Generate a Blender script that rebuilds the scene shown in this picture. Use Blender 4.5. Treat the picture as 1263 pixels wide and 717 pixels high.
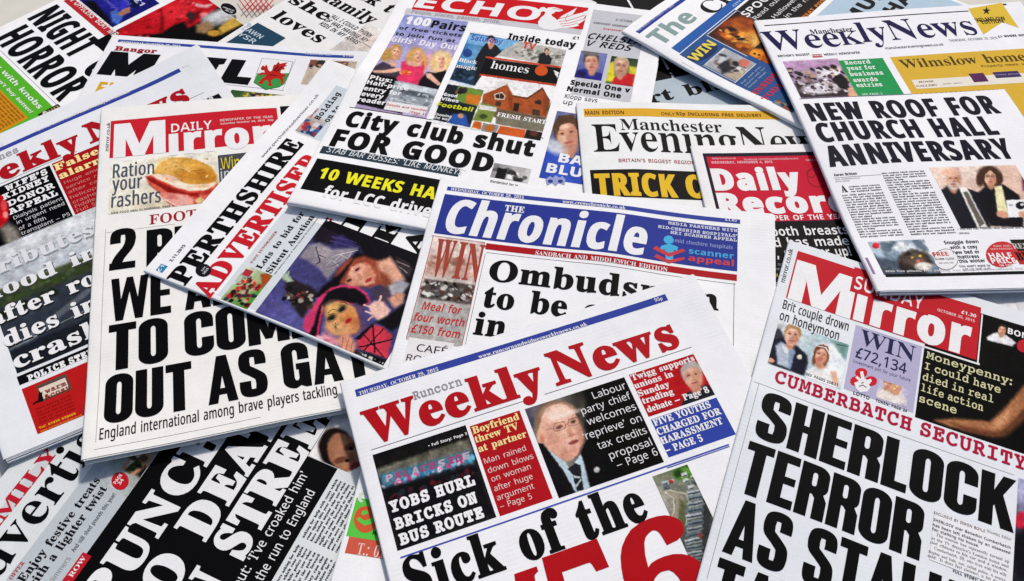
# A heap of overlapping newspapers on a table, seen close up.
import bpy, math, random
import numpy as np
from mathutils import Vector, Matrix
from mathutils.geometry import delaunay_2d_cdt

for o in list(bpy.data.objects): bpy.data.objects.remove(o)
SC = bpy.context.scene
COL = SC.collection
MM = .001

# ------------------------------------------------------------------ camera
cam = bpy.data.cameras.new('camera'); cam.sensor_width = 36; cam.lens = 1000/1263*36; cam.clip_start = .02; cam.clip_end = 60
camera = bpy.data.objects.new('camera', cam); COL.objects.link(camera)
pit, rol = math.radians(54.5), math.radians(-2.75)
fwd = Vector((0, math.cos(pit), -math.sin(pit))); up0 = Vector((0, math.sin(pit), math.cos(pit))); rt0 = Vector((1, 0, 0))
rt = rt0*math.cos(rol)+up0*math.sin(rol); up = up0*math.cos(rol)-rt0*math.sin(rol)
camera.matrix_world = Matrix(((rt.x, up.x, -fwd.x, 0), (rt.y, up.y, -fwd.y, 0), (rt.z, up.z, -fwd.z, .555), (0, 0, 0, 1)))
SC.camera = camera

# ------------------------------------------------------------------ light: bright, softened daylight from behind on the far side
SUN_EL, SUN_AZ = math.radians(50), math.radians(28)          # azimuth clockwise from straight ahead
world = bpy.data.worlds.new('World'); SC.world = world; world.use_nodes = True
wn = world.node_tree
sky = wn.nodes.new('ShaderNodeTexSky'); sky.sky_type = 'NISHITA'; sky.sun_disc = False
sky.sun_elevation = SUN_EL; sky.sun_rotation = SUN_AZ; sky.air_density = 1.0; sky.dust_density = 3.0
wn.links.new(sky.outputs[0], wn.nodes['Background'].inputs[0]); wn.nodes['Background'].inputs[1].default_value = .11
sl = bpy.data.lights.new('sun', 'SUN'); sl.energy = 3.2; sl.angle = math.radians(6); sl.color = (1, .93, .83)
sun = bpy.data.objects.new('sun', sl); COL.objects.link(sun)
sd = Vector((math.sin(SUN_AZ)*math.cos(SUN_EL), math.cos(SUN_AZ)*math.cos(SUN_EL), math.sin(SUN_EL)))
sun.rotation_euler = sd.to_track_quat('Z', 'Y').to_euler()
SC.view_settings.view_transform = 'Standard'; SC.view_settings.look = 'None'; SC.view_settings.exposure = -0.15; SC.view_settings.gamma = 1
SC.render.engine = 'CYCLES'

# ------------------------------------------------------------------ materials
def lin(c):
    c = np.asarray(c, float); return np.where(c <= .04045, c/12.92, ((c+.055)/1.055)**2.4)
INK = .86                                                     # paper reflects about this much of what a printed colour would on pure white
def rgb(h):                                                    # a printed colour, or (one, another, how far between them)
    if isinstance(h, tuple): return rgb(h[0])*(1-h[2])+rgb(h[1])*h[2]
    if len(h) == 3: h = ''.join(x*2 for x in h)
    return np.array([int(h[i:i+2], 16)/255 for i in (0, 2, 4)])
def material(name, printed):
    m = bpy.data.materials.new(name); m.use_nodes = True; n = m.node_tree; b = n.nodes['Principled BSDF']
    tc = n.nodes.new('ShaderNodeTexCoord')
    b.inputs['Roughness'].default_value = .5 if printed else .7
    b.inputs['Specular IOR Level'].default_value = .03 if printed else .2
    n1 = n.nodes.new('ShaderNodeTexNoise'); n1.inputs['Scale'].default_value = 55; n1.inputs['Detail'].default_value = 5; n1.inputs['Roughness'].default_value = .6
    n2 = n.nodes.new('ShaderNodeTexNoise'); n2.inputs['Scale'].default_value = 1100; n2.inputs['Detail'].default_value = 3
    n.links.new(tc.outputs['Object'], n1.inputs['Vector']); n.links.new(tc.outputs['Object'], n2.inputs['Vector'])
    r1 = n.nodes.new('ShaderNodeMapRange'); r1.inputs[1].default_value = .3; r1.inputs[2].default_value = .7; r1.inputs[3].default_value = .955; r1.inputs[4].default_value = 1.02
    r2 = n.nodes.new('ShaderNodeMapRange'); r2.inputs[1].default_value = .3; r2.inputs[2].default_value = .7; r2.inputs[3].default_value = .95 if not printed else .9; r2.inputs[4].default_value = 1.03
    n.links.new(n1.outputs[0], r1.inputs[0]); n.links.new(n2.outputs[0], r2.inputs[0])
    mu = n.nodes.new('ShaderNodeMath'); mu.operation = 'MULTIPLY'; n.links.new(r1.outputs[0], mu.inputs[0]); n.links.new(r2.outputs[0], mu.inputs[1])
    mx = n.nodes.new('ShaderNodeVectorMath'); mx.operation = 'SCALE'
    if not printed:                                           # faint show-through of the next page's columns
        br = n.nodes.new('ShaderNodeTexBrick'); br.inputs['Scale'].default_value = 1; br.inputs['Brick Width'].default_value = .031; br.inputs['Row Height'].default_value = .0031; br.inputs['Mortar Size'].default_value = .0009
        br.inputs['Color1'].default_value = br.inputs['Color2'].default_value = (.955, .955, .955, 1); br.inputs['Mortar'].default_value = (1, 1, 1, 1); br.inputs['Mortar Smooth'].default_value = .6; br.offset = 0
        n4 = n.nodes.new('ShaderNodeTexNoise'); n4.inputs['Scale'].default_value = 26; n4.inputs['Detail'].default_value = 2
        r4 = n.nodes.new('ShaderNodeMapRange'); r4.inputs[1].default_value = .45; r4.inputs[2].default_value = .6; r4.inputs[3].default_value = 0; r4.inputs[4].default_value = 1
        m4 = n.nodes.new('ShaderNodeMix'); m4.data_type = 'RGBA'; m4.inputs['A'].default_value = (1, 1, 1, 1)
        n.links.new(tc.outputs['Object'], br.inputs['Vector']); n.links.new(tc.outputs['Object'], n4.inputs['Vector']); n.links.new(n4.outputs[0], r4.inputs[0]); n.links.new(r4.outputs[0], m4.inputs['Factor']); n.links.new(br.outputs['Color'], m4.inputs['B'])
        m5 = n.nodes.new('ShaderNodeMath'); m5.operation = 'MULTIPLY'; n.links.new(mu.outputs[0], m5.inputs[0]); n.links.new(m4.outputs['Result'], m5.inputs[1]); mu = m5
    at = n.nodes.new('ShaderNodeAttribute'); at.attribute_name = 'ink'
    n.links.new(at.outputs['Color'], mx.inputs[0]); n.links.new(mu.outputs[0], mx.inputs['Scale']); n.links.new(mx.outputs[0], b.inputs['Base Color'])
    bp = n.nodes.new('ShaderNodeBump'); bp.inputs['Strength'].default_value = .35; bp.inputs['Distance'].default_value = .0012
    n3 = n.nodes.new('ShaderNodeTexNoise'); n3.inputs['Scale'].default_value = 42; n3.inputs['Detail'].default_value = 6; n.links.new(tc.outputs['Object'], n3.inputs['Vector'])
    n.links.new(n3.outputs[0], bp.inputs['Height']); n.links.new(bp.outputs[0], b.inputs['Normal'])
    return m
PAPER, PRINT = material('newsprint', False), material('printed_ink', True)

# ------------------------------------------------------------------ type: outlines in five-hundredths of an em
TYPE = {
    'SB': {
'A':(218,[[-4,0,0,9,8,1,8,5,6,9,6,14,79,195,9,-1,80,-188,14,-27,6,-6,10,-2,0,-9,-108,0,0,9,16,1,8,5,4,8,-6,17,-10,26,-74,0,-12,-30,-2,-6,0,-6,2,-8,8,-6,14,-1,2,0,0,-9],[56,80,65,0,-33,80]]),
'B':(222,[[8,0,0,8,14,3,9,5,5,10,2,15,0,143,-2,13,-2,9,-3,6,-5,4,-8,2,-10,2,0,8,102,0,27,-2,22,-4,17,-8,12,-10,8,-12,2,-16,-4,-20,-10,-14,-16,-12,-24,-6,28,-8,20,-13,13,-17,4,-20,-3,-20,-8,-16,-12,-12,-18,-10,-22,-6,-27,-2],[91,126,3,0,23,2,15,8,8,14,2,22,-2,20,-6,14,-10,8,-16,3,-9,-1,-5,-4,-2,-6,-1,-10],[111,12,19,3,12,9,6,16,2,24,-2,24,-10,16,-16,8,-24,4,-7,0,0,-84,1,-9,3,-7,6,-3]]),
'C':(234,[[128,-6,-32,4,-28,12,-22,18,-18,24,-11,29,-4,33,4,33,11,29,18,24,24,18,28,11,32,3,24,-2,30,-10,10,-2,10,4,6,10,8,0,0,-78,-8,0,-14,28,-18,22,-14,10,-15,6,-17,2,-18,-4,-15,-8,-12,-16,-9,-20,-4,-28,-2,-33,2,-31,6,-25,8,-20,14,-14,16,-9,21,-2,20,2,20,8,19,14,16,17,10,-9,-20,-22,-22,-15,-25,-9]]),
'D':(248,[[10,0,0,8,14,2,8,5,4,8,1,15,0,149,-1,17,-6,9,-8,5,-14,2,0,8,103,0,37,-4,30,-10,24,-16,18,-22,10,-28,4,-34,-4,-35,-10,-29,-16,-22,-23,-16,-30,-9,-37,-3],[111,12,20,3,17,9,12,14,8,20,6,25,2,31,-2,32,-6,25,-8,20,-13,14,-16,9,-19,2,-11,0,-6,-4,-3,-8,-1,-12,0,-156,1,-12,3,-7,6,-3]]),
'E':(221,[[7,0,0,8,15,2,9,5,5,9,2,15,0,145,-2,18,-5,10,-9,6,-14,2,0,8,192,0,0,-68,-8,0,-4,18,-8,15,-10,10,-22,9,-32,3,-16,-1,-4,-2,-3,-4,-1,-14,0,-71,4,0,20,3,14,8,8,16,6,22,8,0,0,-113,-8,0,-3,18,-5,13,-6,10,-10,6,-12,4,-16,1,0,0,0,-77,0,-10,4,-6,7,-4,12,0,23,1,18,5,16,6,14,12,10,14,10,20,9,0,-14,-72]]),
'F':(202,[[8,0,0,8,14,4,9,5,5,9,2,16,0,146,-2,14,-6,10,-8,4,-15,4,0,8,190,0,0,-68,-9,0,-4,18,-6,14,-10,11,-13,7,-17,4,-23,2,-15,-2,-4,0,-3,-4,-2,-11,0,-75,4,0,19,2,14,9,9,15,5,24,9,0,0,-115,-9,0,-5,25,-9,16,-14,9,-20,3,-3,0,0,-72,1,-10,2,-8,4,-6,7,-4,9,-2,14,-2,0,-8]]),
'G':(254,[[134,-5,-34,3,-30,12,-24,18,-18,24,-10,28,-4,34,4,34,10,28,18,24,24,18,28,11,30,3,28,-2,28,-10,10,-2,5,1,4,3,7,10,8,0,0,-78,-8,0,-8,19,-11,17,-13,13,-14,10,-14,7,-16,2,-19,-4,-15,-8,-12,-16,-8,-20,-6,-27,-1,-33,2,-32,5,-27,10,-21,13,-16,16,-8,19,-4,16,2,10,6,6,8,2,14,0,28,-2,13,-6,8,-10,5,-16,1,0,8,112,0,0,-8,-14,-1,-8,-4,-4,-8,-1,-14,0,-50,-29,-10,-30,-7]]),
'H':(262,[[8,0,0,8,14,3,9,5,5,9,2,15,0,150,-2,13,-5,9,-9,5,-14,3,0,8,113,0,0,-8,-19,-4,-6,-4,-2,-4,-2,-8,-1,-10,0,-64,80,0,0,64,-3,18,-2,4,-6,4,-19,4,0,8,113,0,0,-8,-15,-3,-9,-5,-4,-8,-2,-14,0,-150,2,-14,4,-10,9,-5,15,-3,0,-8,-113,0,0,8,15,2,8,6,6,8,1,16,0,70,-80,0,0,-70,1,-15,5,-9,9,-5,15,-3,0,-8]]),
'I':(130,[[6,0,0,8,15,4,9,4,6,8,2,14,0,156,-2,12,-4,8,-10,4,-16,2,0,8,116,0,0,-8,-15,-2,-9,-4,-5,-8,-1,-12,0,-156,2,-16,3,-5,6,-4,20,-5,0,-8]]),
'K':(255,[[8,0,0,8,14,3,10,5,4,9,2,15,0,150,-2,13,-4,9,-10,5,-14,3,0,8,113,0,0,-8,-19,-4,-5,-4,-3,-4,-2,-8,0,-10,0,-73,68,69,11,13,3,10,-3,6,-9,3,-16,2,0,8,97,0,0,-8,-5,0,-20,-5,-22,-13,-24,-22,-36,-38,96,-119,12,-11,6,-2,10,-2,0,-8,-120,0,0,8,13,1,8,1,5,4,1,3,-3,7,-6,9,-58,74,-8,-8,0,-59,1,-15,5,-9,8,-5,15,-3,0,-8]]),
'L':(213,[[8,0,0,8,14,3,9,5,5,9,2,15,0,150,-2,14,-5,8,-9,5,-14,3,0,8,117,0,0,-8,-12,-2,-9,-1,-6,-3,-4,-6,-2,-8,-1,-10,0,-148,1,-18,4,-6,4,-2,17,-2,22,2,19,4,14,8,13,12,11,16,8,21,10,0,-13,-77]]),
'M':(317,[[7,0,0,8,15,3,8,5,6,9,2,15,0,151,-1,10,-1,7,-4,5,-6,3,-18,4,0,8,84,0,66,-157,66,157,84,0,0,-8,-13,-4,-9,-4,-4,-10,-2,-13,0,-147,0,-12,2,-8,4,-6,5,-4,7,-2,10,-2,0,-8,-110,0,0,8,18,4,6,4,3,6,1,8,2,12,0,158,-84,-200,-9,0,-83,194,0,-154,2,-16,6,-9,10,-5,14,-2,0,-8]]),
'N':(247,[[202,-6,-148,181,0,-135,1,-16,5,-8,8,-6,16,-2,0,-8,-75,0,0,8,11,2,7,2,5,3,4,5,2,8,0,12,0,154,-20,22,-9,4,0,8,69,0,118,-144,0,104,-1,12,-2,7,-3,5,-6,4,-18,4,0,8,74,0,0,-8,-15,-3,-9,-5,-4,-8,-1,-16,0,-194]]),
'O':(262,[[130,-6,-24,3,-22,7,-20,10,-17,15,-14,17,-11,21,-6,23,-2,24,2,24,6,22,11,21,15,17,17,15,20,11,23,7,24,2,24,-2,22,-7,20,-10,18,-14,14,-18,10,-20,7,-24,2,-24,-2,-24,-7,-23,-10,-21,-15,-17,-17,-15,-20,-10,-23,-7],[132,6,18,3,14,9,12,15,8,21,4,27,2,33,-2,32,-6,27,-8,21,-12,16,-15,8,-17,4,-18,-4,-14,-8,-11,-16,-8,-20,-5,-27,-2,-33,2,-32,6,-28,8,-20,12,-16,15,-9]]),
'P':(209,[[8,0,0,8,14,3,9,5,5,9,2,15,0,150,-2,13,-5,9,-9,5,-14,3,0,8,99,0,37,-2,24,-6,15,-9,12,-12,7,-15,2,-18,-2,-18,-7,-15,-11,-13,-17,-10,-21,-6,-25,-1,-30,0,0,-63,1,-15,5,-9,9,-5,15,-3,0,-8],[91,115,9,0,22,3,14,8,8,16,2,22,-2,24,-6,15,-12,9,-18,4,-8,-2,-6,-2,-2,-5,-1,-8]]),
'R':(236,[[8,0,0,8,14,3,9,5,5,9,2,15,0,150,-2,13,-5,9,-9,5,-14,3,0,8,100,0,31,-2,25,-5,20,-8,14,-11,8,-16,2,-19,-2,-19,-10,-16,-16,-12,-22,-8,58,-87,10,-12,6,-3,7,-2,1,0,0,-8,-71,0,-69,106,-9,0,0,-66,1,-15,5,-9,9,-5,15,-3,0,-8],[91,117,11,0,22,3,16,9,9,16,3,23,-2,21,-8,15,-12,8,-18,4,-11,-2,-6,-3,-3,-7,-1,-12]]),
'S':(195,[[22,-6,0,85,9,0,11,-32,14,-22,12,-10,14,-5,16,-2,18,2,12,8,8,12,4,14,-4,14,-8,12,-16,10,-30,16,-26,14,-18,16,-10,18,-3,22,2,19,7,17,10,12,14,10,16,7,18,2,22,-3,27,-6,5,-1,4,-1,6,3,4,8,10,0,0,-73,-9,0,-6,17,-9,15,-10,13,-12,9,-13,6,-14,2,-15,-2,-12,-7,-8,-10,-2,-13,2,-12,6,-10,12,-8,14,-8,32,-16,19,-10,13,-10,10,-10,7,-12,3,-13,2,-15,-3,-20,-7,-17,-13,-15,-17,-10,-20,-7,-24,-2,-17,1,-16,4,-14,4,-7,2,-4,0,-4,-2,-4,-10]]),
'T':(212,[[46,0,0,8,16,2,9,6,5,9,2,15,0,176,-4,0,-23,-3,-19,-11,-12,-18,-6,-25,-8,0,0,69,199,0,0,-70,-8,0,-7,26,-12,18,-18,11,-26,3,-2,0,0,-176,2,-16,4,-9,10,-5,16,-2,0,-8]]),
'U':(246,[[124,-6,-28,2,-22,7,-17,11,-11,16,-7,22,-3,26,0,112,-1,13,-5,9,-8,5,-14,3,0,8,112,0,0,-8,-19,-4,-5,-4,-4,-4,-2,-18,0,-120,3,-26,9,-18,8,-8,12,-6,16,-1,25,5,19,12,10,22,4,30,0,109,-2,14,-4,9,-10,4,-16,4,0,8,73,0,0,-8,-13,-4,-8,-6,-4,-8,-1,-13,0,-99,-2,-31,-7,-25,-12,-18,-17,-12,-22,-8]]),
'V':(214,[[106,-6,-84,196,-11,20,-7,6,-11,4,0,8,113,0,0,-8,-14,-2,-9,-2,-5,-4,-2,-7,4,-16,50,-117,44,116,4,16,-2,8,-5,4,-9,2,-12,2,0,8,71,0,0,-8,-9,-2,-8,-4,-6,-8,-7,-14,-76,-198]]),
'W':(306,[[86,-6,-70,202,-4,10,-4,8,-6,4,-10,2,0,8,98,0,0,-8,-9,-2,-6,-2,-3,-4,-2,-7,4,-19,38,-110,38,100,-7,24,-4,9,-5,5,-8,4,-12,2,0,8,106,0,0,-8,-14,-2,-7,-4,-3,-8,4,-13,37,-110,33,101,4,19,-1,7,-4,5,-7,3,-10,2,0,8,60,0,0,-8,-8,-4,-7,-6,-5,-8,-4,-12,-65,-196,-9,0,-56,160,-63,-160]]),
'X':(236,[[6,0,0,8,14,4,13,8,12,13,51,71,-57,89,-15,19,-8,6,-8,2,-1,0,0,8,115,0,0,-8,-8,0,-10,-2,-7,-4,-2,-6,1,-6,4,-8,32,-50,29,42,7,12,2,9,-3,7,-7,4,-14,2,0,8,83,0,0,-8,-1,0,-14,-2,-12,-6,-12,-10,-12,-16,-38,-54,66,-104,12,-14,6,-4,6,-2,2,0,0,-8,-113,0,0,8,3,0,12,2,8,4,3,6,-2,8,-5,12,-33,52,-36,-52,-5,-9,-2,-9,3,-7,8,-5,14,-2,0,-8]]),
'Y':(213,[[50,0,0,8,16,3,8,5,4,9,2,15,0,50,-57,104,-9,13,-7,7,-7,4,-6,1,0,9,110,0,0,-9,-6,0,-8,-1,-6,-2,-5,-4,-1,-4,4,-12,42,-83,42,70,6,11,2,10,-2,8,-9,6,-14,1,-1,0,0,9,72,0,0,-9,-8,-2,-8,-5,-12,-16,-58,-94,0,-62,2,-15,4,-9,9,-5,15,-3,0,-8]]),
'a':(172,[[128,-5,-15,3,-9,7,-4,13,-16,-12,-18,-8,-18,-2,-16,2,-12,8,-8,11,-2,15,2,14,8,12,12,10,28,14,40,13,0,25,-2,13,-4,8,-8,5,-12,2,-12,-2,-8,-3,-2,-6,4,-9,4,-6,2,-6,-2,-8,-5,-7,-7,-4,-10,-1,-8,1,-8,5,-4,7,-2,9,2,12,6,9,10,9,14,6,15,4,18,1,31,-3,20,-10,8,-10,5,-14,1,-17,0,-74,2,-11,1,-2,3,-1,8,4,4,-7,-11,-10,-13,-7],[76,17,11,3,7,5,6,7,0,52,-18,-6,-13,-8,-7,-13,-3,-15,2,-14,5,-8]]),
'b':(180,[[22,-6,0,200,-2,13,-2,7,-5,4,-9,2,0,8,65,0,0,-88,12,10,14,7,15,2,17,-3,15,-6,12,-12,9,-16,6,-18,2,-21,-3,-24,-6,-21,-12,-18,-15,-14,-19,-8,-20,-3,-15,2,-15,7,-14,10,-26,-20],[92,7,10,2,8,6,6,9,5,24,1,32,-1,26,-5,20,-10,10,-14,4,-8,-2,-6,-3,-6,-7,-3,-7,0,-87,3,-15,7,-9]]),
'c':(146,[[78,-5,-18,3,-16,8,-14,12,-11,16,-7,19,-2,22,2,23,8,20,12,18,16,12,18,8,22,4,21,-3,16,-8,11,-11,2,-16,0,-8,-5,-6,-7,-4,-8,-2,-11,2,-7,8,-2,14,0,4,0,6,-1,7,-5,4,-8,1,-12,-3,-9,-11,-5,-16,-2,-24,3,-32,9,-24,10,-10,11,-7,13,-2,18,5,16,12,6,-6,-18,-20,-22,-11]]),
'd':(185,[[70,-5,-16,3,-15,7,-13,13,-8,15,-6,19,-2,22,2,24,6,20,10,18,12,12,16,8,17,3,15,-2,12,-7,12,-10,0,60,-2,10,-4,5,-7,3,-11,2,0,8,72,0,0,-190,0,-11,2,-7,6,-4,8,-2,0,-8,-29,-3,-35,-8,0,25,-12,-14,-14,-8],[86,14,8,2,7,4,7,8,4,10,0,83,-4,7,-5,7,-7,4,-9,1,-9,-2,-8,-4,-5,-9,-5,-20,-1,-29,1,-27,5,-20,8,-11]]),
'e':(150,[[77,-5,-19,3,-16,7,-13,13,-11,16,-6,20,-2,24,2,22,7,20,11,16,14,13,16,7,18,3,18,-2,16,-7,12,-10,10,-14,6,-18,2,-22,0,-3,-84,0,4,-27,7,-20,13,-11,18,-4,12,3,12,7,11,12,7,-7,-18,-22,-22,-14],[58,96,42,0,0,12,0,18,-4,12,-6,8,-10,2,-12,-5,-8,-15,-2,-26]]),
'f':(107,[[8,0,0,8,12,3,3,3,2,4,1,18,0,102,-18,0,0,17,18,0,0,21,2,17,6,13,8,12,20,10,25,4,19,-2,14,-7,8,-11,4,-12,-2,-10,-4,-6,-6,-5,-8,-1,-8,1,-6,3,-4,6,-2,8,2,6,2,8,2,3,0,3,-2,4,-6,2,-8,-2,-6,-5,-2,-9,0,-11,0,-40,28,0,0,-17,-28,0,0,-106,1,-12,4,-7,7,-4,14,-1,0,-8]]),
'g':(164,[[73,-70,-29,2,-20,7,-13,11,-4,12,3,11,9,8,15,6,-12,8,-8,9,-2,11,2,12,7,10,13,9,17,9,-22,13,-13,16,-5,22,3,15,6,13,10,10,14,8,16,6,18,1,20,-1,18,-6,42,0,0,-18,-24,0,9,-16,3,-16,-2,-14,-6,-12,-9,-10,-12,-8,-15,-5,-16,-1,-8,0,-7,0,-8,-1,-7,-4,-4,-5,-2,-6,2,-6,8,-4,10,-2,18,0,24,0,18,-4,12,-6,10,-8,4,-10,2,-14,-2,-16,-8,-12,-12,-10,-26,-10],[78,62,11,3,6,8,3,13,2,20,-2,18,-3,14,-6,8,-11,2,-10,-2,-6,-8,-4,-14,-1,-18,1,-20,4,-13,6,-8],[80,-58,22,2,17,4,9,8,4,11,-2,7,-6,6,-8,2,-14,1,-54,0,-8,-9,-4,-10,4,-8,8,-8,13,-4]]),
'h':(190,[[9,0,0,8,9,2,4,3,4,5,0,10,0,172,0,8,-3,6,-5,4,-8,2,0,8,64,0,0,-94,14,14,16,8,18,3,18,-3,14,-10,8,-17,3,-23,0,-78,1,-9,2,-6,6,-3,8,-2,0,-8,-81,0,0,8,3,0,8,2,4,7,2,11,0,80,-1,12,-3,9,-4,5,-8,2,-16,-5,-12,-13,0,-90,0,-9,3,-6,5,-3,8,-2,0,-8]]),
'i':(99,[[50,181,-10,2,-8,5,-5,8,-2,10,2,10,5,8,8,6,10,2,10,-2,8,-6,6,-8,2,-10,-2,-10,-6,-8,-8,-5],[9,0,0,8,9,2,4,3,4,5,0,10,0,98,0,10,-2,6,-6,4,-8,0,0,9,64,0,0,-127,1,-9,2,-6,5,-3,8,-2,0,-8]]),
'j':(105,[[53,182,-10,2,-8,5,-5,8,-2,10,2,10,6,8,8,5,9,2,10,-2,8,-5,5,-8,2,-10,-2,-10,-5,-8,-8,-5],[18,-70,-12,1,-12,3,-8,6,-8,8,-4,8,-2,9,2,9,4,6,6,4,8,2,9,-2,7,-4,4,-6,1,-7,-1,-5,-2,-6,-4,-8,2,-4,8,-2,8,2,5,6,2,10,1,13,0,152,-1,11,-3,6,-6,4,-11,1,0,8,69,0,0,-165,-2,-19,-6,-15,-8,-11,-13,-9,-15,-4]]),
'k':(180,[[8,0,0,8,10,2,4,3,4,6,0,9,0,171,0,9,-2,6,-5,4,-9,2,0,8,64,0,0,-144,40,40,6,8,2,7,-4,6,-14,1,-1,0,0,9,69,0,0,-9,-18,-4,-16,-12,-27,-26,62,-87,7,-7,8,-2,0,-8,-82,0,0,8,2,0,9,2,3,6,-4,8,-34,50,-8,-7,0,-39,0,-9,3,-6,5,-3,8,-2,0,-8]]),
'l':(100,[[9,0,0,8,9,2,4,3,4,5,0,10,0,171,0,9,-2,6,-5,4,-9,2,0,8,64,0,0,-200,1,-9,2,-6,5,-3,8,-2,0,-8]]),
'm':(277,[[9,0,0,8,9,2,4,3,4,5,0,10,0,98,0,10,-3,6,-5,4,-8,1,0,8,63,0,0,-23,13,15,16,9,16,3,20,-3,14,-10,8,-16,14,16,16,10,19,3,19,-3,13,-10,8,-17,3,-23,0,-78,0,-9,3,-6,5,-3,8,-2,0,-8,-80,0,0,8,8,2,6,3,2,6,1,9,0,80,-1,12,-2,9,-5,5,-9,2,-14,-4,-12,-14,0,-90,1,-9,3,-6,4,-3,8,-2,0,-8,-78,0,0,8,8,2,4,3,3,6,1,9,0,80,-1,12,-2,9,-5,5,-8,2,-15,-5,-12,-13,0,-90,1,-9,2,-5,5,-4,7,-2,0,-8]]),
'n':(190,[[9,0,0,8,9,2,4,3,4,5,0,10,0,98,0,10,-3,6,-5,4,-8,1,0,8,64,0,0,-21,14,14,16,8,18,3,18,-3,14,-10,8,-17,3,-23,0,-78,1,-9,2,-6,6,-3,8,-2,0,-8,-81,0,0,8,3,0,8,2,4,7,2,11,0,80,-1,12,-3,9,-4,5,-8,2,-16,-5,-12,-13,0,-90,0,-9,3,-6,5,-3,8,-2,0,-8]]),
'o':(168,[[84,-5,-20,3,-19,8,-15,12,-11,17,-7,20,-2,22,2,23,7,20,11,16,15,12,19,8,20,3,20,-3,18,-7,16,-13,11,-16,7,-20,2,-23,-2,-23,-7,-20,-11,-16,-16,-12,-17,-8],[84,6,12,3,8,11,3,8,1,12,2,37,-2,37,-4,22,-8,10,-12,4,-12,-4,-8,-10,-4,-22,-2,-37,2,-36,2,-13,2,-8,8,-11]]),
'p':(186,[[8,-70,0,8,8,1,4,3,4,3,1,5,1,18,0,154,0,12,-3,8,-5,4,-8,2,0,7,62,0,0,-23,11,15,15,9,17,4,17,-3,14,-8,12,-12,10,-17,5,-18,2,-22,-2,-24,-6,-20,-9,-17,-12,-13,-16,-8,-16,-3,-16,3,-13,6,-11,12,0,-45,2,-21,3,-5,5,-4,14,-3,0,-8],[98,14,13,4,9,12,4,20,2,27,-1,27,-5,20,-4,8,-7,6,-9,1,-10,-3,-9,-6,-7,-12,0,-84,6,-11,8,-7]]),
'q':(182,[[88,-70,0,8,12,2,7,3,3,6,2,9,0,56,-12,-10,-14,-6,-15,-2,-17,2,-14,7,-13,11,-9,16,-6,18,-2,22,2,24,8,21,12,18,14,13,18,8,21,4,15,-2,14,-7,14,-11,26,20,6,0,0,-202,0,-9,3,-5,5,-4,9,-2,0,-8],[90,15,7,1,7,4,5,6,3,8,0,86,-2,16,-8,8,-12,4,-10,-2,-8,-6,-6,-10,-6,-21,-2,-31,2,-28,6,-20,5,-8,8,-6]]),
'r':(144,[[9,0,0,8,9,2,4,3,4,5,0,10,0,98,0,10,-3,6,-5,4,-8,0,0,9,63,0,0,-29,9,14,12,10,11,7,11,2,13,-1,9,-6,5,-8,1,-11,0,-9,-5,-7,-7,-5,-8,-1,-8,1,-5,4,-7,9,-4,3,-6,2,-6,-2,-7,-8,-5,-10,-2,-14,0,-68,2,-10,4,-6,6,-2,12,-2,0,-8]]),
's':(144,[[76,-5,-15,2,-17,6,-8,1,-6,-2,-4,-6,-8,0,0,56,8,0,7,-18,11,-14,12,-10,14,-2,11,1,9,5,4,6,2,9,-4,13,-14,10,-24,13,-16,9,-11,10,-7,12,-2,14,4,20,10,16,17,10,21,4,13,-2,17,-4,3,-1,3,-1,6,2,3,6,7,0,0,-49,-8,0,-6,16,-10,11,-11,8,-13,2,-9,-1,-7,-4,-4,-6,-2,-7,2,-8,4,-6,6,-5,9,-5,23,-12,14,-8,10,-10,6,-12,2,-16,-3,-22,-11,-17,-17,-11]]),
't':(114,[[62,-4,-18,2,-11,7,-7,13,-2,18,0,104,-14,0,0,10,34,34,12,15,8,13,8,0,0,-57,32,0,0,-15,-32,0,0,-99,1,-9,1,-6,4,-4,6,-2,10,4,9,14,8,-5,-12,-21,-17,-12]]),
'u':(188,[[66,-5,-20,3,-14,10,-6,18,-3,22,0,76,-1,10,-2,7,-6,5,-8,1,0,8,65,0,0,-118,1,-8,4,-6,5,-4,7,-1,14,4,12,11,0,91,-1,10,-3,8,-6,4,-10,1,0,8,68,0,0,-120,1,-9,3,-6,5,-4,9,-1,0,-9,-30,-2,-36,-9,0,25,-10,-10,-11,-8,-13,-6]]),
'v':(153,[[71,-5,-52,129,-8,16,-5,5,-8,1,0,9,84,0,0,-8,-4,0,-10,-2,-4,-7,1,-4,27,-73,26,65,2,10,-2,6,-6,4,-10,1,0,8,50,0,0,-7,-8,-4,-5,-4,-9,-18,-50,-127]]),
'w':(218,[[61,-5,-53,137,-5,10,-3,3,-6,1,0,9,75,0,0,-9,-9,-2,-2,-2,-1,-4,1,-5,2,-7,24,-62,22,54,-6,15,-5,11,-5,2,-6,2,0,7,78,0,0,-9,-11,-2,-3,-6,0,-4,1,-3,19,-61,23,58,3,10,-2,4,-2,2,-12,4,0,7,44,0,0,-7,-6,-2,-4,-4,-6,-13,-54,-134,-8,0,-32,103,-42,-103]]),
'x':(160,[[2,0,0,8,15,6,14,14,31,40,-40,64,-10,10,-10,4,0,9,82,0,0,-8,-10,-1,-4,-6,4,-10,18,-27,20,25,4,6,1,6,-1,3,-2,2,-14,2,0,8,56,0,0,-7,-14,-6,-15,-15,-28,-35,47,-74,6,-8,3,-2,5,0,0,-8,-82,0,0,8,11,2,3,2,0,3,-1,7,-5,8,-17,27,-21,-27,-4,-7,-2,-6,4,-7,11,-2,2,0,0,-8]]),
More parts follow.
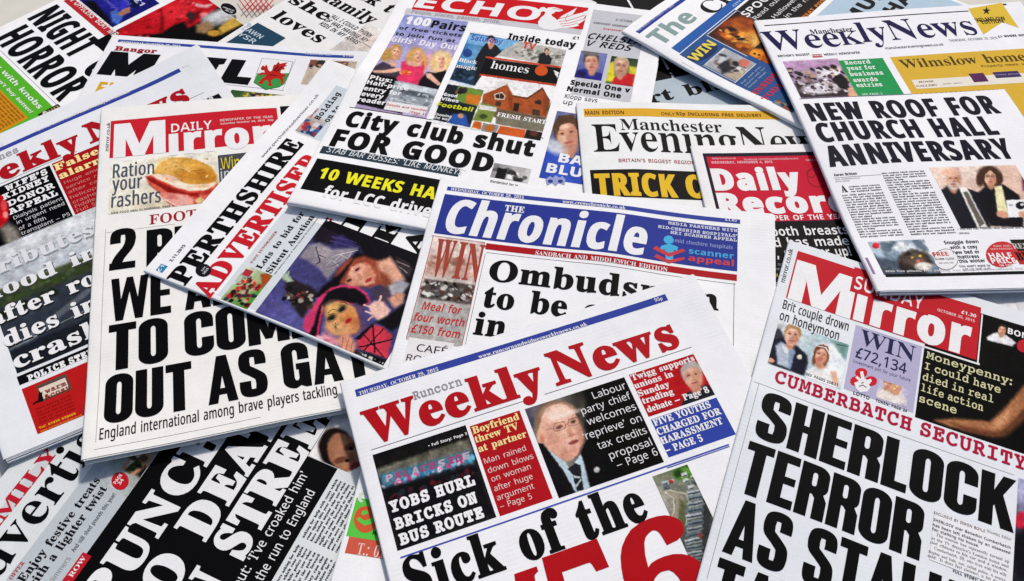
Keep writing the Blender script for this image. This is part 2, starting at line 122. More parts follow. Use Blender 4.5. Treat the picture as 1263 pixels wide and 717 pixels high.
'y':(150,[[26,-70,-12,2,-9,6,-7,8,-2,12,2,8,4,8,7,4,9,2,8,-1,6,-3,4,-6,2,-8,-1,-2,0,-4,1,-4,5,-2,7,4,7,9,7,15,6,20,-52,128,-6,12,-4,6,-4,2,-6,0,0,0,0,9,83,0,0,-9,-13,-2,-3,-2,-1,-4,1,-4,1,-6,26,-68,23,60,3,10,1,7,-1,5,-4,2,-12,2,0,9,48,0,0,-9,-6,-1,-6,-5,-8,-19,-49,-133,-9,-20,-8,-16,-8,-10,-8,-8,-10,-3]]),
'z':(146,[[6,0,0,7,78,137,-20,0,-16,-2,-12,-6,-8,-11,-6,-17,-9,0,3,47,122,0,0,-9,-75,-134,13,0,21,3,15,7,10,12,8,20,8,0,-4,-54]]),
'0':(188,[[94,-4,-19,2,-16,6,-13,8,-16,18,-10,26,-6,30,-2,34,2,36,6,30,10,24,16,18,13,8,16,6,19,1,27,-3,21,-12,15,-18,11,-25,6,-30,2,-35,-2,-34,-6,-31,-11,-25,-15,-18,-14,-8,-16,-6],[94,18,11,4,9,8,4,16,5,32,1,42,-1,43,-5,32,-4,15,-8,8,-12,4,-11,-4,-8,-8,-5,-15,-5,-32,-1,-43,1,-42,5,-32,5,-16,8,-8]]),
'1':(188,[[32,0,0,18,28,0,8,1,5,3,3,7,1,11,0,168,-23,-26,-10,-6,-10,-3,-8,1,-6,6,-4,8,-2,10,23,8,13,7,16,11,24,17,37,0,0,-201,1,-10,2,-6,6,-5,8,-1,28,0,0,-18]]),
'2':(188,[[12,0,0,34,50,52,18,19,14,17,9,16,6,16,3,15,1,17,-1,16,-6,12,-8,6,-11,2,-15,-3,-9,-11,-5,-18,-2,-26,-18,2,-13,6,-9,10,-3,16,2,12,7,10,10,10,14,7,18,5,23,1,23,-1,19,-6,15,-8,11,-11,7,-13,2,-16,-1,-12,-3,-12,-6,-11,-8,-13,-27,-30,-42,-41,-33,-32,78,0,10,1,8,5,6,7,4,10,2,10,20,0,-2,-70]]),
'3':(188,[[82,-4,-24,2,-18,4,-14,7,-9,9,-5,9,-2,10,2,11,6,8,9,6,11,1,3,-19,9,-13,12,-8,17,-3,11,1,10,3,8,6,7,10,4,12,1,18,-3,17,-10,14,-17,9,-22,4,-20,0,0,20,22,0,19,4,13,10,8,16,2,20,-2,16,-4,12,-10,8,-12,2,-10,-2,-8,-5,-5,-9,-3,-10,-2,-26,-18,2,-14,6,-9,9,-3,13,2,12,6,10,11,8,23,10,32,3,32,-3,25,-11,11,-11,8,-14,2,-16,-4,-20,-11,-18,-17,-12,-20,-10,14,-4,14,-5,12,-8,11,-11,7,-13,2,-18,-2,-19,-6,-15,-8,-13,-12,-10,-14,-7,-15,-5,-17,-2]]),
'5':(188,[[82,-4,-22,2,-18,4,-13,7,-9,9,-5,9,-1,11,2,10,5,6,9,5,10,1,1,-9,3,-9,4,-9,8,-7,9,-4,12,-2,11,2,10,3,8,7,7,10,4,14,1,18,-2,22,-10,16,-14,8,-19,4,-21,-2,-16,-4,-16,6,11,116,127,0,2,-62,-20,0,-2,12,-4,10,-5,2,-7,1,-70,0,-5,-63,16,4,21,2,24,-2,21,-6,17,-10,14,-14,8,-18,2,-22,-2,-20,-6,-16,-9,-14,-12,-10,-13,-8,-15,-6,-15,-2]]),
'6':(188,[[98,-4,-23,4,-21,9,-16,15,-12,22,-8,30,-3,35,1,27,5,24,7,23,10,19,14,16,16,13,20,7,23,3,19,-1,16,-4,10,-6,8,-8,5,-8,1,-10,-2,-10,-7,-8,-12,-6,-19,-2,-2,20,-2,10,-4,7,-6,5,-8,2,-12,-4,-11,-7,-9,-13,-9,-28,-5,-38,18,9,13,3,16,1,19,-2,16,-6,14,-10,10,-14,6,-17,2,-20,-2,-23,-7,-19,-11,-17,-15,-13,-19,-7],[100,19,11,3,9,10,6,17,2,25,-3,24,-6,16,-9,10,-14,2,-9,0,-10,-4,-9,-6,-6,-6,4,-41,8,-29,7,-12,9,-7]]),
'7':(188,[[56,0,88,203,-88,0,-10,-1,-6,-6,-3,-10,-2,-17,-20,0,1,71,160,0,0,-16,-92,-224]]),
'8':(188,[[92,-4,-26,3,-20,7,-16,10,-11,12,-7,16,-2,17,4,20,10,15,16,14,20,11,-18,13,-14,14,-8,16,-2,18,2,16,5,14,10,12,15,10,20,7,26,2,22,-1,18,-6,14,-10,9,-12,6,-14,2,-16,-3,-18,-9,-14,-15,-11,-18,-11,26,-15,17,-15,9,-17,4,-19,-3,-20,-7,-16,-13,-14,-17,-10,-21,-6],[102,142,10,7,8,9,4,12,1,15,-1,9,-2,10,-5,8,-6,6,-8,4,-9,2,-12,-3,-10,-8,-5,-12,-2,-15,3,-16,6,-11,12,-9],[94,16,15,2,11,10,8,13,3,17,-3,15,-8,12,-16,11,-22,12,-10,-8,-9,-11,-5,-13,-2,-16,2,-18,8,-14,12,-9]]),
'9':(188,[[76,-4,-18,2,-14,4,-10,6,-8,8,-4,10,-1,8,1,8,3,5,5,4,8,3,6,-14,8,-12,11,-8,15,-2,19,6,15,18,9,30,5,43,-9,-9,-11,-7,-13,-5,-15,-2,-18,2,-16,6,-14,10,-10,14,-6,17,-2,21,2,22,7,20,11,16,16,13,18,7,22,3,24,-3,20,-8,17,-16,13,-21,8,-29,2,-36,0,-26,-5,-26,-7,-22,-10,-20,-13,-16,-17,-13,-20,-8],[92,116,11,2,9,4,8,8,6,9,-4,37,-6,26,-8,10,-8,6,-10,2,-12,-3,-10,-11,-6,-18,-2,-24,2,-21,6,-15,10,-8]]),
    },
    'NB': {
'A':(232,[[0,0,84,241,62,0,86,-241,-55,0,-17,57,-88,0,-18,-57],[85,100,63,0,-18,56,-4,14,-6,18,-4,16,-4,-17,-6,-19,-4,-12]]),
'B':(226,[[30,0,0,240,75,0,42,-4,31,-10,13,-11,8,-15,3,-21,-2,-19,-8,-16,-12,-11,-15,-5,0,-2,11,-4,10,-5,10,-7,6,-10,4,-14,2,-16,-3,-20,-7,-18,-14,-14,-18,-10,-20,-6,-26,-2],[81,144,29,0,19,2,12,6,7,8,2,12,-3,12,-7,8,-14,4,-18,2,-27,0],[81,42,33,0,20,2,12,7,7,10,2,13,-2,12,-7,10,-13,6,-21,2,-31,0]]),
'C':(214,[[128,-4,-34,4,-28,12,-20,18,-15,25,-9,30,-2,35,3,34,9,30,16,24,22,20,18,8,21,6,23,1,18,-1,18,-4,18,-4,16,-8,-16,-41,-28,11,-13,4,-13,1,-18,-3,-15,-7,-11,-12,-10,-17,-4,-20,-2,-23,4,-33,10,-26,12,-12,15,-6,19,-3,14,1,16,2,31,10,0,-43,-15,-5,-16,-4,-16,-2]]),
'D':(248,[[30,0,0,240,76,0,34,-4,31,-10,25,-16,18,-23,11,-29,4,-36,-4,-37,-11,-31,-20,-24,-26,-16,-32,-10,-38,-4],[81,42,22,0,22,2,19,6,14,12,10,15,6,20,2,24,-2,24,-6,19,-9,16,-13,10,-18,6,-20,2,-27,0]]),
'E':(188,[[30,0,0,240,138,0,0,-42,-87,0,0,-52,81,0,0,-42,-81,0,0,-62,87,0,0,-42]]),
'F':(184,[[30,0,0,240,138,0,0,-42,-88,0,0,-62,82,0,0,-42,-82,0,0,-94]]),
'G':(243,[[131,-4,-33,4,-28,10,-22,18,-16,24,-10,31,-2,37,3,36,11,30,12,16,14,14,16,12,32,12,36,3,20,-1,18,-3,18,-5,16,-6,-17,-40,-25,9,-14,3,-16,1,-20,-3,-18,-8,-14,-12,-11,-16,-7,-20,-2,-23,2,-22,4,-19,8,-16,12,-13,16,-7,20,-3,18,1,14,2,0,50,-45,0,0,42,95,0,0,-124,-39,-10,-21,-2]]),
'H':(257,[[30,0,0,240,51,0,0,-94,95,0,0,94,50,0,0,-240,-50,0,0,104,-95,0,0,-104]]),
'I':(130,[[10,0,0,29,30,13,0,156,-30,13,0,29,110,0,0,-29,-30,-13,0,-156,30,-13,0,-29]]),
'K':(223,[[30,0,0,240,51,0,0,-110,9,14,11,14,65,82,56,0,-84,-106,85,-134,-58,0,-63,101,-21,-15,0,-86]]),
'L':(190,[[30,0,0,240,51,0,0,-198,97,0,0,-42]]),
'M':(316,[[30,0,0,240,70,0,56,-184,1,0,61,184,68,0,0,-240,-47,0,0,114,1,26,0,28,2,20,-2,0,-62,-188,-46,0,-58,188,-2,0,2,-20,1,-29,1,-27,0,-112]]),
'N':(273,[[30,0,0,240,64,0,104,-180,2,0,-2,34,-1,32,0,114,46,0,0,-240,-65,0,-104,182,-2,0,2,-35,2,-34,0,-113]]),
'O':(268,[[134,-4,-25,2,-21,6,-18,8,-16,12,-12,14,-10,18,-10,30,-2,34,2,36,10,30,16,24,22,18,18,8,22,6,24,2,24,-2,22,-6,18,-8,22,-18,16,-25,9,-30,3,-35,-3,-34,-9,-31,-16,-25,-22,-18,-18,-8,-22,-6],[134,40,20,2,15,7,11,12,11,25,3,34,-3,34,-11,26,-11,12,-15,7,-20,2,-20,-2,-15,-7,-11,-12,-12,-26,-3,-34,3,-34,12,-25,11,-12,15,-7]]),
'P':(211,[[30,0,0,240,77,0,28,-2,23,-7,16,-11,12,-15,8,-19,2,-21,-2,-21,-7,-18,-11,-16,-18,-14,-24,-8,-31,-2,-22,0,0,-86],[81,127,17,0,19,2,15,7,9,10,3,17,-2,15,-8,12,-12,6,-18,2,-23,0]]),
'R':(222,[[30,0,0,240,70,0,30,-2,24,-6,18,-10,14,-14,7,-18,3,-22,-2,-16,-4,-13,-8,-11,-9,-10,-11,-8,-11,-6,71,-104,-57,0,-57,92,-27,0,0,-92],[81,134,17,0,21,2,15,6,8,10,2,14,-2,15,-9,10,-15,5,-22,2,-15,0]]),
'S':(185,[[84,-4,-36,4,-32,11,0,47,35,-13,18,-5,19,-2,16,2,10,6,6,8,2,10,-4,12,-10,10,-14,8,-19,10,-18,8,-19,14,-8,10,-6,10,-4,14,-2,15,2,20,8,17,12,13,16,10,20,6,24,2,18,-1,17,-3,35,-13,-16,-40,-30,11,-12,3,-14,1,-13,-2,-9,-5,-6,-8,-2,-10,2,-11,9,-9,15,-8,19,-10,17,-8,14,-10,12,-10,8,-12,6,-14,2,-18,-3,-20,-7,-16,-14,-14,-17,-11,-21,-6]]),
'T':(194,[[72,0,0,198,-66,0,0,42,182,0,0,-42,-66,0,0,-198]]),
'U':(254,[[126,-4,-30,4,-24,8,-18,13,-14,18,-8,21,-4,26,0,154,51,0,0,-147,3,-25,10,-16,14,-10,22,-2,20,2,16,10,8,17,2,25,0,146,52,0,0,-156,-4,-23,-8,-21,-14,-18,-18,-14,-26,-8]]),
'V':(218,[[82,0,-82,240,52,0,44,-143,4,-13,6,-22,3,-18,3,18,6,22,4,13,45,143,51,0,-82,-240]]),
'W':(324,[[61,0,-61,240,50,0,30,-131,5,-19,5,-24,2,-20,4,20,4,22,4,18,34,134,48,0,36,-134,3,-18,5,-22,2,-20,4,20,4,24,4,19,30,131,50,0,-60,-240,-58,0,-32,126,-3,11,-3,16,-4,17,-2,12,-2,-12,-3,-16,-3,-17,-3,-11,-32,-126]]),
'X':(224,[[0,0,80,124,-75,116,56,0,52,-86,51,86,54,0,-75,-119,81,-121,-58,0,-56,90,-56,-90]]),
'Y':(210,[[80,0,0,92,-80,148,55,0,50,-99,50,99,55,0,-80,-146,0,-94]]),
'a':(203,[[71,-4,-23,4,-18,11,-8,11,-6,14,-2,18,2,18,7,15,11,11,26,10,36,5,32,1,0,8,-2,12,-6,10,-8,4,-12,2,-14,-1,-13,-3,-25,-10,-17,34,16,8,17,4,18,4,20,1,22,-1,19,-6,15,-9,11,-13,7,-16,2,-20,0,-122,-36,0,-9,25,-1,0,-12,-13,-13,-8,-15,-6],[90,33,14,3,13,7,8,11,3,16,0,15,-20,-1,-20,-2,-13,-6,-7,-10,-2,-12,1,-10,5,-6,8,-4]]),
'b':(212,[[127,-4,-18,2,-14,6,-11,8,-8,8,-3,0,-9,-20,-38,0,0,255,50,0,0,-59,0,-20,-2,-16,2,0,9,10,11,9,14,5,18,2,20,-2,16,-8,14,-14,11,-18,7,-24,2,-28,-2,-29,-7,-23,-11,-19,-14,-13,-18,-8],[113,38,13,3,12,11,6,17,2,23,-2,24,-7,17,-11,11,-14,2,-16,-2,-11,-10,-7,-14,-2,-22,0,-6,2,-23,6,-17,7,-8,9,-5]]),
'c':(172,[[100,-4,-24,3,-22,7,-16,14,-13,18,-7,23,-3,29,3,31,8,25,14,18,18,12,22,8,25,2,17,0,16,-3,24,-9,-14,-38,-22,8,-21,2,-17,-3,-12,-11,-8,-17,-2,-24,2,-24,8,-17,12,-10,17,-2,15,0,13,4,12,4,11,7,0,-43,-11,-6,-13,-4,-14,-2]]),
'd':(212,[[84,-4,-19,4,-17,8,-14,12,-10,19,-6,23,-3,30,3,28,6,24,10,18,15,14,17,8,20,2,18,-1,14,-6,12,-9,8,-10,2,0,-2,16,-2,20,0,59,50,0,0,-255,-38,0,-10,24,-2,0,-8,-10,-12,-10,-14,-6],[102,36,18,4,11,9,7,15,2,22,0,5,-2,23,-6,18,-8,8,-10,4,-13,2,-15,-4,-11,-10,-7,-18,-2,-24,2,-23,7,-17,11,-10]]),
'e':(198,[[109,-4,-26,3,-23,8,-18,13,-15,18,-9,24,-3,28,3,30,8,24,13,18,17,14,22,8,24,2,24,-2,20,-7,16,-12,12,-17,8,-20,2,-24,0,-25,-118,0,4,-19,8,-14,14,-9,20,-3,16,1,16,3,14,4,16,6,0,-38,-14,-6,-15,-4,-17,-2],[67,112,70,0,-3,16,-6,12,-10,8,-16,3,-13,-2,-11,-7,-8,-12]]),
'f':(130,[[34,0,0,146,-28,0,0,24,28,14,0,13,2,21,6,15,10,11,12,8,16,4,19,1,27,-3,19,-5,-13,-37,-12,4,-16,2,-8,-2,-7,-5,-3,-7,-2,-9,0,-11,44,0,0,-38,-44,0,0,-146]]),
'g':(212,[[94,-80,-36,2,-16,3,-16,5,0,40,35,-10,37,-4,16,2,12,8,8,14,2,18,0,4,1,11,1,11,-2,0,-10,-12,-12,-9,-14,-5,-16,-2,-20,4,-17,8,-13,14,-11,18,-6,24,-2,28,2,27,7,23,10,20,14,14,18,8,20,2,20,-2,18,-9,14,-15,2,0,4,24,42,0,0,-184,-2,-24,-8,-20,-13,-16,-17,-12,-24,-6],[102,36,16,2,12,9,8,15,2,23,0,6,-2,25,-8,18,-11,9,-17,3,-16,-4,-11,-10,-7,-17,-2,-25,2,-24,7,-16,11,-10]]),
'h':(220,[[26,0,0,255,50,0,0,-52,0,-25,-2,-18,2,0,10,12,13,8,15,5,16,1,18,-1,16,-5,14,-9,10,-13,6,-17,2,-21,0,-120,-50,0,0,107,-2,17,-6,13,-9,7,-13,2,-14,-1,-10,-5,-7,-9,-7,-19,-2,-26,0,-86]]),
'i':(102,[[52,206,-11,2,-9,4,-6,7,-2,11,2,12,6,8,9,4,11,1,10,-1,8,-4,6,-8,2,-12,-2,-11,-6,-7,-8,-4],[26,0,0,184,50,0,0,-184]]),
'j':(102,[[52,206,-11,2,-9,4,-6,7,-2,11,2,12,6,8,9,4,11,1,10,-1,8,-4,6,-8,2,-12,-2,-11,-6,-7,-8,-4],[12,-80,-18,0,-16,4,0,38,12,-2,12,0,10,1,7,5,5,8,2,14,0,196,50,0,0,-204,-2,-16,-4,-14,-8,-13,-13,-9,-17,-6]]),
'k':(208,[[26,0,0,255,50,0,0,-114,0,-21,-2,-20,0,0,10,14,12,14,52,56,56,0,-73,-80,77,-104,-58,0,-52,74,-22,-17,0,-57]]),
'l':(102,[[26,0,0,255,50,0,0,-255]]),
'm':(330,[[26,0,0,184,38,0,7,-24,3,0,10,12,13,8,15,5,16,1,18,-1,16,-5,12,-8,9,-12,5,0,10,12,12,8,16,5,16,1,18,-1,16,-5,12,-9,10,-13,5,-17,1,-21,0,-120,-50,0,0,107,-1,17,-5,13,-9,7,-12,2,-17,-3,-11,-11,-7,-16,-2,-24,0,-92,-50,0,0,107,-2,17,-4,13,-9,7,-12,2,-13,-1,-9,-5,-7,-9,-6,-19,-2,-26,0,-86]]),
'n':(220,[[26,0,0,184,38,0,7,-24,3,0,10,12,14,8,16,5,16,1,18,-1,16,-5,14,-9,10,-13,6,-17,2,-21,0,-120,-50,0,0,107,-2,17,-6,13,-9,7,-13,2,-14,-1,-10,-5,-8,-9,-6,-19,-2,-26,0,-86]]),
'o':(208,[[104,-4,-24,4,-22,8,-18,14,-14,18,-8,24,-3,28,3,28,8,24,13,18,18,14,21,8,26,2,25,-2,21,-8,18,-14,14,-18,8,-24,2,-28,-2,-28,-8,-24,-14,-18,-17,-14,-22,-8],[104,37,17,3,12,11,7,17,2,24,-2,24,-7,17,-12,10,-17,3,-18,-3,-11,-10,-7,-17,-2,-24,2,-24,7,-17,12,-11]]),
'p':(212,[[26,-80,0,264,41,0,7,-24,2,0,9,10,11,8,14,6,18,2,20,-2,16,-8,14,-14,11,-18,7,-24,2,-28,-3,-28,-7,-24,-10,-19,-15,-13,-17,-8,-19,-4,-18,2,-13,6,-12,8,-8,8,-2,0,2,-26,0,-74],[113,38,15,3,10,11,6,17,2,23,-2,24,-6,17,-11,11,-15,2,-16,-2,-11,-10,-7,-14,-2,-22,0,-6,2,-23,6,-17,7,-8,9,-5]]),
'r':(152,[[26,0,0,184,38,0,8,-32,2,0,10,14,12,10,15,8,17,2,10,0,8,0,-4,-48,-7,2,-8,0,-13,-1,-12,-3,-10,-6,-8,-9,-6,-12,-2,-15,0,-94]]),
's':(167,[[76,-4,-33,3,-14,3,-13,6,0,40,32,-10,16,-4,14,-1,12,1,8,4,5,4,2,7,-3,9,-10,8,-27,12,-28,14,-9,8,-8,10,-4,12,-1,14,3,16,6,12,11,10,23,10,30,2,16,0,16,-2,16,-5,16,-7,-15,-36,-25,10,-12,3,-13,1,-13,-2,-6,-4,-3,-6,3,-8,10,-8,25,-10,27,-14,10,-8,8,-9,4,-11,2,-16,-2,-16,-6,-15,-12,-11,-15,-8,-19,-6]]),
't':(146,[[89,-4,-15,2,-14,4,-12,8,-9,10,-5,16,-2,22,0,88,-24,0,0,21,28,17,14,38,32,0,0,-38,51,0,0,-38,-51,0,0,-88,1,-10,5,-6,6,-4,10,-2,16,2,15,4,0,-37,-20,-6]]),
'u':(220,[[90,-4,-18,2,-16,6,-13,8,-10,14,-6,16,-2,22,0,120,50,0,0,-108,2,-17,5,-13,10,-7,13,-3,13,2,11,6,7,8,6,19,2,26,0,87,50,0,0,-184,-38,0,-6,24,-4,0,-10,-12,-14,-9,-15,-5]]),
'v':(191,[[70,0,-70,184,52,0,36,-105,4,-19,2,-18,2,0,2,18,6,19,34,105,53,0,-70,-184]]),
'w':(288,[[56,0,-52,184,49,0,21,-82,4,-20,4,-22,2,-18,2,0,1,12,3,17,2,15,2,10,22,88,56,0,21,-88,3,-16,4,-21,1,-17,1,0,3,16,3,24,5,20,22,82,49,0,-52,-184,-55,0,-14,64,-4,17,-5,25,-6,23,-4,16,-2,0,-3,-16,-5,-23,-6,-25,-4,-17,-15,-64]]),
'y':(191,[[37,-80,-15,0,-10,2,0,40,8,-2,11,0,15,2,10,8,8,10,6,12,3,10,-73,182,54,0,36,-104,4,-15,2,-17,0,0,3,17,5,15,34,104,53,0,-77,-208,-14,-24,-17,-18,-21,-11]]),
'0':(192,[[96,-4,-26,4,-22,11,-16,19,-11,24,-7,30,-2,36,2,36,6,30,11,24,15,18,22,12,28,4,26,-4,21,-11,16,-18,11,-25,8,-30,2,-36,-2,-36,-6,-30,-12,-24,-15,-18,-21,-12],[96,38,11,2,9,6,6,12,6,26,2,36,-2,36,-6,26,-6,11,-9,7,-11,2,-12,-2,-8,-7,-6,-11,-6,-26,-2,-36,2,-36,6,-26,6,-11,8,-7]]),
'1':(192,[[88,0,0,138,0,24,2,24,-8,-7,-10,-9,-28,-22,-24,30,77,62,41,0,0,-240]]),
'2':(192,[[14,0,0,36,60,60,29,31,9,12,7,11,3,11,2,11,-2,13,-6,9,-10,5,-12,2,-13,-2,-13,-5,-14,-8,-14,-10,-27,33,22,17,13,6,14,6,16,4,20,1,22,-2,19,-7,15,-10,11,-12,7,-16,2,-18,-2,-18,-6,-18,-10,-16,-12,-16,-36,-36,-32,-29,0,-3,105,0,0,-42]]),
'3':(192,[[82,-4,-37,4,-32,10,0,42,15,-6,17,-5,17,-3,14,-1,24,3,14,6,9,12,3,15,-2,9,-4,8,-6,6,-11,4,-15,3,-20,1,-18,0,0,38,18,0,20,2,14,3,10,5,6,6,3,8,1,9,-2,11,-6,9,-10,5,-16,2,-16,-2,-14,-4,-22,-12,-23,36,15,9,18,7,21,6,25,1,22,-1,20,-6,16,-8,12,-11,7,-14,3,-17,-4,-22,-12,-18,-16,-12,-20,-8,0,0,26,-7,18,-11,11,-16,3,-22,-2,-20,-8,-18,-12,-14,-19,-12,-25,-7]]),
'4':(192,[[108,0,0,50,-102,0,0,35,105,155,47,0,0,-151,28,0,0,-39,-28,0,0,-50],[50,89,58,0,0,41,0,18,2,21,0,13,-1,0,-7,-14,-8,-12]]),
'5':(192,[[81,-4,-19,2,-16,2,-16,4,-14,6,0,44,14,-6,16,-6,18,-3,15,-1,20,2,15,7,8,12,4,17,-4,16,-8,11,-16,7,-20,2,-20,-2,-16,-3,-21,11,9,122,130,0,0,-43,-86,0,-4,-47,12,2,18,1,22,-2,18,-7,15,-10,11,-14,8,-18,2,-22,-2,-24,-8,-20,-14,-17,-18,-13,-24,-7]]),
'6':(192,[[100,-4,-24,4,-21,8,-17,14,-14,20,-10,27,-2,33,0,20,3,20,4,20,7,19,8,17,12,14,16,13,19,9,23,6,28,2,16,0,16,-2,0,-40,-14,2,-14,1,-27,-3,-20,-6,-13,-12,-10,-15,-5,-18,-3,-21,2,0,8,11,12,9,14,6,18,2,20,-2,17,-7,13,-11,11,-15,6,-19,2,-22,-3,-24,-7,-20,-12,-17,-17,-13,-20,-7],[98,38,14,2,10,8,8,12,2,19,-2,16,-6,12,-10,7,-14,3,-11,-1,-9,-4,-8,-6,-5,-6,-3,-8,-2,-8,1,-12,3,-10,5,-10,7,-8,10,-5]]),
'7':(192,[[38,0,90,197,-119,0,0,43,172,0,0,-32,-91,-208]]),
'8':(192,[[96,-4,-25,2,-21,6,-16,10,-12,12,-8,16,-2,19,3,22,10,17,15,14,18,12,-15,10,-13,14,-8,16,-3,20,3,17,8,15,12,10,16,8,18,5,20,2,20,-2,18,-5,16,-8,12,-10,8,-15,2,-18,-2,-19,-10,-16,-14,-13,-16,-11,24,-15,10,-9,9,-12,5,-13,2,-15,-2,-18,-8,-16,-14,-14,-16,-10,-20,-6],[96,148,11,6,9,6,6,10,3,12,-2,10,-7,8,-8,4,-12,2,-12,-2,-9,-4,-6,-8,-2,-10,2,-12,7,-9,9,-7],[96,34,16,2,12,6,6,10,3,12,-1,8,-4,8,-14,12,-16,10,-4,2,-14,-8,-12,-8,-7,-12,-2,-12,2,-12,7,-10,12,-6]]),
'9':(192,[[60,-4,-16,1,-16,2,0,41,14,-2,14,-2,27,2,19,8,14,11,10,15,5,18,3,21,-2,0,-9,-11,-11,-8,-14,-6,-20,-2,-19,2,-16,6,-14,11,-10,15,-6,19,-3,22,3,25,7,20,12,16,17,12,20,8,23,2,24,-2,20,-9,18,-14,14,-21,9,-26,3,-32,-1,-21,-2,-21,-4,-19,-7,-19,-8,-16,-13,-16,-15,-12,-20,-10,-22,-6],[92,122,11,2,9,4,8,5,5,7,3,8,2,8,-2,10,-2,12,-6,9,-6,8,-10,5,-10,2,-14,-2,-11,-8,-7,-14,-2,-18,2,-16,6,-12,10,-8]]),
    },
    'MS': {
'A':(202,[[18,0,-14,2,-2,4,-2,6,1,6,3,3,4,1,8,1,4,0,56,148,-24,0,-8,1,-6,2,-4,3,0,5,0,7,4,3,6,2,12,0,47,0,11,-2,4,-2,3,-6,65,-161,2,0,8,-1,4,-1,2,-3,2,-6,-2,-6,-2,-4,-4,-2,-8,0,-44,0,-14,2,-4,4,-2,6,2,6,3,3,14,2,15,0,-16,39,-83,0,-14,-39,16,0,14,-2,3,-3,2,-6,-2,-6,-3,-4,-15,-2],[67,84,67,0,-36,87]]),
'B':(202,[[26,0,-9,3,-3,9,1,6,3,3,6,1,10,1,6,0,0,148,-5,0,-15,2,-4,3,-1,6,3,10,8,2,77,0,31,-3,22,-11,10,-10,6,-13,2,-15,-2,-16,-8,-13,-12,-10,20,-11,11,-16,4,-20,-2,-14,-5,-14,-10,-12,-13,-8,-19,-6,-27,-2],[66,110,34,0,20,2,15,6,9,9,2,13,-2,14,-8,10,-12,5,-17,2,-41,0],[66,23,36,0,28,2,16,6,10,11,2,14,-1,12,-5,10,-7,6,-17,4,-24,2,-38,0]]),
'C':(202,[[106,-5,-24,3,-23,10,-19,16,-14,20,-10,24,-3,29,3,28,10,25,14,20,20,16,22,10,25,4,21,-3,25,-8,5,6,7,2,8,-1,3,-6,1,-16,1,-34,-2,-10,-4,-2,-6,-1,-5,1,-5,2,-2,5,-3,11,-5,12,-10,10,-12,8,-17,2,-18,-3,-16,-7,-13,-12,-10,-16,-5,-20,-2,-23,2,-21,6,-19,10,-15,13,-12,16,-7,18,-3,18,2,17,8,17,10,6,4,4,0,4,0,4,-2,3,-4,1,-5,-2,-5,-5,-6,-17,-13,-25,-10,-13,-3]]),
'D':(202,[[85,0,-5,0,-7,0,-6,0,-5,0,-34,0,-8,3,-4,9,2,6,2,3,4,1,8,1,4,0,0,148,-4,0,-7,1,-5,2,-2,3,-2,5,2,8,4,2,14,2,62,0,26,-2,22,-10,18,-14,12,-20,8,-24,4,-27,-4,-28,-9,-25,-15,-20,-18,-14,-24,-8],[82,22,25,2,19,6,16,10,10,14,6,19,2,24,-2,24,-6,19,-11,14,-15,10,-20,6,-25,2,-9,0,-10,-1,0,-148]]),
'E':(202,[[23,0,-9,3,-3,9,1,6,4,4,15,1,11,0,0,148,-11,0,-9,1,-6,1,-4,3,-1,6,1,8,4,2,15,2,135,0,9,-3,3,-9,0,-40,-1,-6,-1,-4,-4,-4,-6,0,-6,0,-3,3,-2,5,-1,6,0,29,-87,0,0,-55,43,0,0,8,2,12,4,3,4,1,6,-1,3,-3,2,-16,0,-30,-2,-15,-3,-3,-6,-1,-4,1,-4,3,-2,16,0,5,-43,0,0,-73,87,0,0,27,2,15,4,3,6,2,6,-2,4,-2,2,-12,0,-42,-3,-9,-9,-3]]),
'F':(202,[[27,0,-9,3,-2,9,0,6,2,3,5,1,7,1,16,0,0,148,-18,0,-10,3,-2,8,2,10,9,2,145,0,8,-3,4,-9,0,-43,-4,-9,-8,-2,-6,0,-4,3,-1,5,-1,6,0,29,-89,0,0,-55,43,0,0,4,2,16,4,3,5,1,7,-3,3,-10,0,-41,-2,-12,-3,-2,-5,-1,-5,1,-4,3,-2,16,0,5,-43,0,0,-73,35,0,10,-3,3,-8,-3,-9,-8,-3]]),
'G':(202,[[110,-5,-28,3,-24,10,-20,15,-14,20,-10,25,-2,29,2,28,10,25,14,20,19,16,23,10,26,4,22,-2,23,-8,5,6,7,2,7,-2,4,-4,2,-20,0,-22,0,-7,-2,-5,-4,-2,-6,0,-4,0,-2,0,-4,4,-4,9,-6,11,-10,9,-13,7,-15,2,-18,-2,-16,-8,-13,-11,-10,-16,-5,-20,-2,-24,2,-22,6,-19,11,-16,14,-12,17,-8,20,-2,20,2,21,8,0,39,-41,0,-7,3,-2,8,1,5,1,3,3,2,5,0,71,0,6,-2,2,-8,0,-6,-2,-2,-10,-3,-2,0,0,-49,-2,-8,-7,-4,-14,-5,-21,-5]]),
'H':(202,[[28,0,-8,3,-4,9,2,6,2,3,4,1,8,1,4,0,0,148,-4,0,-7,1,-5,2,-2,3,-2,5,2,8,4,2,14,2,34,0,16,-2,3,-2,1,-8,-1,-6,-3,-3,-17,-2,-7,0,0,-57,78,0,0,57,-10,0,-9,1,-5,2,-3,3,-1,5,1,7,3,3,18,2,40,0,8,-2,4,-10,-1,-5,-3,-3,-5,-2,-7,-1,-4,0,0,-148,4,0,8,-1,4,-1,3,-3,1,-6,-2,-7,-3,-3,-16,-2,-33,0,-15,2,-4,3,-1,7,1,6,3,3,16,2,8,0,0,69,-78,0,0,-69,11,0,8,-1,5,-1,4,-3,0,-6,-1,-6,-3,-4,-14,-2]]),
'I':(202,[[44,0,-10,3,-2,9,0,6,4,4,16,1,36,0,0,148,-36,0,-10,1,-6,1,-4,3,0,6,1,8,3,2,16,2,106,0,10,-2,2,-10,0,-6,-4,-3,-6,-1,-9,-1,-37,0,0,-148,37,0,15,-1,4,-4,0,-6,0,-6,-4,-4,-15,-2]]),
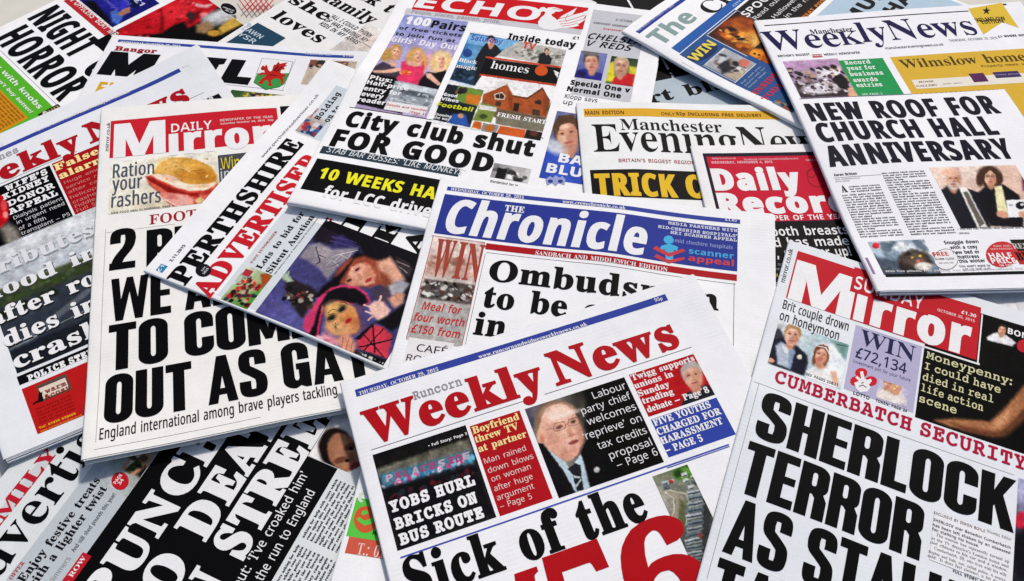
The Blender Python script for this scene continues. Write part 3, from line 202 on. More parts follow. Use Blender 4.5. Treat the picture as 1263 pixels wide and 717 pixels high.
'K':(202,[[24,0,-9,3,-3,9,1,6,3,3,4,1,6,1,16,0,0,148,-17,0,-9,3,-4,8,3,10,9,2,56,0,12,-2,3,-3,1,-7,-1,-6,-4,-3,-16,-2,-7,0,0,-67,68,67,-6,0,-8,1,-5,4,-2,6,3,10,9,2,49,0,8,-2,2,-10,0,-5,-3,-3,-5,-2,-8,-1,-3,0,-63,-61,14,-6,14,-14,17,-24,23,-43,5,0,7,-1,5,-1,3,-3,0,-6,-2,-9,-9,-3,-16,0,-7,1,-5,5,-25,46,-14,20,-14,14,-14,6,-18,-18,0,-51,10,0,8,-1,6,-1,3,-3,1,-6,-1,-6,-3,-4,-4,-2,-8,0]]),
'L':(202,[[22,0,-10,3,-2,9,1,6,3,4,15,1,21,0,0,148,-21,0,-9,1,-6,1,-3,3,-1,6,1,8,3,2,15,2,82,0,9,-2,3,-10,-1,-6,-4,-3,-15,-2,-27,0,0,-148,87,0,0,43,1,10,1,6,3,2,6,2,7,-2,3,-2,2,-16,0,-54,-2,-9,-10,-3]]),
'M':(202,[[14,0,-9,3,-3,9,2,6,2,3,5,1,7,1,6,0,4,149,-2,0,-8,1,-4,1,-3,4,-1,6,3,8,8,2,27,0,11,-2,7,-8,36,-104,34,104,7,8,11,2,28,0,8,-2,2,-8,-1,-6,-3,-4,-4,-1,-8,-1,-2,0,4,-149,6,0,7,-1,5,-1,3,-3,1,-6,-3,-9,-9,-3,-46,0,-12,2,-3,4,-1,6,1,6,3,3,6,1,10,1,7,0,-4,141,-32,-94,-3,-6,-3,-4,-5,-2,-6,0,-6,0,-4,2,-4,4,-2,6,-34,94,-2,-141,11,0,8,-1,5,-1,3,-3,1,-6,0,-6,-4,-4,-12,-2]]),
'N':(202,[[158,-2,-8,0,-6,8,-88,151,0,-134,20,0,8,-1,6,-1,2,-3,2,-6,-2,-6,-3,-4,-15,-2,-48,0,-10,3,-2,9,0,6,4,3,12,2,3,0,0,148,-21,2,-4,3,-2,6,1,7,5,3,8,2,14,0,14,0,12,-2,6,-8,83,-142,0,129,-18,0,-9,1,-6,4,-2,6,1,7,3,3,14,2,47,0,9,-2,2,-10,0,-5,-3,-3,-5,-2,-8,-1,-2,0,0,-165,-1,-5,-2,-3,-9,0]]),
'O':(202,[[101,-5,-24,3,-21,10,-18,16,-14,20,-8,26,-4,28,4,28,8,25,14,21,18,15,21,9,24,4,24,-4,21,-9,18,-15,14,-21,9,-25,3,-28,-3,-30,-9,-24,-14,-21,-18,-15,-21,-10],[101,18,17,2,14,7,12,11,9,16,5,20,2,24,-2,23,-5,19,-9,16,-12,12,-14,6,-17,2,-17,-2,-14,-6,-12,-12,-9,-16,-5,-19,-2,-23,2,-24,5,-20,9,-16,12,-11,14,-7]]),
'P':(202,[[26,0,-8,3,-3,9,3,8,8,3,22,0,0,148,-12,0,-16,2,-4,3,-1,6,3,10,8,2,76,0,25,-2,20,-4,16,-9,11,-11,7,-16,3,-18,-3,-19,-7,-15,-11,-12,-16,-8,-20,-5,-25,-2,-28,0,0,-50,34,0,8,-1,5,-4,2,-6,-1,-6,-3,-4,-5,-2,-8,0],[74,94,30,0,22,3,16,7,10,12,4,17,-4,17,-10,12,-16,6,-22,3,-30,0]]),
'R':(202,[[22,0,-9,3,-3,9,1,6,3,3,4,1,6,1,15,0,0,149,-15,0,-10,3,-4,9,3,8,9,2,68,0,23,0,17,-2,12,-4,10,-5,6,-7,6,-8,6,-14,2,-16,-2,-17,-8,-15,-14,-12,-19,-6,8,-6,6,-8,33,-51,6,0,7,-1,5,-1,2,-3,1,-6,-3,-9,-8,-3,-18,0,-6,1,-4,3,-6,8,-11,16,-12,18,-11,16,-8,12,-7,6,-7,3,-10,1,-22,0,0,-61,12,0,8,-1,5,-1,3,-3,1,-6,-1,-6,-3,-4,-13,-2],[64,106,34,0,20,2,15,6,9,10,2,15,-2,15,-9,10,-14,6,-19,2,-36,0]]),
'S':(202,[[40,-6,-7,1,-5,6,-2,9,-1,15,-1,15,0,8,0,4,0,6,2,4,4,3,6,1,10,-4,5,-11,5,-13,12,-12,15,-6,19,-3,20,3,16,8,9,11,3,13,-4,16,-10,10,-18,6,-24,3,-28,7,-21,10,-9,10,-6,12,-1,15,2,15,7,15,11,11,15,10,18,6,20,2,19,-2,22,-8,1,4,2,3,8,2,8,-2,4,-5,3,-40,0,-2,-3,-8,-9,-4,-9,4,-4,9,-6,11,-9,8,-13,6,-16,2,-18,-3,-14,-7,-10,-12,-2,-14,4,-14,12,-10,21,-5,26,-3,25,-6,18,-12,12,-16,3,-20,-3,-17,-6,-15,-11,-12,-15,-10,-19,-5,-21,-2,-24,3,-25,8,-1,-6,-2,-4,-4,-2]]),
'T':(202,[[55,0,-9,3,-2,9,0,6,3,3,4,1,7,1,30,0,0,148,-47,0,-1,-43,-2,-15,-4,-3,-7,-1,-7,1,-4,5,0,7,2,61,2,9,10,2,142,0,10,-2,2,-9,2,-62,-2,-9,-8,-3,-8,1,-3,3,-3,15,-1,43,-47,0,0,-148,32,0,9,-3,3,-8,-2,-9,-9,-3]]),
'U':(202,[[101,-5,-20,2,-17,7,-14,11,-11,15,-7,20,-2,24,0,97,-4,0,-7,1,-5,2,-2,3,-2,5,2,8,4,2,15,2,33,0,16,-2,3,-3,1,-7,-1,-5,-3,-3,-6,-2,-10,-1,-8,0,0,-93,4,-26,8,-19,8,-8,12,-5,14,-2,16,2,11,5,9,8,7,19,3,26,0,93,-9,0,-10,1,-7,1,-3,3,-1,6,0,7,4,3,14,2,44,0,8,-2,3,-10,-1,-5,-2,-3,-6,-2,-8,-1,-2,0,0,-97,-2,-24,-6,-20,-10,-15,-14,-11,-17,-7]]),
'W':(202,[[48,0,-4,0,-2,2,-2,6,-24,164,-2,0,-10,3,-4,9,2,4,2,4,6,2,53,0,11,-2,4,-3,0,-5,-3,-9,-11,-3,-23,0,18,-130,28,98,3,6,7,2,7,0,8,-2,3,-6,31,-98,17,130,-26,0,-11,3,-4,9,2,5,2,3,12,2,54,0,3,0,3,-2,2,-4,0,-4,-2,-9,-10,-3,-2,0,-23,-164,-2,-6,-5,-2,-12,0,-5,2,-3,5,-36,113,-32,-113,-2,-5,-6,-2]]),
'Y':(202,[[61,0,-13,2,-4,4,0,6,0,6,4,4,16,1,24,0,0,55,-56,93,-2,0,-8,1,-6,2,-2,3,-1,5,1,8,4,2,14,2,38,0,13,-2,3,-3,0,-7,0,-5,-4,-3,-6,-2,-8,-1,-6,0,40,-71,42,71,-8,0,-7,1,-5,2,-2,3,-2,5,2,7,2,3,14,2,31,0,15,-2,4,-3,0,-7,0,-5,-4,-3,-4,-2,-8,-1,-3,0,-56,-96,0,-52,24,0,15,-1,4,-4,1,-6,-1,-6,-3,-4,-5,-2,-9,0]]),
'a':(202,[[77,-4,-23,4,-16,10,-12,15,-4,20,2,16,8,13,10,11,24,11,32,4,20,-2,20,-4,0,2,-3,16,-7,11,-12,7,-16,2,-13,-2,-15,-4,-14,-6,-7,-2,-4,2,-3,2,-3,4,-1,6,4,8,14,8,20,6,23,2,19,-2,16,-5,12,-7,8,-12,5,-14,1,-18,0,-75,9,0,15,-2,4,-3,0,-6,-3,-9,-9,-3,-26,0,-8,2,-4,8,-2,11,-19,-14,-21,-9],[81,21,13,1,14,4,12,6,9,7,7,8,2,7,0,18,-18,5,-17,1,-23,-2,-18,-6,-10,-10,-4,-14,3,-9,7,-9,10,-5]]),
'b':(202,[[112,-3,-20,3,-18,8,-13,14,0,-14,-1,-6,-6,-2,-30,0,-10,3,-2,9,0,6,4,3,14,2,4,0,0,168,-12,1,-6,2,-3,4,-1,5,2,9,10,2,26,0,6,-1,3,-5,0,-80,14,13,18,8,22,3,21,-3,18,-8,16,-12,12,-16,7,-19,3,-20,-3,-20,-7,-19,-13,-15,-15,-13,-19,-7],[110,23,20,3,17,12,11,16,4,21,-2,15,-5,12,-8,10,-11,8,-12,6,-14,2,-14,-2,-13,-6,-11,-8,-8,-10,-4,-12,-2,-15,2,-14,4,-13,8,-10,10,-8,13,-6]]),
'c':(202,[[99,-4,-23,2,-20,8,-16,13,-13,17,-8,18,-3,22,3,22,8,18,13,17,16,12,20,8,22,3,25,-4,27,-10,0,0,4,8,9,3,7,-1,3,-4,2,-16,0,-30,-3,-9,-10,-3,-7,2,-5,8,-12,16,-8,6,-8,4,-10,3,-10,1,-16,-2,-14,-5,-12,-9,-8,-10,-6,-14,-2,-14,2,-16,6,-13,8,-11,18,-12,22,-4,18,3,18,7,16,12,6,4,6,2,5,-2,3,-2,3,-4,1,-4,-2,-6,-5,-7,-7,-7,-10,-6,-12,-6,-13,-4,-14,-3]]),
'd':(202,[[88,-4,-20,2,-18,8,-14,12,-12,16,-7,18,-2,22,3,21,7,19,13,16,16,12,18,8,20,2,22,-3,18,-7,14,-14,0,63,-8,0,-18,2,-4,3,-1,7,3,9,10,2,34,0,6,-1,3,-5,0,-185,7,0,8,-1,6,-4,2,-6,-4,-9,-8,-3,-32,0,-4,2,-2,6,0,14,-15,-14,-19,-9],[94,22,14,2,13,5,11,8,8,11,4,12,2,15,-1,15,-5,12,-8,10,-10,8,-12,6,-16,2,-20,-4,-17,-12,-11,-16,-3,-22,3,-21,12,-17,16,-10]]),
'e':(202,[[100,-4,-24,2,-20,8,-16,12,-13,16,-7,20,-3,22,3,22,8,20,13,16,17,12,21,7,24,3,22,-3,19,-7,16,-12,12,-14,8,-17,3,-19,-1,-10,-5,-4,-17,-2,-114,0,4,-21,12,-15,17,-10,23,-3,12,1,12,3,25,10,11,5,9,2,5,-1,3,-3,3,-3,0,-4,-2,-6,-6,-6,-8,-5,-12,-6,-26,-7],[46,90,107,0,-5,18,-11,13,-15,9,-19,3,-20,-3,-17,-8,-12,-14]]),
'f':(202,[[45,0,-11,3,-3,9,3,8,10,4,28,0,0,100,-27,0,-10,2,-3,10,3,8,9,4,27,0,-1,5,0,6,2,18,6,15,10,10,22,10,32,3,20,-2,12,-5,4,-10,-1,-4,-3,-4,-4,-3,-6,-1,-14,2,-19,2,-16,-2,-11,-6,-6,-10,-2,-15,0,-5,0,-4,58,0,10,-4,4,-8,-4,-10,-9,-2,-57,0,0,-100,54,0,10,-4,3,-8,-3,-9,-10,-3]]),
'g':(202,[[92,-66,-20,2,-12,5,-4,9,2,4,3,4,5,4,5,0,7,0,7,-1,13,-1,21,3,13,9,8,14,3,24,0,19,-14,-13,-17,-7,-19,-3,-19,3,-18,7,-14,12,-11,14,-7,18,-2,20,2,19,8,17,11,15,15,11,17,8,19,2,24,-5,24,-14,0,11,3,6,7,2,25,0,10,-4,3,-8,-1,-6,-3,-3,-6,-2,-10,-1,-2,0,0,-123,-1,-17,-3,-14,-4,-10,-5,-8,-8,-7,-10,-5,-19,-8],[96,32,20,3,16,10,10,15,3,20,-3,18,-10,16,-16,10,-20,4,-18,-4,-16,-10,-11,-15,-3,-19,3,-20,11,-14,15,-10]]),
'h':(202,[[30,0,-10,3,-3,9,1,6,4,3,14,2,4,0,0,168,-12,1,-7,2,-3,4,-1,5,3,9,10,2,24,0,8,-1,2,-5,0,-74,16,12,16,7,16,3,22,-4,17,-12,8,-11,5,-15,2,-17,0,-74,7,0,9,-1,4,-4,2,-6,-3,-9,-9,-3,-44,0,-6,0,-4,2,-3,4,-1,6,2,6,2,3,5,1,7,1,7,0,0,68,-3,17,-6,12,-11,8,-15,2,-10,-1,-10,-3,-9,-7,-7,-7,-4,-10,-2,-11,0,-68,7,0,7,-1,5,-1,3,-3,0,-6,0,-6,-2,-4,-4,-2,-6,0]]),
'i':(202,[[103,182,-9,2,-5,2,-3,4,0,9,1,17,2,5,3,3,11,2,9,-2,4,-2,3,-8,1,-10,-1,-12,-2,-6,-5,-2],[40,0,-9,3,-3,9,3,8,11,3,50,0,0,105,-32,0,-11,3,-3,9,3,8,10,4,48,0,7,-2,2,-6,0,-121,53,0,9,-3,4,-8,-2,-6,-2,-4,-4,-2,-6,0]]),
'l':(202,[[44,0,-10,3,-3,9,3,8,10,3,46,0,0,168,-28,0,-12,1,-8,2,-2,4,-2,5,4,9,10,2,54,0,6,-1,3,-5,0,-185,51,0,9,-3,3,-8,0,-6,-2,-4,-4,-2,-7,0]]),
'm':(202,[[13,0,-9,3,-4,9,2,6,2,3,6,1,10,1,3,0,0,105,-7,0,-9,2,-5,4,-2,6,4,8,9,4,25,0,8,-2,2,-8,14,10,17,4,13,-3,10,-7,7,-10,11,10,12,7,14,3,14,-2,10,-5,8,-9,6,-18,2,-25,0,-74,3,0,9,-1,4,-1,4,-3,0,-6,-3,-9,-9,-3,-20,0,-7,2,-5,6,-1,8,0,75,-1,21,-3,11,-5,5,-9,2,-11,-2,-8,-8,-6,-12,-2,-17,0,-68,4,0,8,-1,5,-1,3,-3,0,-6,-2,-9,-8,-3,-22,0,-6,1,-3,3,-2,14,0,86,-1,11,-5,9,-7,4,-8,2,-10,-2,-8,-5,-6,-9,0,-91,6,0,8,-1,4,-1,4,-3,0,-6,0,-6,-2,-4,-4,-2,-8,0]]),
'n':(202,[[31,0,-10,3,-3,9,0,6,4,3,14,2,4,0,0,105,-8,0,-8,2,-5,4,-1,6,0,6,4,4,18,2,16,0,6,-2,3,-6,0,-10,15,12,16,7,17,3,21,-4,18,-12,8,-11,4,-15,2,-17,0,-74,8,0,8,-1,6,-4,1,-6,-1,-6,-4,-4,-5,-2,-7,0,-36,0,-14,2,-2,4,-1,6,1,6,2,3,6,1,8,1,4,0,0,68,-2,17,-6,12,-10,8,-15,2,-11,-1,-10,-4,-8,-6,-8,-8,-4,-9,-2,-10,0,-69,8,0,7,-1,5,-1,2,-3,2,-6,-2,-7,-2,-3,-14,-2]]),
'o':(202,[[101,-4,-23,2,-22,8,-17,12,-13,16,-8,20,-3,22,3,22,8,19,13,16,17,12,21,8,24,3,24,-3,21,-8,17,-12,13,-16,8,-19,2,-22,-2,-22,-8,-20,-13,-16,-17,-12,-21,-8],[101,19,16,1,14,6,11,8,10,12,4,14,2,16,-2,15,-4,14,-10,11,-11,10,-14,5,-16,2,-15,-2,-14,-5,-12,-10,-9,-11,-5,-14,-2,-15,2,-16,5,-14,9,-11,12,-9,14,-6]]),
'p':(202,[[24,-66,-10,4,-3,8,1,6,4,4,6,2,9,0,3,0,0,170,-8,0,-8,2,-5,4,-2,6,3,8,10,4,26,0,6,-2,3,-6,0,-15,15,13,18,7,20,3,22,-3,18,-7,16,-12,12,-16,7,-20,3,-20,-2,-21,-8,-18,-12,-15,-14,-11,-18,-7,-21,-2,-23,2,-18,8,-16,14,0,-66,40,0,10,-3,2,-9,0,-5,-2,-4,-4,-2,-8,-1],[110,24,20,4,17,10,11,17,4,20,-2,14,-5,13,-8,10,-10,8,-13,5,-14,1,-15,-1,-13,-5,-10,-8,-8,-11,-4,-12,-2,-14,2,-13,4,-13,8,-10,10,-9,13,-4]]),
'r':(202,[[31,0,-10,3,-3,9,3,8,11,3,28,0,0,105,-19,0,-9,2,-5,4,-1,6,3,8,9,4,38,0,6,-2,3,-6,0,-27,21,21,23,13,25,5,14,-2,10,-4,6,-8,2,-8,-1,-6,-3,-4,-5,-4,-5,-1,-5,1,-7,4,-8,4,-8,1,-18,-5,-20,-12,-21,-21,0,-68,55,0,8,-3,4,-8,-1,-6,-2,-4,-4,-2,-7,0]]),
's':(202,[[42,-4,-8,2,-4,5,-1,9,0,29,3,10,9,3,7,-2,4,-8,7,-10,11,-8,17,-6,19,-2,16,2,12,4,8,9,2,10,-2,11,-6,6,-12,4,-16,0,-10,0,-29,4,-21,8,-10,9,-6,11,-2,14,2,13,5,11,9,9,20,9,27,4,19,-2,18,-4,2,-1,2,-1,4,2,7,4,7,1,6,-2,4,-5,0,-10,0,-19,0,-9,-4,-6,-6,-1,-6,3,-8,8,-14,12,-16,6,-18,3,-15,-2,-11,-5,-6,-8,-3,-9,3,-9,6,-6,14,-4,20,0,22,-2,19,-3,15,-6,10,-9,6,-12,2,-15,-2,-13,-6,-12,-8,-10,-21,-10,-27,-4,-24,2,-26,6,-10,-6]]),
't':(202,[[114,-3,-23,3,-17,8,-12,14,-5,14,-1,24,0,59,-28,0,-10,3,-3,8,1,7,4,3,18,2,18,0,0,42,1,8,4,5,7,1,8,-1,3,-3,1,-8,2,-10,0,-34,64,0,8,-1,6,-4,1,-7,-3,-8,-10,-3,-67,0,0,-55,1,-15,2,-11,4,-8,6,-6,8,-2,10,-1,16,2,19,7,17,6,10,2,4,0,4,-3,2,-4,0,-5,-1,-5,-6,-5,-19,-10,-24,-6]]),
'u':(202,[[88,-4,-23,4,-17,11,-10,18,-4,25,0,74,-7,0,-8,2,-5,4,-2,6,4,8,9,4,25,0,5,-1,3,-1,2,-10,0,-80,2,-17,6,-13,12,-6,16,-3,12,1,10,4,9,6,7,8,4,10,2,10,0,68,-23,0,-9,3,-3,9,3,8,10,4,35,0,7,-2,3,-2,1,-12,0,-113,8,0,8,-1,6,-4,1,-6,-3,-9,-10,-3,-25,0,-7,2,-2,4,0,12,-13,-9,-12,-7,-13,-4]]),
'v':(202,[[98,-6,-6,1,-5,3,-7,10,-54,120,-9,1,-5,1,-4,4,-1,6,3,8,10,4,46,0,12,-2,2,-4,2,-6,-2,-6,-3,-4,-6,-1,-9,-1,-6,0,43,-106,47,106,-9,0,-10,1,-7,1,-4,4,-1,6,1,6,2,4,12,2,52,0,9,-4,3,-8,0,-6,-4,-4,-6,-1,-8,-1,-4,0,-54,-120,-3,-6,-4,-4,-5,-3]]),
'w':(202,[[65,-6,-6,1,-5,3,-5,10,-37,120,-7,1,-5,2,-2,3,-1,6,3,8,10,4,44,0,11,-2,3,-4,0,-6,-1,-6,-3,-4,-6,-1,-10,-1,-10,0,28,-98,20,72,6,8,8,2,6,0,5,-3,5,-11,21,-68,27,98,-11,0,-9,1,-6,1,-3,4,-1,6,1,6,2,3,5,2,6,1,44,0,8,-4,2,-8,0,-6,-2,-3,-5,-2,-7,-1,-36,-122,-6,-9,-8,-3,-6,1,-5,3,-5,10,-22,76,-21,-78,-5,-9]]),
'y':(202,[[28,-66,-7,1,-4,2,-3,4,0,5,3,9,9,3,36,0,26,52,-60,118,-8,1,-6,2,-3,3,-1,6,3,8,10,4,45,0,12,-2,3,-4,1,-6,-1,-6,-3,-3,-6,-2,-9,-1,-6,0,44,-90,45,90,-6,0,-9,1,-6,2,-3,3,-2,6,1,6,3,4,12,2,40,0,10,-4,4,-8,-2,-6,-2,-3,-13,-3,-87,-170,8,0,16,-2,3,-4,1,-6,-3,-8,-10,-4]]),
    },
    'NR': {
'A':(214,[[0,0,94,241,27,0,93,-241,-31,0,-29,74,-95,0,-29,-74],[69,101,76,0,-27,73,-3,10,-5,14,-3,12,-5,-21,-6,-15]]),
'B':(218,[[32,0,0,240,69,0,39,-4,29,-10,13,-10,8,-16,2,-20,-3,-19,-9,-16,-14,-11,-20,-6,0,-2,15,-4,13,-5,10,-8,9,-11,5,-13,2,-17,-2,-20,-8,-16,-12,-14,-17,-10,-20,-6,-24,-2],[63,138,44,0,26,2,17,8,8,12,3,17,-3,17,-11,12,-18,6,-27,2,-39,0],[63,26,48,0,27,2,18,10,9,14,3,18,-4,18,-9,13,-18,9,-28,2,-46,0]]),
'C':(212,[[130,-4,-33,4,-27,12,-22,18,-16,24,-8,31,-4,35,4,34,10,30,16,25,23,19,29,11,34,4,35,-3,31,-11,-12,-25,-25,8,-14,4,-15,0,-24,-2,-21,-9,-17,-15,-12,-18,-7,-24,-3,-28,2,-28,8,-24,11,-19,16,-15,21,-8,25,-3,30,3,27,6,0,-26,-28,-7]]),
'D':(245,[[32,0,0,240,74,0,34,-4,29,-10,23,-16,18,-23,11,-29,3,-36,-3,-37,-11,-31,-18,-24,-26,-16,-30,-10,-36,-4],[63,26,33,0,29,2,25,8,18,14,14,18,8,24,2,29,-2,29,-8,24,-13,18,-18,12,-22,8,-27,2,-39,0]]),
'E':(186,[[32,0,0,240,134,0,0,-27,-103,0,0,-75,97,0,0,-26,-97,0,0,-86,103,0,0,-26]]),
'F':(174,[[32,0,0,240,134,0,0,-27,-103,0,0,-85,97,0,0,-26,-97,0,0,-102]]),
'G':(244,[[136,-4,-35,4,-29,12,-22,18,-16,24,-10,30,-4,36,4,35,12,30,18,25,24,18,30,12,36,3,20,-1,19,-2,17,-5,16,-6,-11,-26,-29,9,-16,4,-17,0,-27,-2,-22,-9,-18,-15,-14,-18,-8,-24,-2,-28,2,-27,8,-23,11,-20,17,-15,23,-9,29,-3,27,1,21,4,0,72,-54,0,0,26,84,0,0,-117,-20,-5,-20,-4,-21,-2]]),
'H':(249,[[32,0,0,240,31,0,0,-102,123,0,0,102,30,0,0,-240,-30,0,0,112,-123,0,0,-112]]),
'I':(114,[[14,0,0,18,28,6,0,192,-28,6,0,18,86,0,0,-18,-28,-6,0,-192,28,-6,0,-18]]),
'K':(208,[[32,0,0,240,31,0,0,-118,21,22,20,23,65,73,35,0,-95,-104,99,-136,-36,0,-84,114,-25,-21,0,-93]]),
'L':(176,[[32,0,0,240,31,0,0,-213,105,0,0,-27]]),
'M':(304,[[32,0,0,240,45,0,74,-196,1,0,76,196,44,0,0,-240,-30,0,0,148,1,34,1,28,-1,0,-80,-210,-25,0,-78,210,-2,0,2,-28,0,-36,0,-146]]),
'N':(255,[[32,0,0,240,36,0,128,-198,1,0,-1,16,-1,23,-1,23,0,136,28,0,0,-240,-34,0,-129,199,-1,0,2,-29,0,-36,0,-134]]),
'O':(262,[[132,-4,-24,2,-21,6,-17,8,-22,18,-16,26,-8,30,-4,34,4,35,8,30,16,25,22,18,17,8,21,6,24,2,32,-4,28,-12,22,-18,15,-25,9,-30,4,-35,-4,-34,-9,-31,-15,-25,-22,-18,-28,-12],[132,23,24,3,20,8,15,15,11,19,6,24,2,28,-2,28,-6,24,-11,19,-15,15,-20,8,-24,3,-25,-3,-20,-8,-15,-15,-11,-19,-7,-24,-2,-28,2,-28,7,-24,11,-19,14,-15,20,-8]]),
'P':(203,[[32,0,0,240,64,0,28,-2,24,-6,16,-10,12,-14,8,-18,2,-21,-2,-19,-7,-18,-12,-16,-18,-12,-25,-8,-32,-2,-27,0,0,-94],[63,119,24,0,30,3,21,8,10,10,5,12,2,16,-2,14,-5,12,-8,8,-19,9,-27,3,-31,0]]),
'R':(209,[[32,0,0,240,66,0,28,-2,22,-6,16,-9,12,-13,8,-18,2,-20,-2,-18,-5,-14,-8,-12,-10,-8,-11,-8,-12,-4,66,-108,-36,0,-58,99,-47,0,0,-99],[63,124,35,0,26,4,18,8,10,14,3,20,-2,14,-5,12,-8,8,-18,7,-25,3,-34,0]]),
'S':(184,[[83,-4,-19,2,-18,2,-16,4,-13,4,0,29,30,-10,19,-3,18,-1,24,3,16,7,11,13,3,16,-1,10,-3,10,-8,7,-10,7,-34,15,-27,12,-19,15,-9,12,-5,14,-2,18,2,18,8,14,12,13,15,9,19,6,20,1,20,-1,17,-2,15,-5,15,-5,-9,-26,-28,9,-14,3,-16,0,-20,-2,-14,-7,-8,-11,-4,-14,2,-12,4,-8,6,-8,10,-7,31,-13,19,-8,17,-10,13,-9,9,-11,5,-14,2,-18,-2,-20,-8,-16,-12,-14,-18,-10,-20,-6]]),
'T':(186,[[78,0,0,213,-74,0,0,27,179,0,0,-27,-75,0,0,-213]]),
'U':(246,[[122,-4,-28,4,-22,8,-18,13,-14,18,-7,21,-3,26,0,154,30,0,0,-156,2,-18,6,-15,8,-12,12,-9,16,-6,19,-1,20,2,15,5,12,10,12,20,3,24,0,156,30,0,0,-156,-3,-23,-7,-21,-13,-18,-18,-14,-24,-8]]),
'V':(202,[[86,0,-86,240,32,0,54,-154,8,-28,6,-24,7,24,9,28,54,154,32,0,-86,-240]]),
'W':(312,[[68,0,-64,240,32,0,37,-146,7,-30,4,-28,6,29,7,30,43,145,30,0,44,-146,8,-30,6,-28,4,28,8,30,36,146,32,0,-64,-240,-30,0,-47,157,-5,19,-5,18,-2,10,-3,-18,-8,-30,-46,-156]]),
'Y':(190,[[80,0,0,92,-80,148,33,0,62,-118,63,118,32,0,-80,-147,0,-93]]),
'a':(188,[[72,-4,-22,4,-18,10,-10,10,-5,14,-1,16,2,16,7,14,11,12,17,8,22,5,27,3,30,0,0,11,-2,19,-8,12,-11,7,-16,2,-13,-1,-14,-3,-24,-9,-8,22,12,6,15,4,17,4,16,1,20,-1,17,-6,13,-8,8,-11,6,-15,1,-20,0,-122,-21,0,-6,26,-2,0,-12,-14,-12,-8,-16,-6],[79,20,21,4,17,9,9,10,4,13,2,16,0,16,-26,-1,-29,-3,-18,-8,-10,-11,-3,-15,2,-14,7,-8,11,-6]]),
'b':(206,[[114,-4,-20,2,-15,6,-12,9,-9,10,-2,0,-6,-23,-22,0,0,255,30,0,0,-62,0,-21,-2,-16,2,0,9,10,12,10,15,5,20,2,20,-3,18,-8,16,-12,11,-18,7,-24,2,-28,-2,-28,-7,-24,-11,-18,-16,-13,-18,-7],[110,21,14,2,12,6,10,10,8,21,4,30,-4,30,-8,22,-16,12,-21,4,-17,-2,-14,-5,-9,-9,-8,-21,-3,-30,0,-1,3,-30,8,-21,9,-10,14,-6]]),
'c':(161,[[100,-4,-22,3,-20,7,-16,13,-13,17,-8,24,-3,29,3,30,9,24,12,18,18,13,20,7,23,3,27,-4,20,-6,-9,-25,-19,6,-20,3,-23,-5,-17,-13,-10,-21,-3,-29,3,-30,10,-20,10,-10,13,-6,15,-2,14,1,12,2,21,7,0,-26,-20,-7]]),
'd':(206,[[92,-4,-20,3,-18,8,-16,13,-10,18,-8,24,-2,28,2,28,8,24,11,18,15,13,18,7,20,4,20,-2,15,-6,12,-9,9,-10,2,0,0,13,-2,14,0,71,30,0,0,-255,-24,0,-4,24,-2,0,-9,-10,-12,-10,-15,-6],[97,21,17,2,14,5,9,9,9,19,3,28,0,6,-3,29,-8,22,-10,10,-14,6,-18,2,-14,-3,-12,-6,-9,-10,-9,-22,-3,-29,3,-29,9,-21,9,-10,12,-6]]),
'e':(190,[[105,-4,-24,3,-21,8,-18,13,-12,18,-9,23,-3,27,3,28,7,24,12,18,16,14,20,8,22,4,22,-3,18,-7,14,-13,12,-16,6,-20,2,-23,0,-18,-123,0,2,-18,5,-16,8,-12,12,-9,14,-5,16,-2,16,0,15,3,27,9,0,-26,-27,-8,-15,-2],[50,108,92,0,-4,20,-7,17,-14,11,-19,3,-19,-3,-15,-10,-10,-16]]),
'f':(116,[[36,0,0,157,-31,0,0,14,31,10,0,11,2,20,6,17,8,13,12,8,14,5,17,2,19,-2,16,-4,-8,-23,-12,3,-14,1,-14,-2,-8,-7,-6,-13,-2,-18,0,-12,46,0,0,-23,-46,0,0,-157]]),
'g':(206,[[98,-80,-36,2,-30,9,0,27,30,-10,37,-4,21,4,16,10,10,16,3,20,0,8,0,12,1,10,-2,0,-14,-16,-18,-8,-24,-4,-21,4,-18,8,-15,13,-11,19,-7,22,-2,28,2,26,7,23,11,19,15,14,18,8,21,4,18,-2,14,-6,14,-8,11,-12,1,0,4,24,24,0,0,-183,-2,-23,-7,-20,-11,-15,-15,-11,-21,-6],[97,21,17,1,12,6,10,8,10,18,3,28,0,8,-3,32,-10,20,-10,10,-13,4,-17,2,-14,-2,-11,-6,-9,-10,-10,-22,-3,-28,3,-30,10,-22,8,-10,12,-5]]),
'h':(208,[[28,0,0,255,30,0,0,-75,-2,-25,2,0,10,12,14,9,16,5,16,2,20,-1,17,-6,13,-8,9,-13,5,-17,2,-21,0,-117,-29,0,0,115,-3,19,-7,14,-13,8,-17,2,-18,-2,-14,-5,-9,-9,-9,-21,-3,-28,0,-93]]),
'i':(86,[[44,210,-7,1,-6,3,-3,6,-2,8,2,9,3,6,6,3,7,2,6,-2,6,-3,4,-6,1,-9,-1,-8,-4,-6,-6,-3],[28,0,0,180,30,0,0,-180]]),
'j':(86,[[44,210,-7,1,-6,3,-3,6,-2,8,2,9,3,6,6,3,7,2,6,-2,6,-3,4,-6,1,-9,-1,-8,-4,-6,-6,-3],[8,-80,-16,0,-10,4,0,24,10,-3,12,-1,10,2,8,4,5,8,1,14,0,208,30,0,0,-207,-3,-23,-9,-16,-10,-8,-12,-5]]),
'k':(180,[[28,0,0,255,30,0,0,-133,0,-14,-2,-16,2,0,6,8,8,10,7,9,57,61,36,0,-74,-77,78,-103,-36,0,-62,84,-20,-18,0,-66]]),
'l':(86,[[28,0,0,255,30,0,0,-255]]),
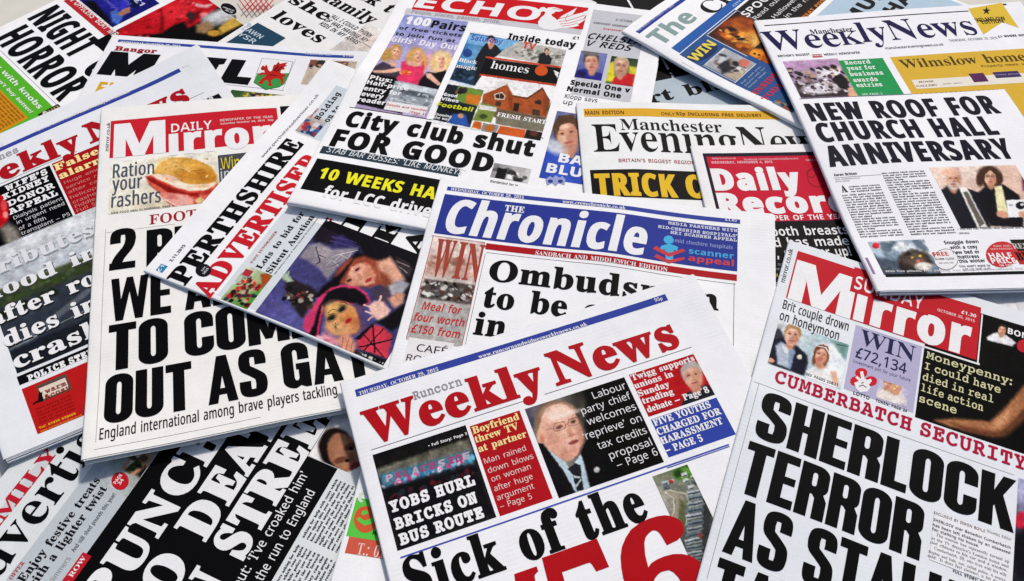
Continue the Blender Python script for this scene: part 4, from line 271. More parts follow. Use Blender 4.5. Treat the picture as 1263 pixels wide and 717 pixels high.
'm':(314,[[28,0,0,180,24,0,4,-24,2,0,10,12,13,8,15,6,16,2,24,-4,19,-10,11,-17,2,0,11,13,14,10,16,6,17,2,18,-2,16,-6,12,-8,8,-13,5,-17,2,-21,0,-117,-29,0,0,116,-2,18,-8,14,-11,8,-16,2,-16,-1,-13,-5,-8,-8,-9,-19,-3,-25,0,-100,-29,0,0,116,-3,18,-6,14,-12,8,-16,2,-16,-2,-12,-5,-10,-9,-8,-21,-2,-27,0,-94]]),
'n':(208,[[28,0,0,180,24,0,4,-24,2,0,11,12,13,8,16,6,17,2,20,-2,16,-6,13,-8,9,-13,5,-17,2,-21,0,-117,-29,0,0,115,-3,19,-7,14,-13,8,-17,2,-18,-2,-14,-5,-9,-9,-9,-21,-3,-27,0,-94]]),
'o':(203,[[101,-4,-23,4,-20,8,-16,13,-13,19,-8,22,-3,28,3,28,7,23,13,18,17,13,20,8,24,4,23,-4,20,-8,17,-13,12,-18,8,-23,3,-28,-3,-27,-7,-23,-13,-19,-16,-13,-21,-8],[102,21,16,2,14,7,10,10,10,22,2,28,-2,29,-10,21,-10,10,-14,6,-16,2,-18,-2,-12,-6,-10,-10,-10,-21,-3,-29,3,-28,10,-22,10,-10,13,-7]]),
'p':(206,[[28,-80,0,260,24,0,4,-24,2,0,10,10,11,10,15,6,20,2,21,-3,17,-8,16,-13,11,-18,7,-23,2,-29,-2,-28,-7,-23,-11,-19,-16,-13,-18,-7,-20,-4,-19,2,-15,6,-12,9,-10,10,-2,0,2,-15,0,-14,0,-74],[110,21,14,3,12,6,10,11,6,14,4,17,2,18,-4,28,-8,22,-10,10,-12,6,-15,2,-17,-1,-12,-5,-10,-9,-8,-19,-4,-28,0,-6,3,-29,8,-22,9,-10,14,-6]]),
'r':(138,[[28,0,0,180,24,0,4,-33,2,0,10,14,12,11,15,8,17,4,12,-1,10,-1,-4,-28,-10,2,-10,0,-13,-2,-13,-5,-10,-9,-8,-12,-6,-15,-2,-17,0,-96]]),
's':(161,[[74,-4,-18,2,-14,2,-14,4,-10,4,0,27,26,-10,15,-3,15,-2,20,2,13,6,7,8,3,11,-1,7,-2,5,-6,5,-8,6,-27,12,-30,14,-11,7,-8,9,-5,10,-2,14,2,14,7,12,10,9,22,9,26,4,16,-2,16,-2,26,-8,-10,-24,-24,8,-12,2,-14,1,-16,-1,-11,-4,-7,-8,-2,-8,0,-8,4,-6,6,-4,8,-6,28,-11,29,-13,11,-8,8,-8,4,-11,2,-13,-2,-16,-7,-14,-11,-10,-22,-10]]),
't':(121,[[84,-4,-14,2,-12,4,-11,6,-9,10,-6,15,-1,19,0,105,-25,0,0,15,25,11,12,39,17,0,0,-42,52,0,0,-23,-52,0,0,-104,2,-15,6,-10,10,-5,10,-2,14,1,12,2,0,-22,-14,-4]]),
'u':(208,[[92,-4,-20,2,-16,6,-13,8,-9,12,-6,18,-2,20,0,118,30,0,0,-116,3,-18,7,-14,13,-8,17,-3,18,2,14,5,10,10,8,20,4,28,0,94,29,0,0,-180,-24,0,-5,24,-1,0,-11,-12,-13,-9,-16,-5]]),
'v':(170,[[68,0,-68,180,32,0,38,-106,6,-16,5,-18,3,-14,2,0,4,14,5,18,5,16,39,106,31,0,-68,-180]]),
'w':(264,[[53,0,-49,180,30,0,25,-96,7,-29,5,-25,1,0,4,14,4,18,4,17,32,101,32,0,32,-101,6,-25,6,-23,0,0,6,23,7,30,25,96,30,0,-50,-180,-34,0,-32,102,-7,27,-5,21,-1,0,-5,-21,-7,-27,-33,-102]]),
'x':(178,[[6,0,65,92,-62,88,33,0,47,-68,46,68,33,0,-62,-88,66,-92,-34,0,-49,72,-49,-72]]),
'y':(172,[[28,-80,-14,0,-10,2,0,24,8,-2,12,0,14,2,10,6,9,10,7,14,9,24,-73,180,32,0,39,-102,9,-26,6,-24,2,0,6,22,9,28,37,102,32,0,-78,-205,-11,-23,-13,-18,-12,-8,-14,-5]]),
'z':(158,[[13,0,0,20,97,137,-91,0,0,23,123,0,0,-22,-95,-135,97,0,0,-23]]),
'0':(192,[[96,-4,-25,4,-20,11,-15,19,-11,24,-7,30,-2,36,2,36,6,30,10,25,16,18,20,11,26,4,24,-4,20,-11,16,-18,11,-25,7,-30,2,-36,-2,-36,-6,-30,-11,-24,-15,-18,-20,-12],[96,22,16,2,12,8,10,14,9,31,3,43,-3,43,-9,31,-10,14,-12,8,-16,2,-16,-2,-14,-8,-8,-14,-9,-31,-3,-43,3,-43,9,-31,8,-14,14,-8]]),
'1':(192,[[90,0,0,168,0,22,2,19,-10,-9,-11,-10,-25,-20,-16,20,64,50,25,0,0,-240]]),
'2':(192,[[16,0,0,24,63,64,31,32,10,14,8,14,5,14,1,16,-2,17,-9,13,-13,8,-18,2,-16,-2,-14,-4,-14,-8,-14,-9,-15,20,15,11,17,9,19,6,22,2,21,-2,18,-5,15,-10,10,-12,6,-16,3,-18,-2,-19,-6,-17,-9,-16,-12,-16,-32,-34,-50,-50,0,-1,120,0,0,-27]]),
'3':(192,[[81,-4,-18,2,-17,2,-16,4,-15,6,0,28,16,-8,17,-4,17,-4,17,0,27,2,19,10,10,15,4,20,-2,13,-6,11,-10,8,-21,7,-28,3,-23,0,0,25,23,0,26,4,19,9,12,14,4,19,-4,15,-8,11,-14,8,-18,2,-18,-1,-16,-5,-27,-14,-15,20,15,10,17,8,20,6,24,1,22,-1,19,-6,14,-10,11,-12,6,-14,2,-16,-4,-22,-10,-17,-16,-11,-20,-8,0,-1,25,-7,18,-11,11,-17,3,-22,-3,-20,-7,-17,-12,-15,-18,-10,-23,-7]]),
'4':(192,[[122,0,0,54,-115,0,0,26,113,161,30,0,0,-160,36,0,0,-27,-36,0,0,-54],[36,81,86,0,0,75,0,30,2,24,-2,0,-6,-14,-8,-12]]),
'5':(192,[[84,-4,-18,2,-18,2,-14,4,-13,6,0,28,13,-7,16,-5,18,-3,16,-1,24,3,18,9,10,10,5,14,1,16,-3,20,-11,16,-18,9,-28,3,-21,-2,-19,-3,-15,9,9,114,120,0,0,-27,-95,0,-5,-69,15,2,21,1,24,-2,19,-6,16,-11,12,-14,7,-16,3,-22,-3,-22,-8,-20,-12,-16,-18,-12,-22,-7]]),
'6':(192,[[100,-4,-22,4,-19,8,-17,14,-12,21,-9,27,-3,32,2,26,3,26,7,23,10,21,14,19,19,14,25,9,30,3,16,-1,14,-2,0,-25,-14,3,-15,1,-21,-2,-18,-6,-14,-9,-10,-12,-8,-14,-5,-17,-3,-18,-2,-19,2,0,10,11,12,9,15,6,20,2,19,-2,17,-6,14,-11,11,-15,6,-18,2,-21,-2,-23,-7,-20,-11,-16,-16,-12,-18,-7],[100,22,19,3,15,10,10,17,3,25,-3,21,-8,16,-15,10,-21,3,-14,-1,-13,-6,-10,-7,-8,-9,-5,-10,-2,-11,2,-15,4,-14,7,-13,10,-11,13,-6]]),
'7':(192,[[46,0,98,213,-129,0,0,27,161,0,0,-23,-98,-217]]),
'8':(192,[[96,-4,-23,2,-20,6,-15,10,-12,12,-7,16,-3,19,2,15,6,14,8,11,10,9,12,8,12,8,-16,10,-14,14,-9,16,-3,20,2,17,8,14,10,11,15,8,17,6,20,1,28,-3,24,-12,10,-11,8,-14,2,-17,-2,-14,-4,-12,-8,-10,-10,-8,-22,-15,27,-16,11,-9,8,-12,6,-12,2,-16,-3,-18,-7,-16,-12,-14,-16,-10,-19,-6],[97,138,16,8,13,10,10,12,2,16,-2,16,-10,10,-13,7,-17,3,-18,-3,-13,-7,-9,-10,-3,-16,1,-10,5,-10,7,-8,9,-6],[96,20,22,3,16,9,9,13,3,17,-3,16,-11,13,-16,11,-20,9,-6,2,-19,-10,-14,-11,-9,-14,-2,-17,2,-16,10,-13,16,-9]]),
'9':(192,[[64,-4,-15,2,-15,2,0,25,14,-3,16,-1,22,2,16,5,14,10,11,12,7,14,6,16,3,18,1,20,-2,0,-8,-11,-12,-9,-16,-6,-20,-2,-20,2,-16,6,-14,10,-11,15,-6,18,-2,21,2,24,7,20,12,16,15,12,19,6,22,3,21,-3,19,-8,17,-15,13,-21,8,-26,2,-32,0,-26,-4,-26,-6,-24,-10,-21,-14,-18,-20,-15,-24,-8],[92,113,15,1,13,6,10,7,8,9,5,10,1,11,0,14,-5,15,-7,12,-10,11,-13,7,-15,2,-20,-3,-14,-11,-10,-17,-4,-25,3,-20,9,-16,14,-10]]),
'.':(90,[[44,-4,-7,0,-7,4,-4,8,-2,10,2,10,4,8,7,4,7,0,9,0,7,-4,4,-8,2,-10,-2,-10,-4,-8,-7,-4]]),
',':(90,[[14,-44,10,42,6,41,32,0,2,-3,-12,-40,-16,-40]]),
':':(90,[[44,139,-7,1,-7,4,-4,8,-2,10,2,10,4,8,7,4,7,0,9,0,7,-4,4,-8,2,-10,-2,-10,-4,-8,-7,-4],[44,-4,-7,0,-7,4,-4,8,-2,10,2,10,4,8,7,4,7,0,9,0,7,-4,4,-8,2,-10,-2,-10,-4,-8,-7,-4]]),
'!':(90,[[36,68,-9,172,36,0,-9,-172],[45,-4,-8,0,-7,4,-4,8,-2,10,2,10,4,8,7,4,8,0,8,0,7,-4,4,-8,2,-10,-2,-10,-4,-8,-7,-4]]),
'-':(108,[[14,77,0,26,80,0,0,-26]]),
'/':(125,[[4,0,88,240,30,0,-90,-240]]),
'&':(246,[[94,-4,-22,2,-18,6,-16,10,-11,13,-7,16,-2,19,4,24,10,18,16,15,22,14,-20,26,-8,15,-2,17,2,15,6,14,9,10,19,10,26,4,24,-4,18,-10,9,-10,5,-13,2,-15,-3,-20,-11,-16,-15,-14,-19,-13,65,-63,8,12,6,12,9,30,30,0,-6,-21,-7,-19,-9,-18,-12,-14,49,-48,-40,0,-29,28,-16,-12,-20,-10,-21,-7],[94,146,17,12,11,10,7,11,2,13,-2,10,-6,10,-9,6,-13,2,-13,-2,-10,-6,-6,-9,-3,-11,2,-12,5,-11,8,-11],[94,23,20,1,18,6,14,8,11,8,-69,68,-17,-10,-12,-12,-7,-12,-4,-16,4,-17,9,-13,15,-8]]),
'£':(187,[[117,132,-27,0,8,25,10,20,9,15,11,10,12,6,14,2,8,0,10,-2,4,0,-18,34,-26,0,-21,-10,-18,-18,-15,-24,-12,-28,-10,-30,-33,0,0,-32,25,0,-27,-103,27,4,30,1,16,0,15,-2,15,-2,14,-1,19,1,17,5,0,33,-14,-5,-21,-1,-13,0,-14,2,-14,2,-20,1,-14,-1,18,66,35,0]]),
'‘':(77,[[56,243,-17,-8,-13,-12,-7,-15,-3,-18,2,-14,4,-10,8,-7,10,-3,10,3,8,7,3,12,-3,10,-6,8,-10,3,0,13,4,12,10,12]]),
'’':(77,[[21,156,17,8,12,12,8,16,3,18,-2,13,-5,11,-7,6,-9,3,-12,-3,-7,-6,-3,-12,2,-10,7,-8,10,-3,-1,-13,-3,-12,-10,-12]]),
'–':(176,[[179,100,-182,0,0,-22,182,0]]),
'•':(124,[[62,164,-16,-4,-14,-9,-10,-14,-4,-17,4,-17,10,-14,14,-9,16,-4,17,4,14,9,9,14,4,17,-4,17,-9,14,-14,9]]),
    },
}

def area(c): x, y = c[:, 0], c[:, 1]; return .5*np.sum(x*np.roll(y, -1)-y*np.roll(x, -1))
# per letter: the advance width, then each outline as steps from point to point
FACE = {k: {c: (a/500, [np.cumsum(np.array(o).reshape(-1, 2), axis=0)/500 for o in cs]) for c, (a, cs) in f.items()} for k, f in TYPE.items()}
acute = np.array([(.14, .52), (.2, .52), (.29, .62), (.22, .62)]); E_ = FACE['NR']['E']
FACE['NR']['É'] = (E_[0], E_[1]+[acute if area(E_[1][0]) > 0 else acute[::-1]])
FACE['SB']['ı'] = (FACE['SB']['i'][0], [c for c in FACE['SB']['i'][1] if c[:, 1].min() < .1])
CAP = {k: max(c[:, 1].max() for c in f['H'][1]) for k, f in FACE.items()}
def thin_out(c, tol):
    keep = [0]
    for i in range(1, len(c)):
        if np.hypot(*(c[i]-c[keep[-1]])) > tol: keep.append(i)
    return c[keep] if len(keep) > 2 else c
def grow(c, sg, bx, by):
    d = np.roll(c, -1, 0)-c; L = np.hypot(d[:, 0], d[:, 1]); c = c[L > 1e-6]
    d = np.roll(c, -1, 0)-c; d /= np.maximum(np.hypot(d[:, 0], d[:, 1]), 1e-9)[:, None]
    nrm = np.stack([d[:, 1], -d[:, 0]], 1)*sg; p = np.roll(nrm, 1, 0); m = nrm+p
    q = np.maximum(np.sum(m*nrm, 1), .55)[:, None]; m = m/q
    return c+m*np.array([bx, by])
def fill(cs, step=None):
    P, E = [], []
    for c in cs:
        if step:
            o = []
            for a, b in zip(c, np.roll(c, -1, 0)):
                n = max(1, int(np.hypot(*(b-a))/step)); o += [a+(b-a)*t/n for t in range(n)]
            c = np.array(o)
        n = len(P); P += [tuple(q) for q in c]; E += [(n+i, n+(i+1) % len(c)) for i in range(len(c))]
    A = np.concatenate(cs); lo, hi = A.min(0), A.max(0)
    if step:
        for x in np.arange(lo[0]+step/2, hi[0], step):
            for y in np.arange(lo[1]+step/2, hi[1], step): P.append((x, y))
    r = delaunay_2d_cdt([Vector(q) for q in P], E, [], 0, 1e-5)
    V = np.array([tuple(q) for q in r[0]]); T = np.array([f for f in r[2] if len(f) == 3])
    if not len(T): return V, np.zeros((0, 3), int)
    ctr = V[T].mean(1); w = np.zeros(len(T))
    for c in cs:
        a, b = c, np.roll(c, -1, 0)
        for (x0, y0), (x1, y1) in zip(a, b):
            s = (x1-x0)*(ctr[:, 1]-y0)-(ctr[:, 0]-x0)*(y1-y0)
            w += ((y0 <= ctr[:, 1]) & (y1 > ctr[:, 1]) & (s > 0)).astype(int)-((y1 <= ctr[:, 1]) & (y0 > ctr[:, 1]) & (s < 0)).astype(int)
    sg = 1 if sum(area(c) for c in cs) > 0 else -1
    return V, T[w*sg > 0]
CACHE = {}
# a heavy condensed headline face, drawn here from straight stems and squared bowls (cap height 1)
def heavy():
    w, s, t = .5, .208, .164
    def arcs(x0, y0, x1, y1, rx, ry):
        A = [math.radians(15*i) for i in range(7)]
        f = lambda cx, cy, k: [(cx+rx*math.cos(a+k*math.pi/2), cy+ry*math.sin(a+k*math.pi/2)) for a in A]
        return f(x1-rx, y1-ry, 0), f(x0+rx, y1-ry, 1), f(x0+rx, y0+ry, 2), f(x1-rx, y0+ry, 3)
    box = lambda x0, y0, x1, y1: [(x0, y0), (x1, y0), (x1, y1), (x0, y1)]
    def pen(P):
        P = [np.array(q) for q in P]; C = []
        for i in range(len(P)-1):
            a, b, c, d = P[max(i-1, 0)], P[i], P[i+1], P[min(i+2, len(P)-1)]
            for k in range(4): x = k/4; C.append(.5*(2*b+(c-a)*x+(2*a-5*b+4*c-d)*x*x+(3*b-a-3*c+d)*x**3))
        C = np.array(C+[P[-1]]); d = np.gradient(C, axis=0); d /= np.hypot(d[:, 0], d[:, 1])[:, None]; n = np.stack([d[:, 1], -d[:, 0]], 1)
        h = (s/2*n[:, 0]**2+t/2*n[:, 1]**2)[:, None]; return [tuple(q) for q in C+n*h]+[tuple(q) for q in (C-n*h)[::-1]]
    TR, TL, BL, BR = arcs(0, 0, w, 1, .23, .2); tr, tl, bl, br = arcs(s, t, w-s, 1-t, .041, .075); R = lambda q: q[::-1]
    stem = box(0, 0, s, 1)
    def bowl(y0, y1, x1=w):
        a = arcs(0, y0, x1, y1, .2, .17); b = arcs(s, y0+t*.9, x1-s, y1-t*.9, .04, .055)
        return [[(0, y1), (0, y0)]+a[3]+a[0], 'hole', sum(b, [])]
    G = {'H': [stem, box(w-s, 0, w, 1), box(s-.01, .43, w-s+.01, .58)], 'E': [stem, box(s-.01, 0, .42, t), box(s-.01, .43, .40, .57), box(s-.01, 1-t, .42, 1)], 'L': [stem, box(s-.01, 0, .4, t)], 'I': [stem],
         'F': [stem, box(s-.01, .42, .38, .56), box(s-.01, 1-t, .41, 1)], 'T': [box(0, 1-t, .47, 1), box(.235-s/2, 0, .235+s/2, 1-t+.01)], 'O': [TR+TL+BL+BR, 'hole', tr+tl+bl+br],
         'C': [[(w, .61)]+TR+TL+BL+BR+[(w, .39), (w-s, .39)]+R(br)+R(bl)+R(tl)+R(tr)+[(w-s, .61)]], 'G': [[(w, .61)]+TR+TL+BL+[(w-s*.9, .05), (w-.1, 0), (w, 0), (w, .53), (.25, .53), (.25, .4), (w-s, .4)]+R(br)+R(bl)+R(tl)+R(tr)+[(w-s, .61)]],
         'U': [[(0, 1)]+BL+BR+[(w, 1), (w-s, 1)]+R(br)+R(bl)+[(s, 1)]], 'P': [stem]+bowl(.40, 1), 'R': [stem]+bowl(.44, 1)+[[(w-s, 0), (w, 0), (w, .36), (w-.05, .45), (w-.1, .53), (s, .53), (s, .44), (w-s-.05, .44), (w-s, .38)]],
         'B': [stem]+bowl(.47, 1, .48)+bowl(0, .53), 'D': [[(0, 1), (0, 0)]+BR+TR, 'hole', tr+tl+bl+br], 'K': [stem, [(s-.01, .36), (.25, .44), (.53, 1), (.335, 1), (s-.01, .66)], [(.2, .5), (.335, 0), (.535, 0), (.345, .64), (.24, .6)]],
         'A': [[(0, 0), (.175, 0), (.34, 1), (.175, 1)], [(.36, 0), (.535, 0), (.36, 1), (.195, 1)], box(.12, .17, .42, .3)], 'W': [[(0, 1), (.165, 1), (.27, 0), (.115, 0)], [(.115, 0), (.27, 0), (.455, 1), (.325, 1)], [(.325, 1), (.455, 1), (.665, 0), (.51, 0)], [(.51, 0), (.665, 0), (.78, 1), (.615, 1)]],
         'M': [stem, box(.7-s, 0, .7, 1), [(.01, 1), (.2, 1), (.41, .1), (.29, .1)], [(.5, 1), (.69, 1), (.41, .1), (.29, .1)]], 'N': [stem, box(.53-s, 0, .53, 1), [(0, 1), (.2, 1), (.53, 0), (.33, 0)]],
         'Y': [[(0, 1), (.185, 1), (.345, .36), (.17, .36)], [(.515, 1), (.33, 1), (.17, .36), (.345, .36)], box(.258-s/2, 0, .258+s/2, .45)],
         'S': [pen([(.396, .67), (.396, .79), (.365, .895), (.25, .925), (.135, .895), (.104, .79), (.104, .71), (.13, .61), (.25, .51), (.37, .4), (.396, .3), (.396, .21), (.365, .105), (.25, .075), (.135, .105), (.104, .21), (.104, .34)])],
         '2': [pen([(.104, .64), (.104, .79), (.135, .895), (.25, .925), (.365, .895), (.396, .79), (.396, .69), (.35, .52), (.19, .28), (.11, .06)]), box(0, 0, w, t)]}
    F = {' ': (.24, [])}
    for c, L in G.items():
        out, hole = [], False
        for q in L:
            if q == 'hole': hole = True; continue
            a = np.array(q, float); a = a[np.hypot(*(a-np.roll(a, 1, 0)).T) > 1e-4]
            if (area(a) > 0) == hole: a = a[::-1]
            out.append(a+np.array([.02, 0])); hole = False
        F[c] = (max(a[:, 0].max() for a in out)+.02, out)
    return F
FACE['HC'] = heavy(); CAP['HC'] = 1.0
def glyph(F, ch, sx, b, sh, step, tol):
    key = (F, ch, round(sx, 2), round(b, 3), round(sh, 2), step, tol)
    if key in CACHE: return CACHE[key]
    f, extra = F, 0
    if ch not in FACE[F]: f, extra = 'NR', .035 if F != 'NR' else 0
    adv, cs = FACE[f].get(ch, (.3, [])); k = 1/CAP[f]
    cs = [c*np.array([sx*k, k]) for c in cs]; bb = b+extra; r = (np.zeros((0, 2)), np.zeros((0, 3), int))
    if cs:
        sg = 1 if sum(area(c) for c in cs) > 0 else -1
        if tol: cs = [thin_out(c, tol) for c in cs]
        if abs(bb) > .002: cs = [grow(c, sg, bb, 0 if bb < 0 else bb*(.75 if sx > .7 else .4)) for c in cs]
        r = fill(cs, step); v = r[0].copy(); v[:, 0] += v[:, 1]*sh; r = (v, r[1])
    CACHE[key] = (adv*k*sx+bb*1.7, r[0], r[1]); return CACHE[key]
def advance(F, ch, b):
    f, extra = (F, 0) if ch in FACE[F] else ('NR', .035 if F != 'NR' else 0)
    return (FACE[f][ch][0] if ch in FACE[f] else .28)/CAP[f], (b+extra)*1.7 if ch != ' ' else 0
def natural(s, F, b): a = [advance(F, c, b) for c in s]; return sum(x[0] for x in a), sum(x[1] for x in a)
def extent(ch, F, side):
    f = F if ch in FACE[F] else 'NR'; cs = FACE[f].get(ch, (0, []))[1]
    if not cs: return 0
    x = np.concatenate(cs)[:, 0]/CAP[f]; return x.min() if side == 0 else FACE[f][ch][0]/CAP[f]-x.max()

# ------------------------------------------------------------------ paint for the printed pictures (all lengths in page millimetres)
def noise2(u, v, sc, seed):
    r = np.random.RandomState(seed); G = r.rand(64, 64); x, y = u/sc, v/sc
    i, j = np.floor(x).astype(int), np.floor(y).astype(int); a, b = x-i, y-j; a, b = a*a*(3-2*a), b*b*(3-2*b)
    g = lambda p, q: G[p % 64, q % 64]
    return (g(i, j)*(1-a)+g(i+1, j)*a)*(1-b)+(g(i, j+1)*(1-a)+g(i+1, j+1)*a)*b
def segdist(u, v, p, q):
    dx, dy = q[0]-p[0], q[1]-p[1]; t = np.clip(((u-p[0])*dx+(v-p[1])*dy)/max(dx*dx+dy*dy, 1e-9), 0, 1)
    return np.hypot(u-p[0]-t*dx, v-p[1]-t*dy)
def inside(u, v, P):
    w = np.zeros(u.shape, bool)
    for (x0, y0), (x1, y1) in zip(P, P[1:]+P[:1]):
        if y0 != y1: w ^= ((y0 > v) != (y1 > v)) & (u < (x1-x0)*(v-y0)/(y1-y0)+x0)
    return w
def paint(u, v, ops):
    C = np.zeros(u.shape+(3,))+.8; U0, V0 = u, v                # the camera's own unevenness: edges are never ruled lines
    u, v = u+(noise2(U0+90, V0, 3.1, 21)-.5)*.6+(noise2(U0, V0+50, 1.1, 22)-.5)*.5, v+(noise2(U0, V0+70, 3.1, 23)-.5)*.6+(noise2(U0+30, V0, 1.1, 24)-.5)*.5
    def mix(c, a): C[...] = C*(1-a[..., None])+np.asarray(c)*a[..., None]
    for op in ops:
        k = op[0]
        if k == 'F': C[...] = rgb(op[1])
        elif k == 'G':
            (a, b), (c, d) = op[3], op[4]; t = np.clip(((u-a)*(c-a)+(v-b)*(d-b))/((c-a)**2+(d-b)**2), 0, 1)[..., None]
            C[...] = rgb(op[1])*(1-t)+rgb(op[2])*t
        elif k == 'E':
            _, cu, cv, a1, a2, b1, b2, c, s = op; det = a1*b2-a2*b1
            x = ((u-cu)*b2-(v-cv)*b1)/det; y = ((v-cv)*a1-(u-cu)*a2)/det
            mix(rgb(c), np.clip((1-np.hypot(x, y))/max(s, .02)+.5, 0, 1))
        elif k == 'P':
            P = [tuple(q) for q in op[1]]; d = np.min([segdist(u, v, p, q) for p, q in zip(P, P[1:]+P[:1])], axis=0)
            mix(rgb(op[2]), np.clip(np.where(inside(u, v, P), d, -d)/op[3]+.5, 0, 1))
        elif k == 'L':
            P = op[1]; d = np.min([segdist(u, v, p, q) for p, q in zip(P, P[1:])], axis=0); mix(rgb(op[3]), np.clip((op[2]/2-d)/.4+.5, 0, 1))
        elif k == 'N':
            n = noise2(u+500, v+500, op[2], op[3])*.65+noise2(u+500, v+500, op[2]*.4, op[3]+7)*.35; C[...] = np.clip(C*(1+(n[..., None]-.5)*2*op[1]), 0, 1)
        elif k == 'S':                                         # scattered dabs: count, box, size, colours, seed
            r = random.Random(op[5]); u0, v0, u1, v1 = op[2]
            for i in range(op[1]):
                a, b, s = r.uniform(u0, u1), r.uniform(v0, v1), op[3]*r.uniform(.5, 1.5); c = rgb(r.choice(op[4])); an = r.uniform(0, 3)
                x, y = (u-a)*math.cos(an)+(v-b)*math.sin(an), (v-b)*math.cos(an)-(u-a)*math.sin(an)
                mix(c, np.clip((1-np.hypot(x/s, y/s*r.uniform(1, 2.2)))*2+.3, 0, 1)*.9)
    g = (noise2(U0, V0, .9, 31)-.5)*.12+(noise2(U0+11, V0, 3.0, 32)-.5)*.12+(noise2(U0, V0+5, 9, 33)-.5)*.12
    C = C*(1+g[..., None])+(np.stack([noise2(U0, V0, 2.2, 34), noise2(U0, V0, 2.4, 35), noise2(U0, V0, 2.0, 36)], -1)-.5)*.03
    return np.clip((C-.5)*1.08+.5, 0, 1)

# ------------------------------------------------------------------ how a sheet lies on the heap below it
def gauss(a, s, ax):
    r = int(max(1, round(3*s))); k = np.exp(-.5*(np.arange(-r, r+1)/s)**2); k /= k.sum()
    p = [(0, 0), (0, 0)]; p[ax] = (r, r); b = np.pad(a, p, mode='edge'); o = np.zeros_like(a); n = a.shape[ax]
    for i, w in enumerate(k): o += w*(b[i:i+n] if ax == 0 else b[:, i:i+n])
    return o
def blur(a, s): return gauss(gauss(a, s, 0), s, 1)
def dil(a):
    p = np.pad(a, 1, mode='edge'); return np.max([p[i:i+a.shape[0], j:j+a.shape[1]] for i in range(3) for j in range(3)], axis=0)
def bil(G, x, y):
    x = np.clip(x, 0, G.shape[1]-1.001); y = np.clip(y, 0, G.shape[0]-1.001); i = x.astype(int); j = y.astype(int); a = x-i; b = y-j
    return (G[j, i]*(1-a)+G[j, i+1]*a)*(1-b)+(G[j+1, i]*(1-a)+G[j+1, i+1]*a)*b
class Sheet:                     # one newspaper lying on whatever is below it; all lengths in millimetres, u along the lines of print, v down the page
    step = 5.0
    def __init__(s, x, y, th, W, H, t, seed, off=None, lift=(), wav=1.0):
        s.off = np.array(off if off else [(0, 0)]*4, float)          # how far each corner (top two, bottom two) is out of square
        s.x, s.y, s.W, s.H, s.t = x, y, W, H, t
        a = math.radians(th); s.c, s.s = math.cos(a), math.sin(a); s.seed, s.wav, s.lift = seed, wav, lift     # lift: spots where the sheet curls up, as (u, v, height, reach)
        s.nu, s.nv = int(W/s.step)+2, int(H/s.step)+2
    def skew(s, u, v):
        a, b = np.clip(u/s.W, -.1, 1.1), np.clip(v/s.H, -.1, 1.1); w = ((1-a)*(1-b), a*(1-b), (1-a)*b, a*b)
        return sum(w[i]*s.off[i, 0] for i in range(4)), sum(w[i]*s.off[i, 1] for i in range(4))
    def world(s, u, v):
        u, v = np.asarray(u, float), np.asarray(v, float); du, dv = s.skew(u, v); u, v = u+du, v+dv
        return s.x+s.c*u+s.s*v, s.y+s.s*u-s.c*v
    def local(s, X, Y):
        dx, dy = X-s.x, Y-s.y; a, b = s.c*dx+s.s*dy, s.s*dx-s.c*dy; u, v = a, b
        for k in range(6): du, dv = s.skew(u, v); u, v = a-du, b-dv
        return u, v
    def drape(s, pile):
        u, v = np.meshgrid(np.arange(s.nu)*s.step, np.arange(s.nv)*s.step)
        X, Y = s.world(u, v); h = dil(pile.at(X, Y)); z = h.copy()
        for k in range(45): z = np.maximum(blur(z, 3.0), h)
        z = blur(np.maximum(blur(z, 2.0), h), 1.6)
        r = random.Random(s.seed)
        for k in range(4):
            a, f, p = r.uniform(0, 6.28), r.uniform(.012, .035), r.uniform(0, 6.28)
            z = z+s.wav*.25*(1+np.sin((u*math.cos(a)+v*math.sin(a))*f+p))
        for a, b, k, q in s.lift: z = z+k*np.exp(-((u-a)**2+(v-b)**2)/q**2)
        s.z = z; pile.add(s)
    def top(s, u, v): return bil(s.z, np.asarray(u, float)/s.step, np.asarray(v, float)/s.step)+s.t
class Pile:                      # the height of everything laid down so far
    q, x0, y0, nx, ny = 4.0, -1000., -350., 500, 450
    def __init__(s): s.h = np.zeros((s.ny, s.nx))
    def at(s, X, Y): return bil(s.h, (X-s.x0)/s.q, (Y-s.y0)/s.q)
    def add(s, p):
        X, Y = np.meshgrid(s.x0+np.arange(s.nx)*s.q, s.y0+np.arange(s.ny)*s.q); u, v = p.local(X, Y)
        m = (u >= 0) & (u <= p.W) & (v >= 0) & (v <= p.H)
        s.h[m] = np.maximum(s.h[m], p.top(u[m], v[m]))

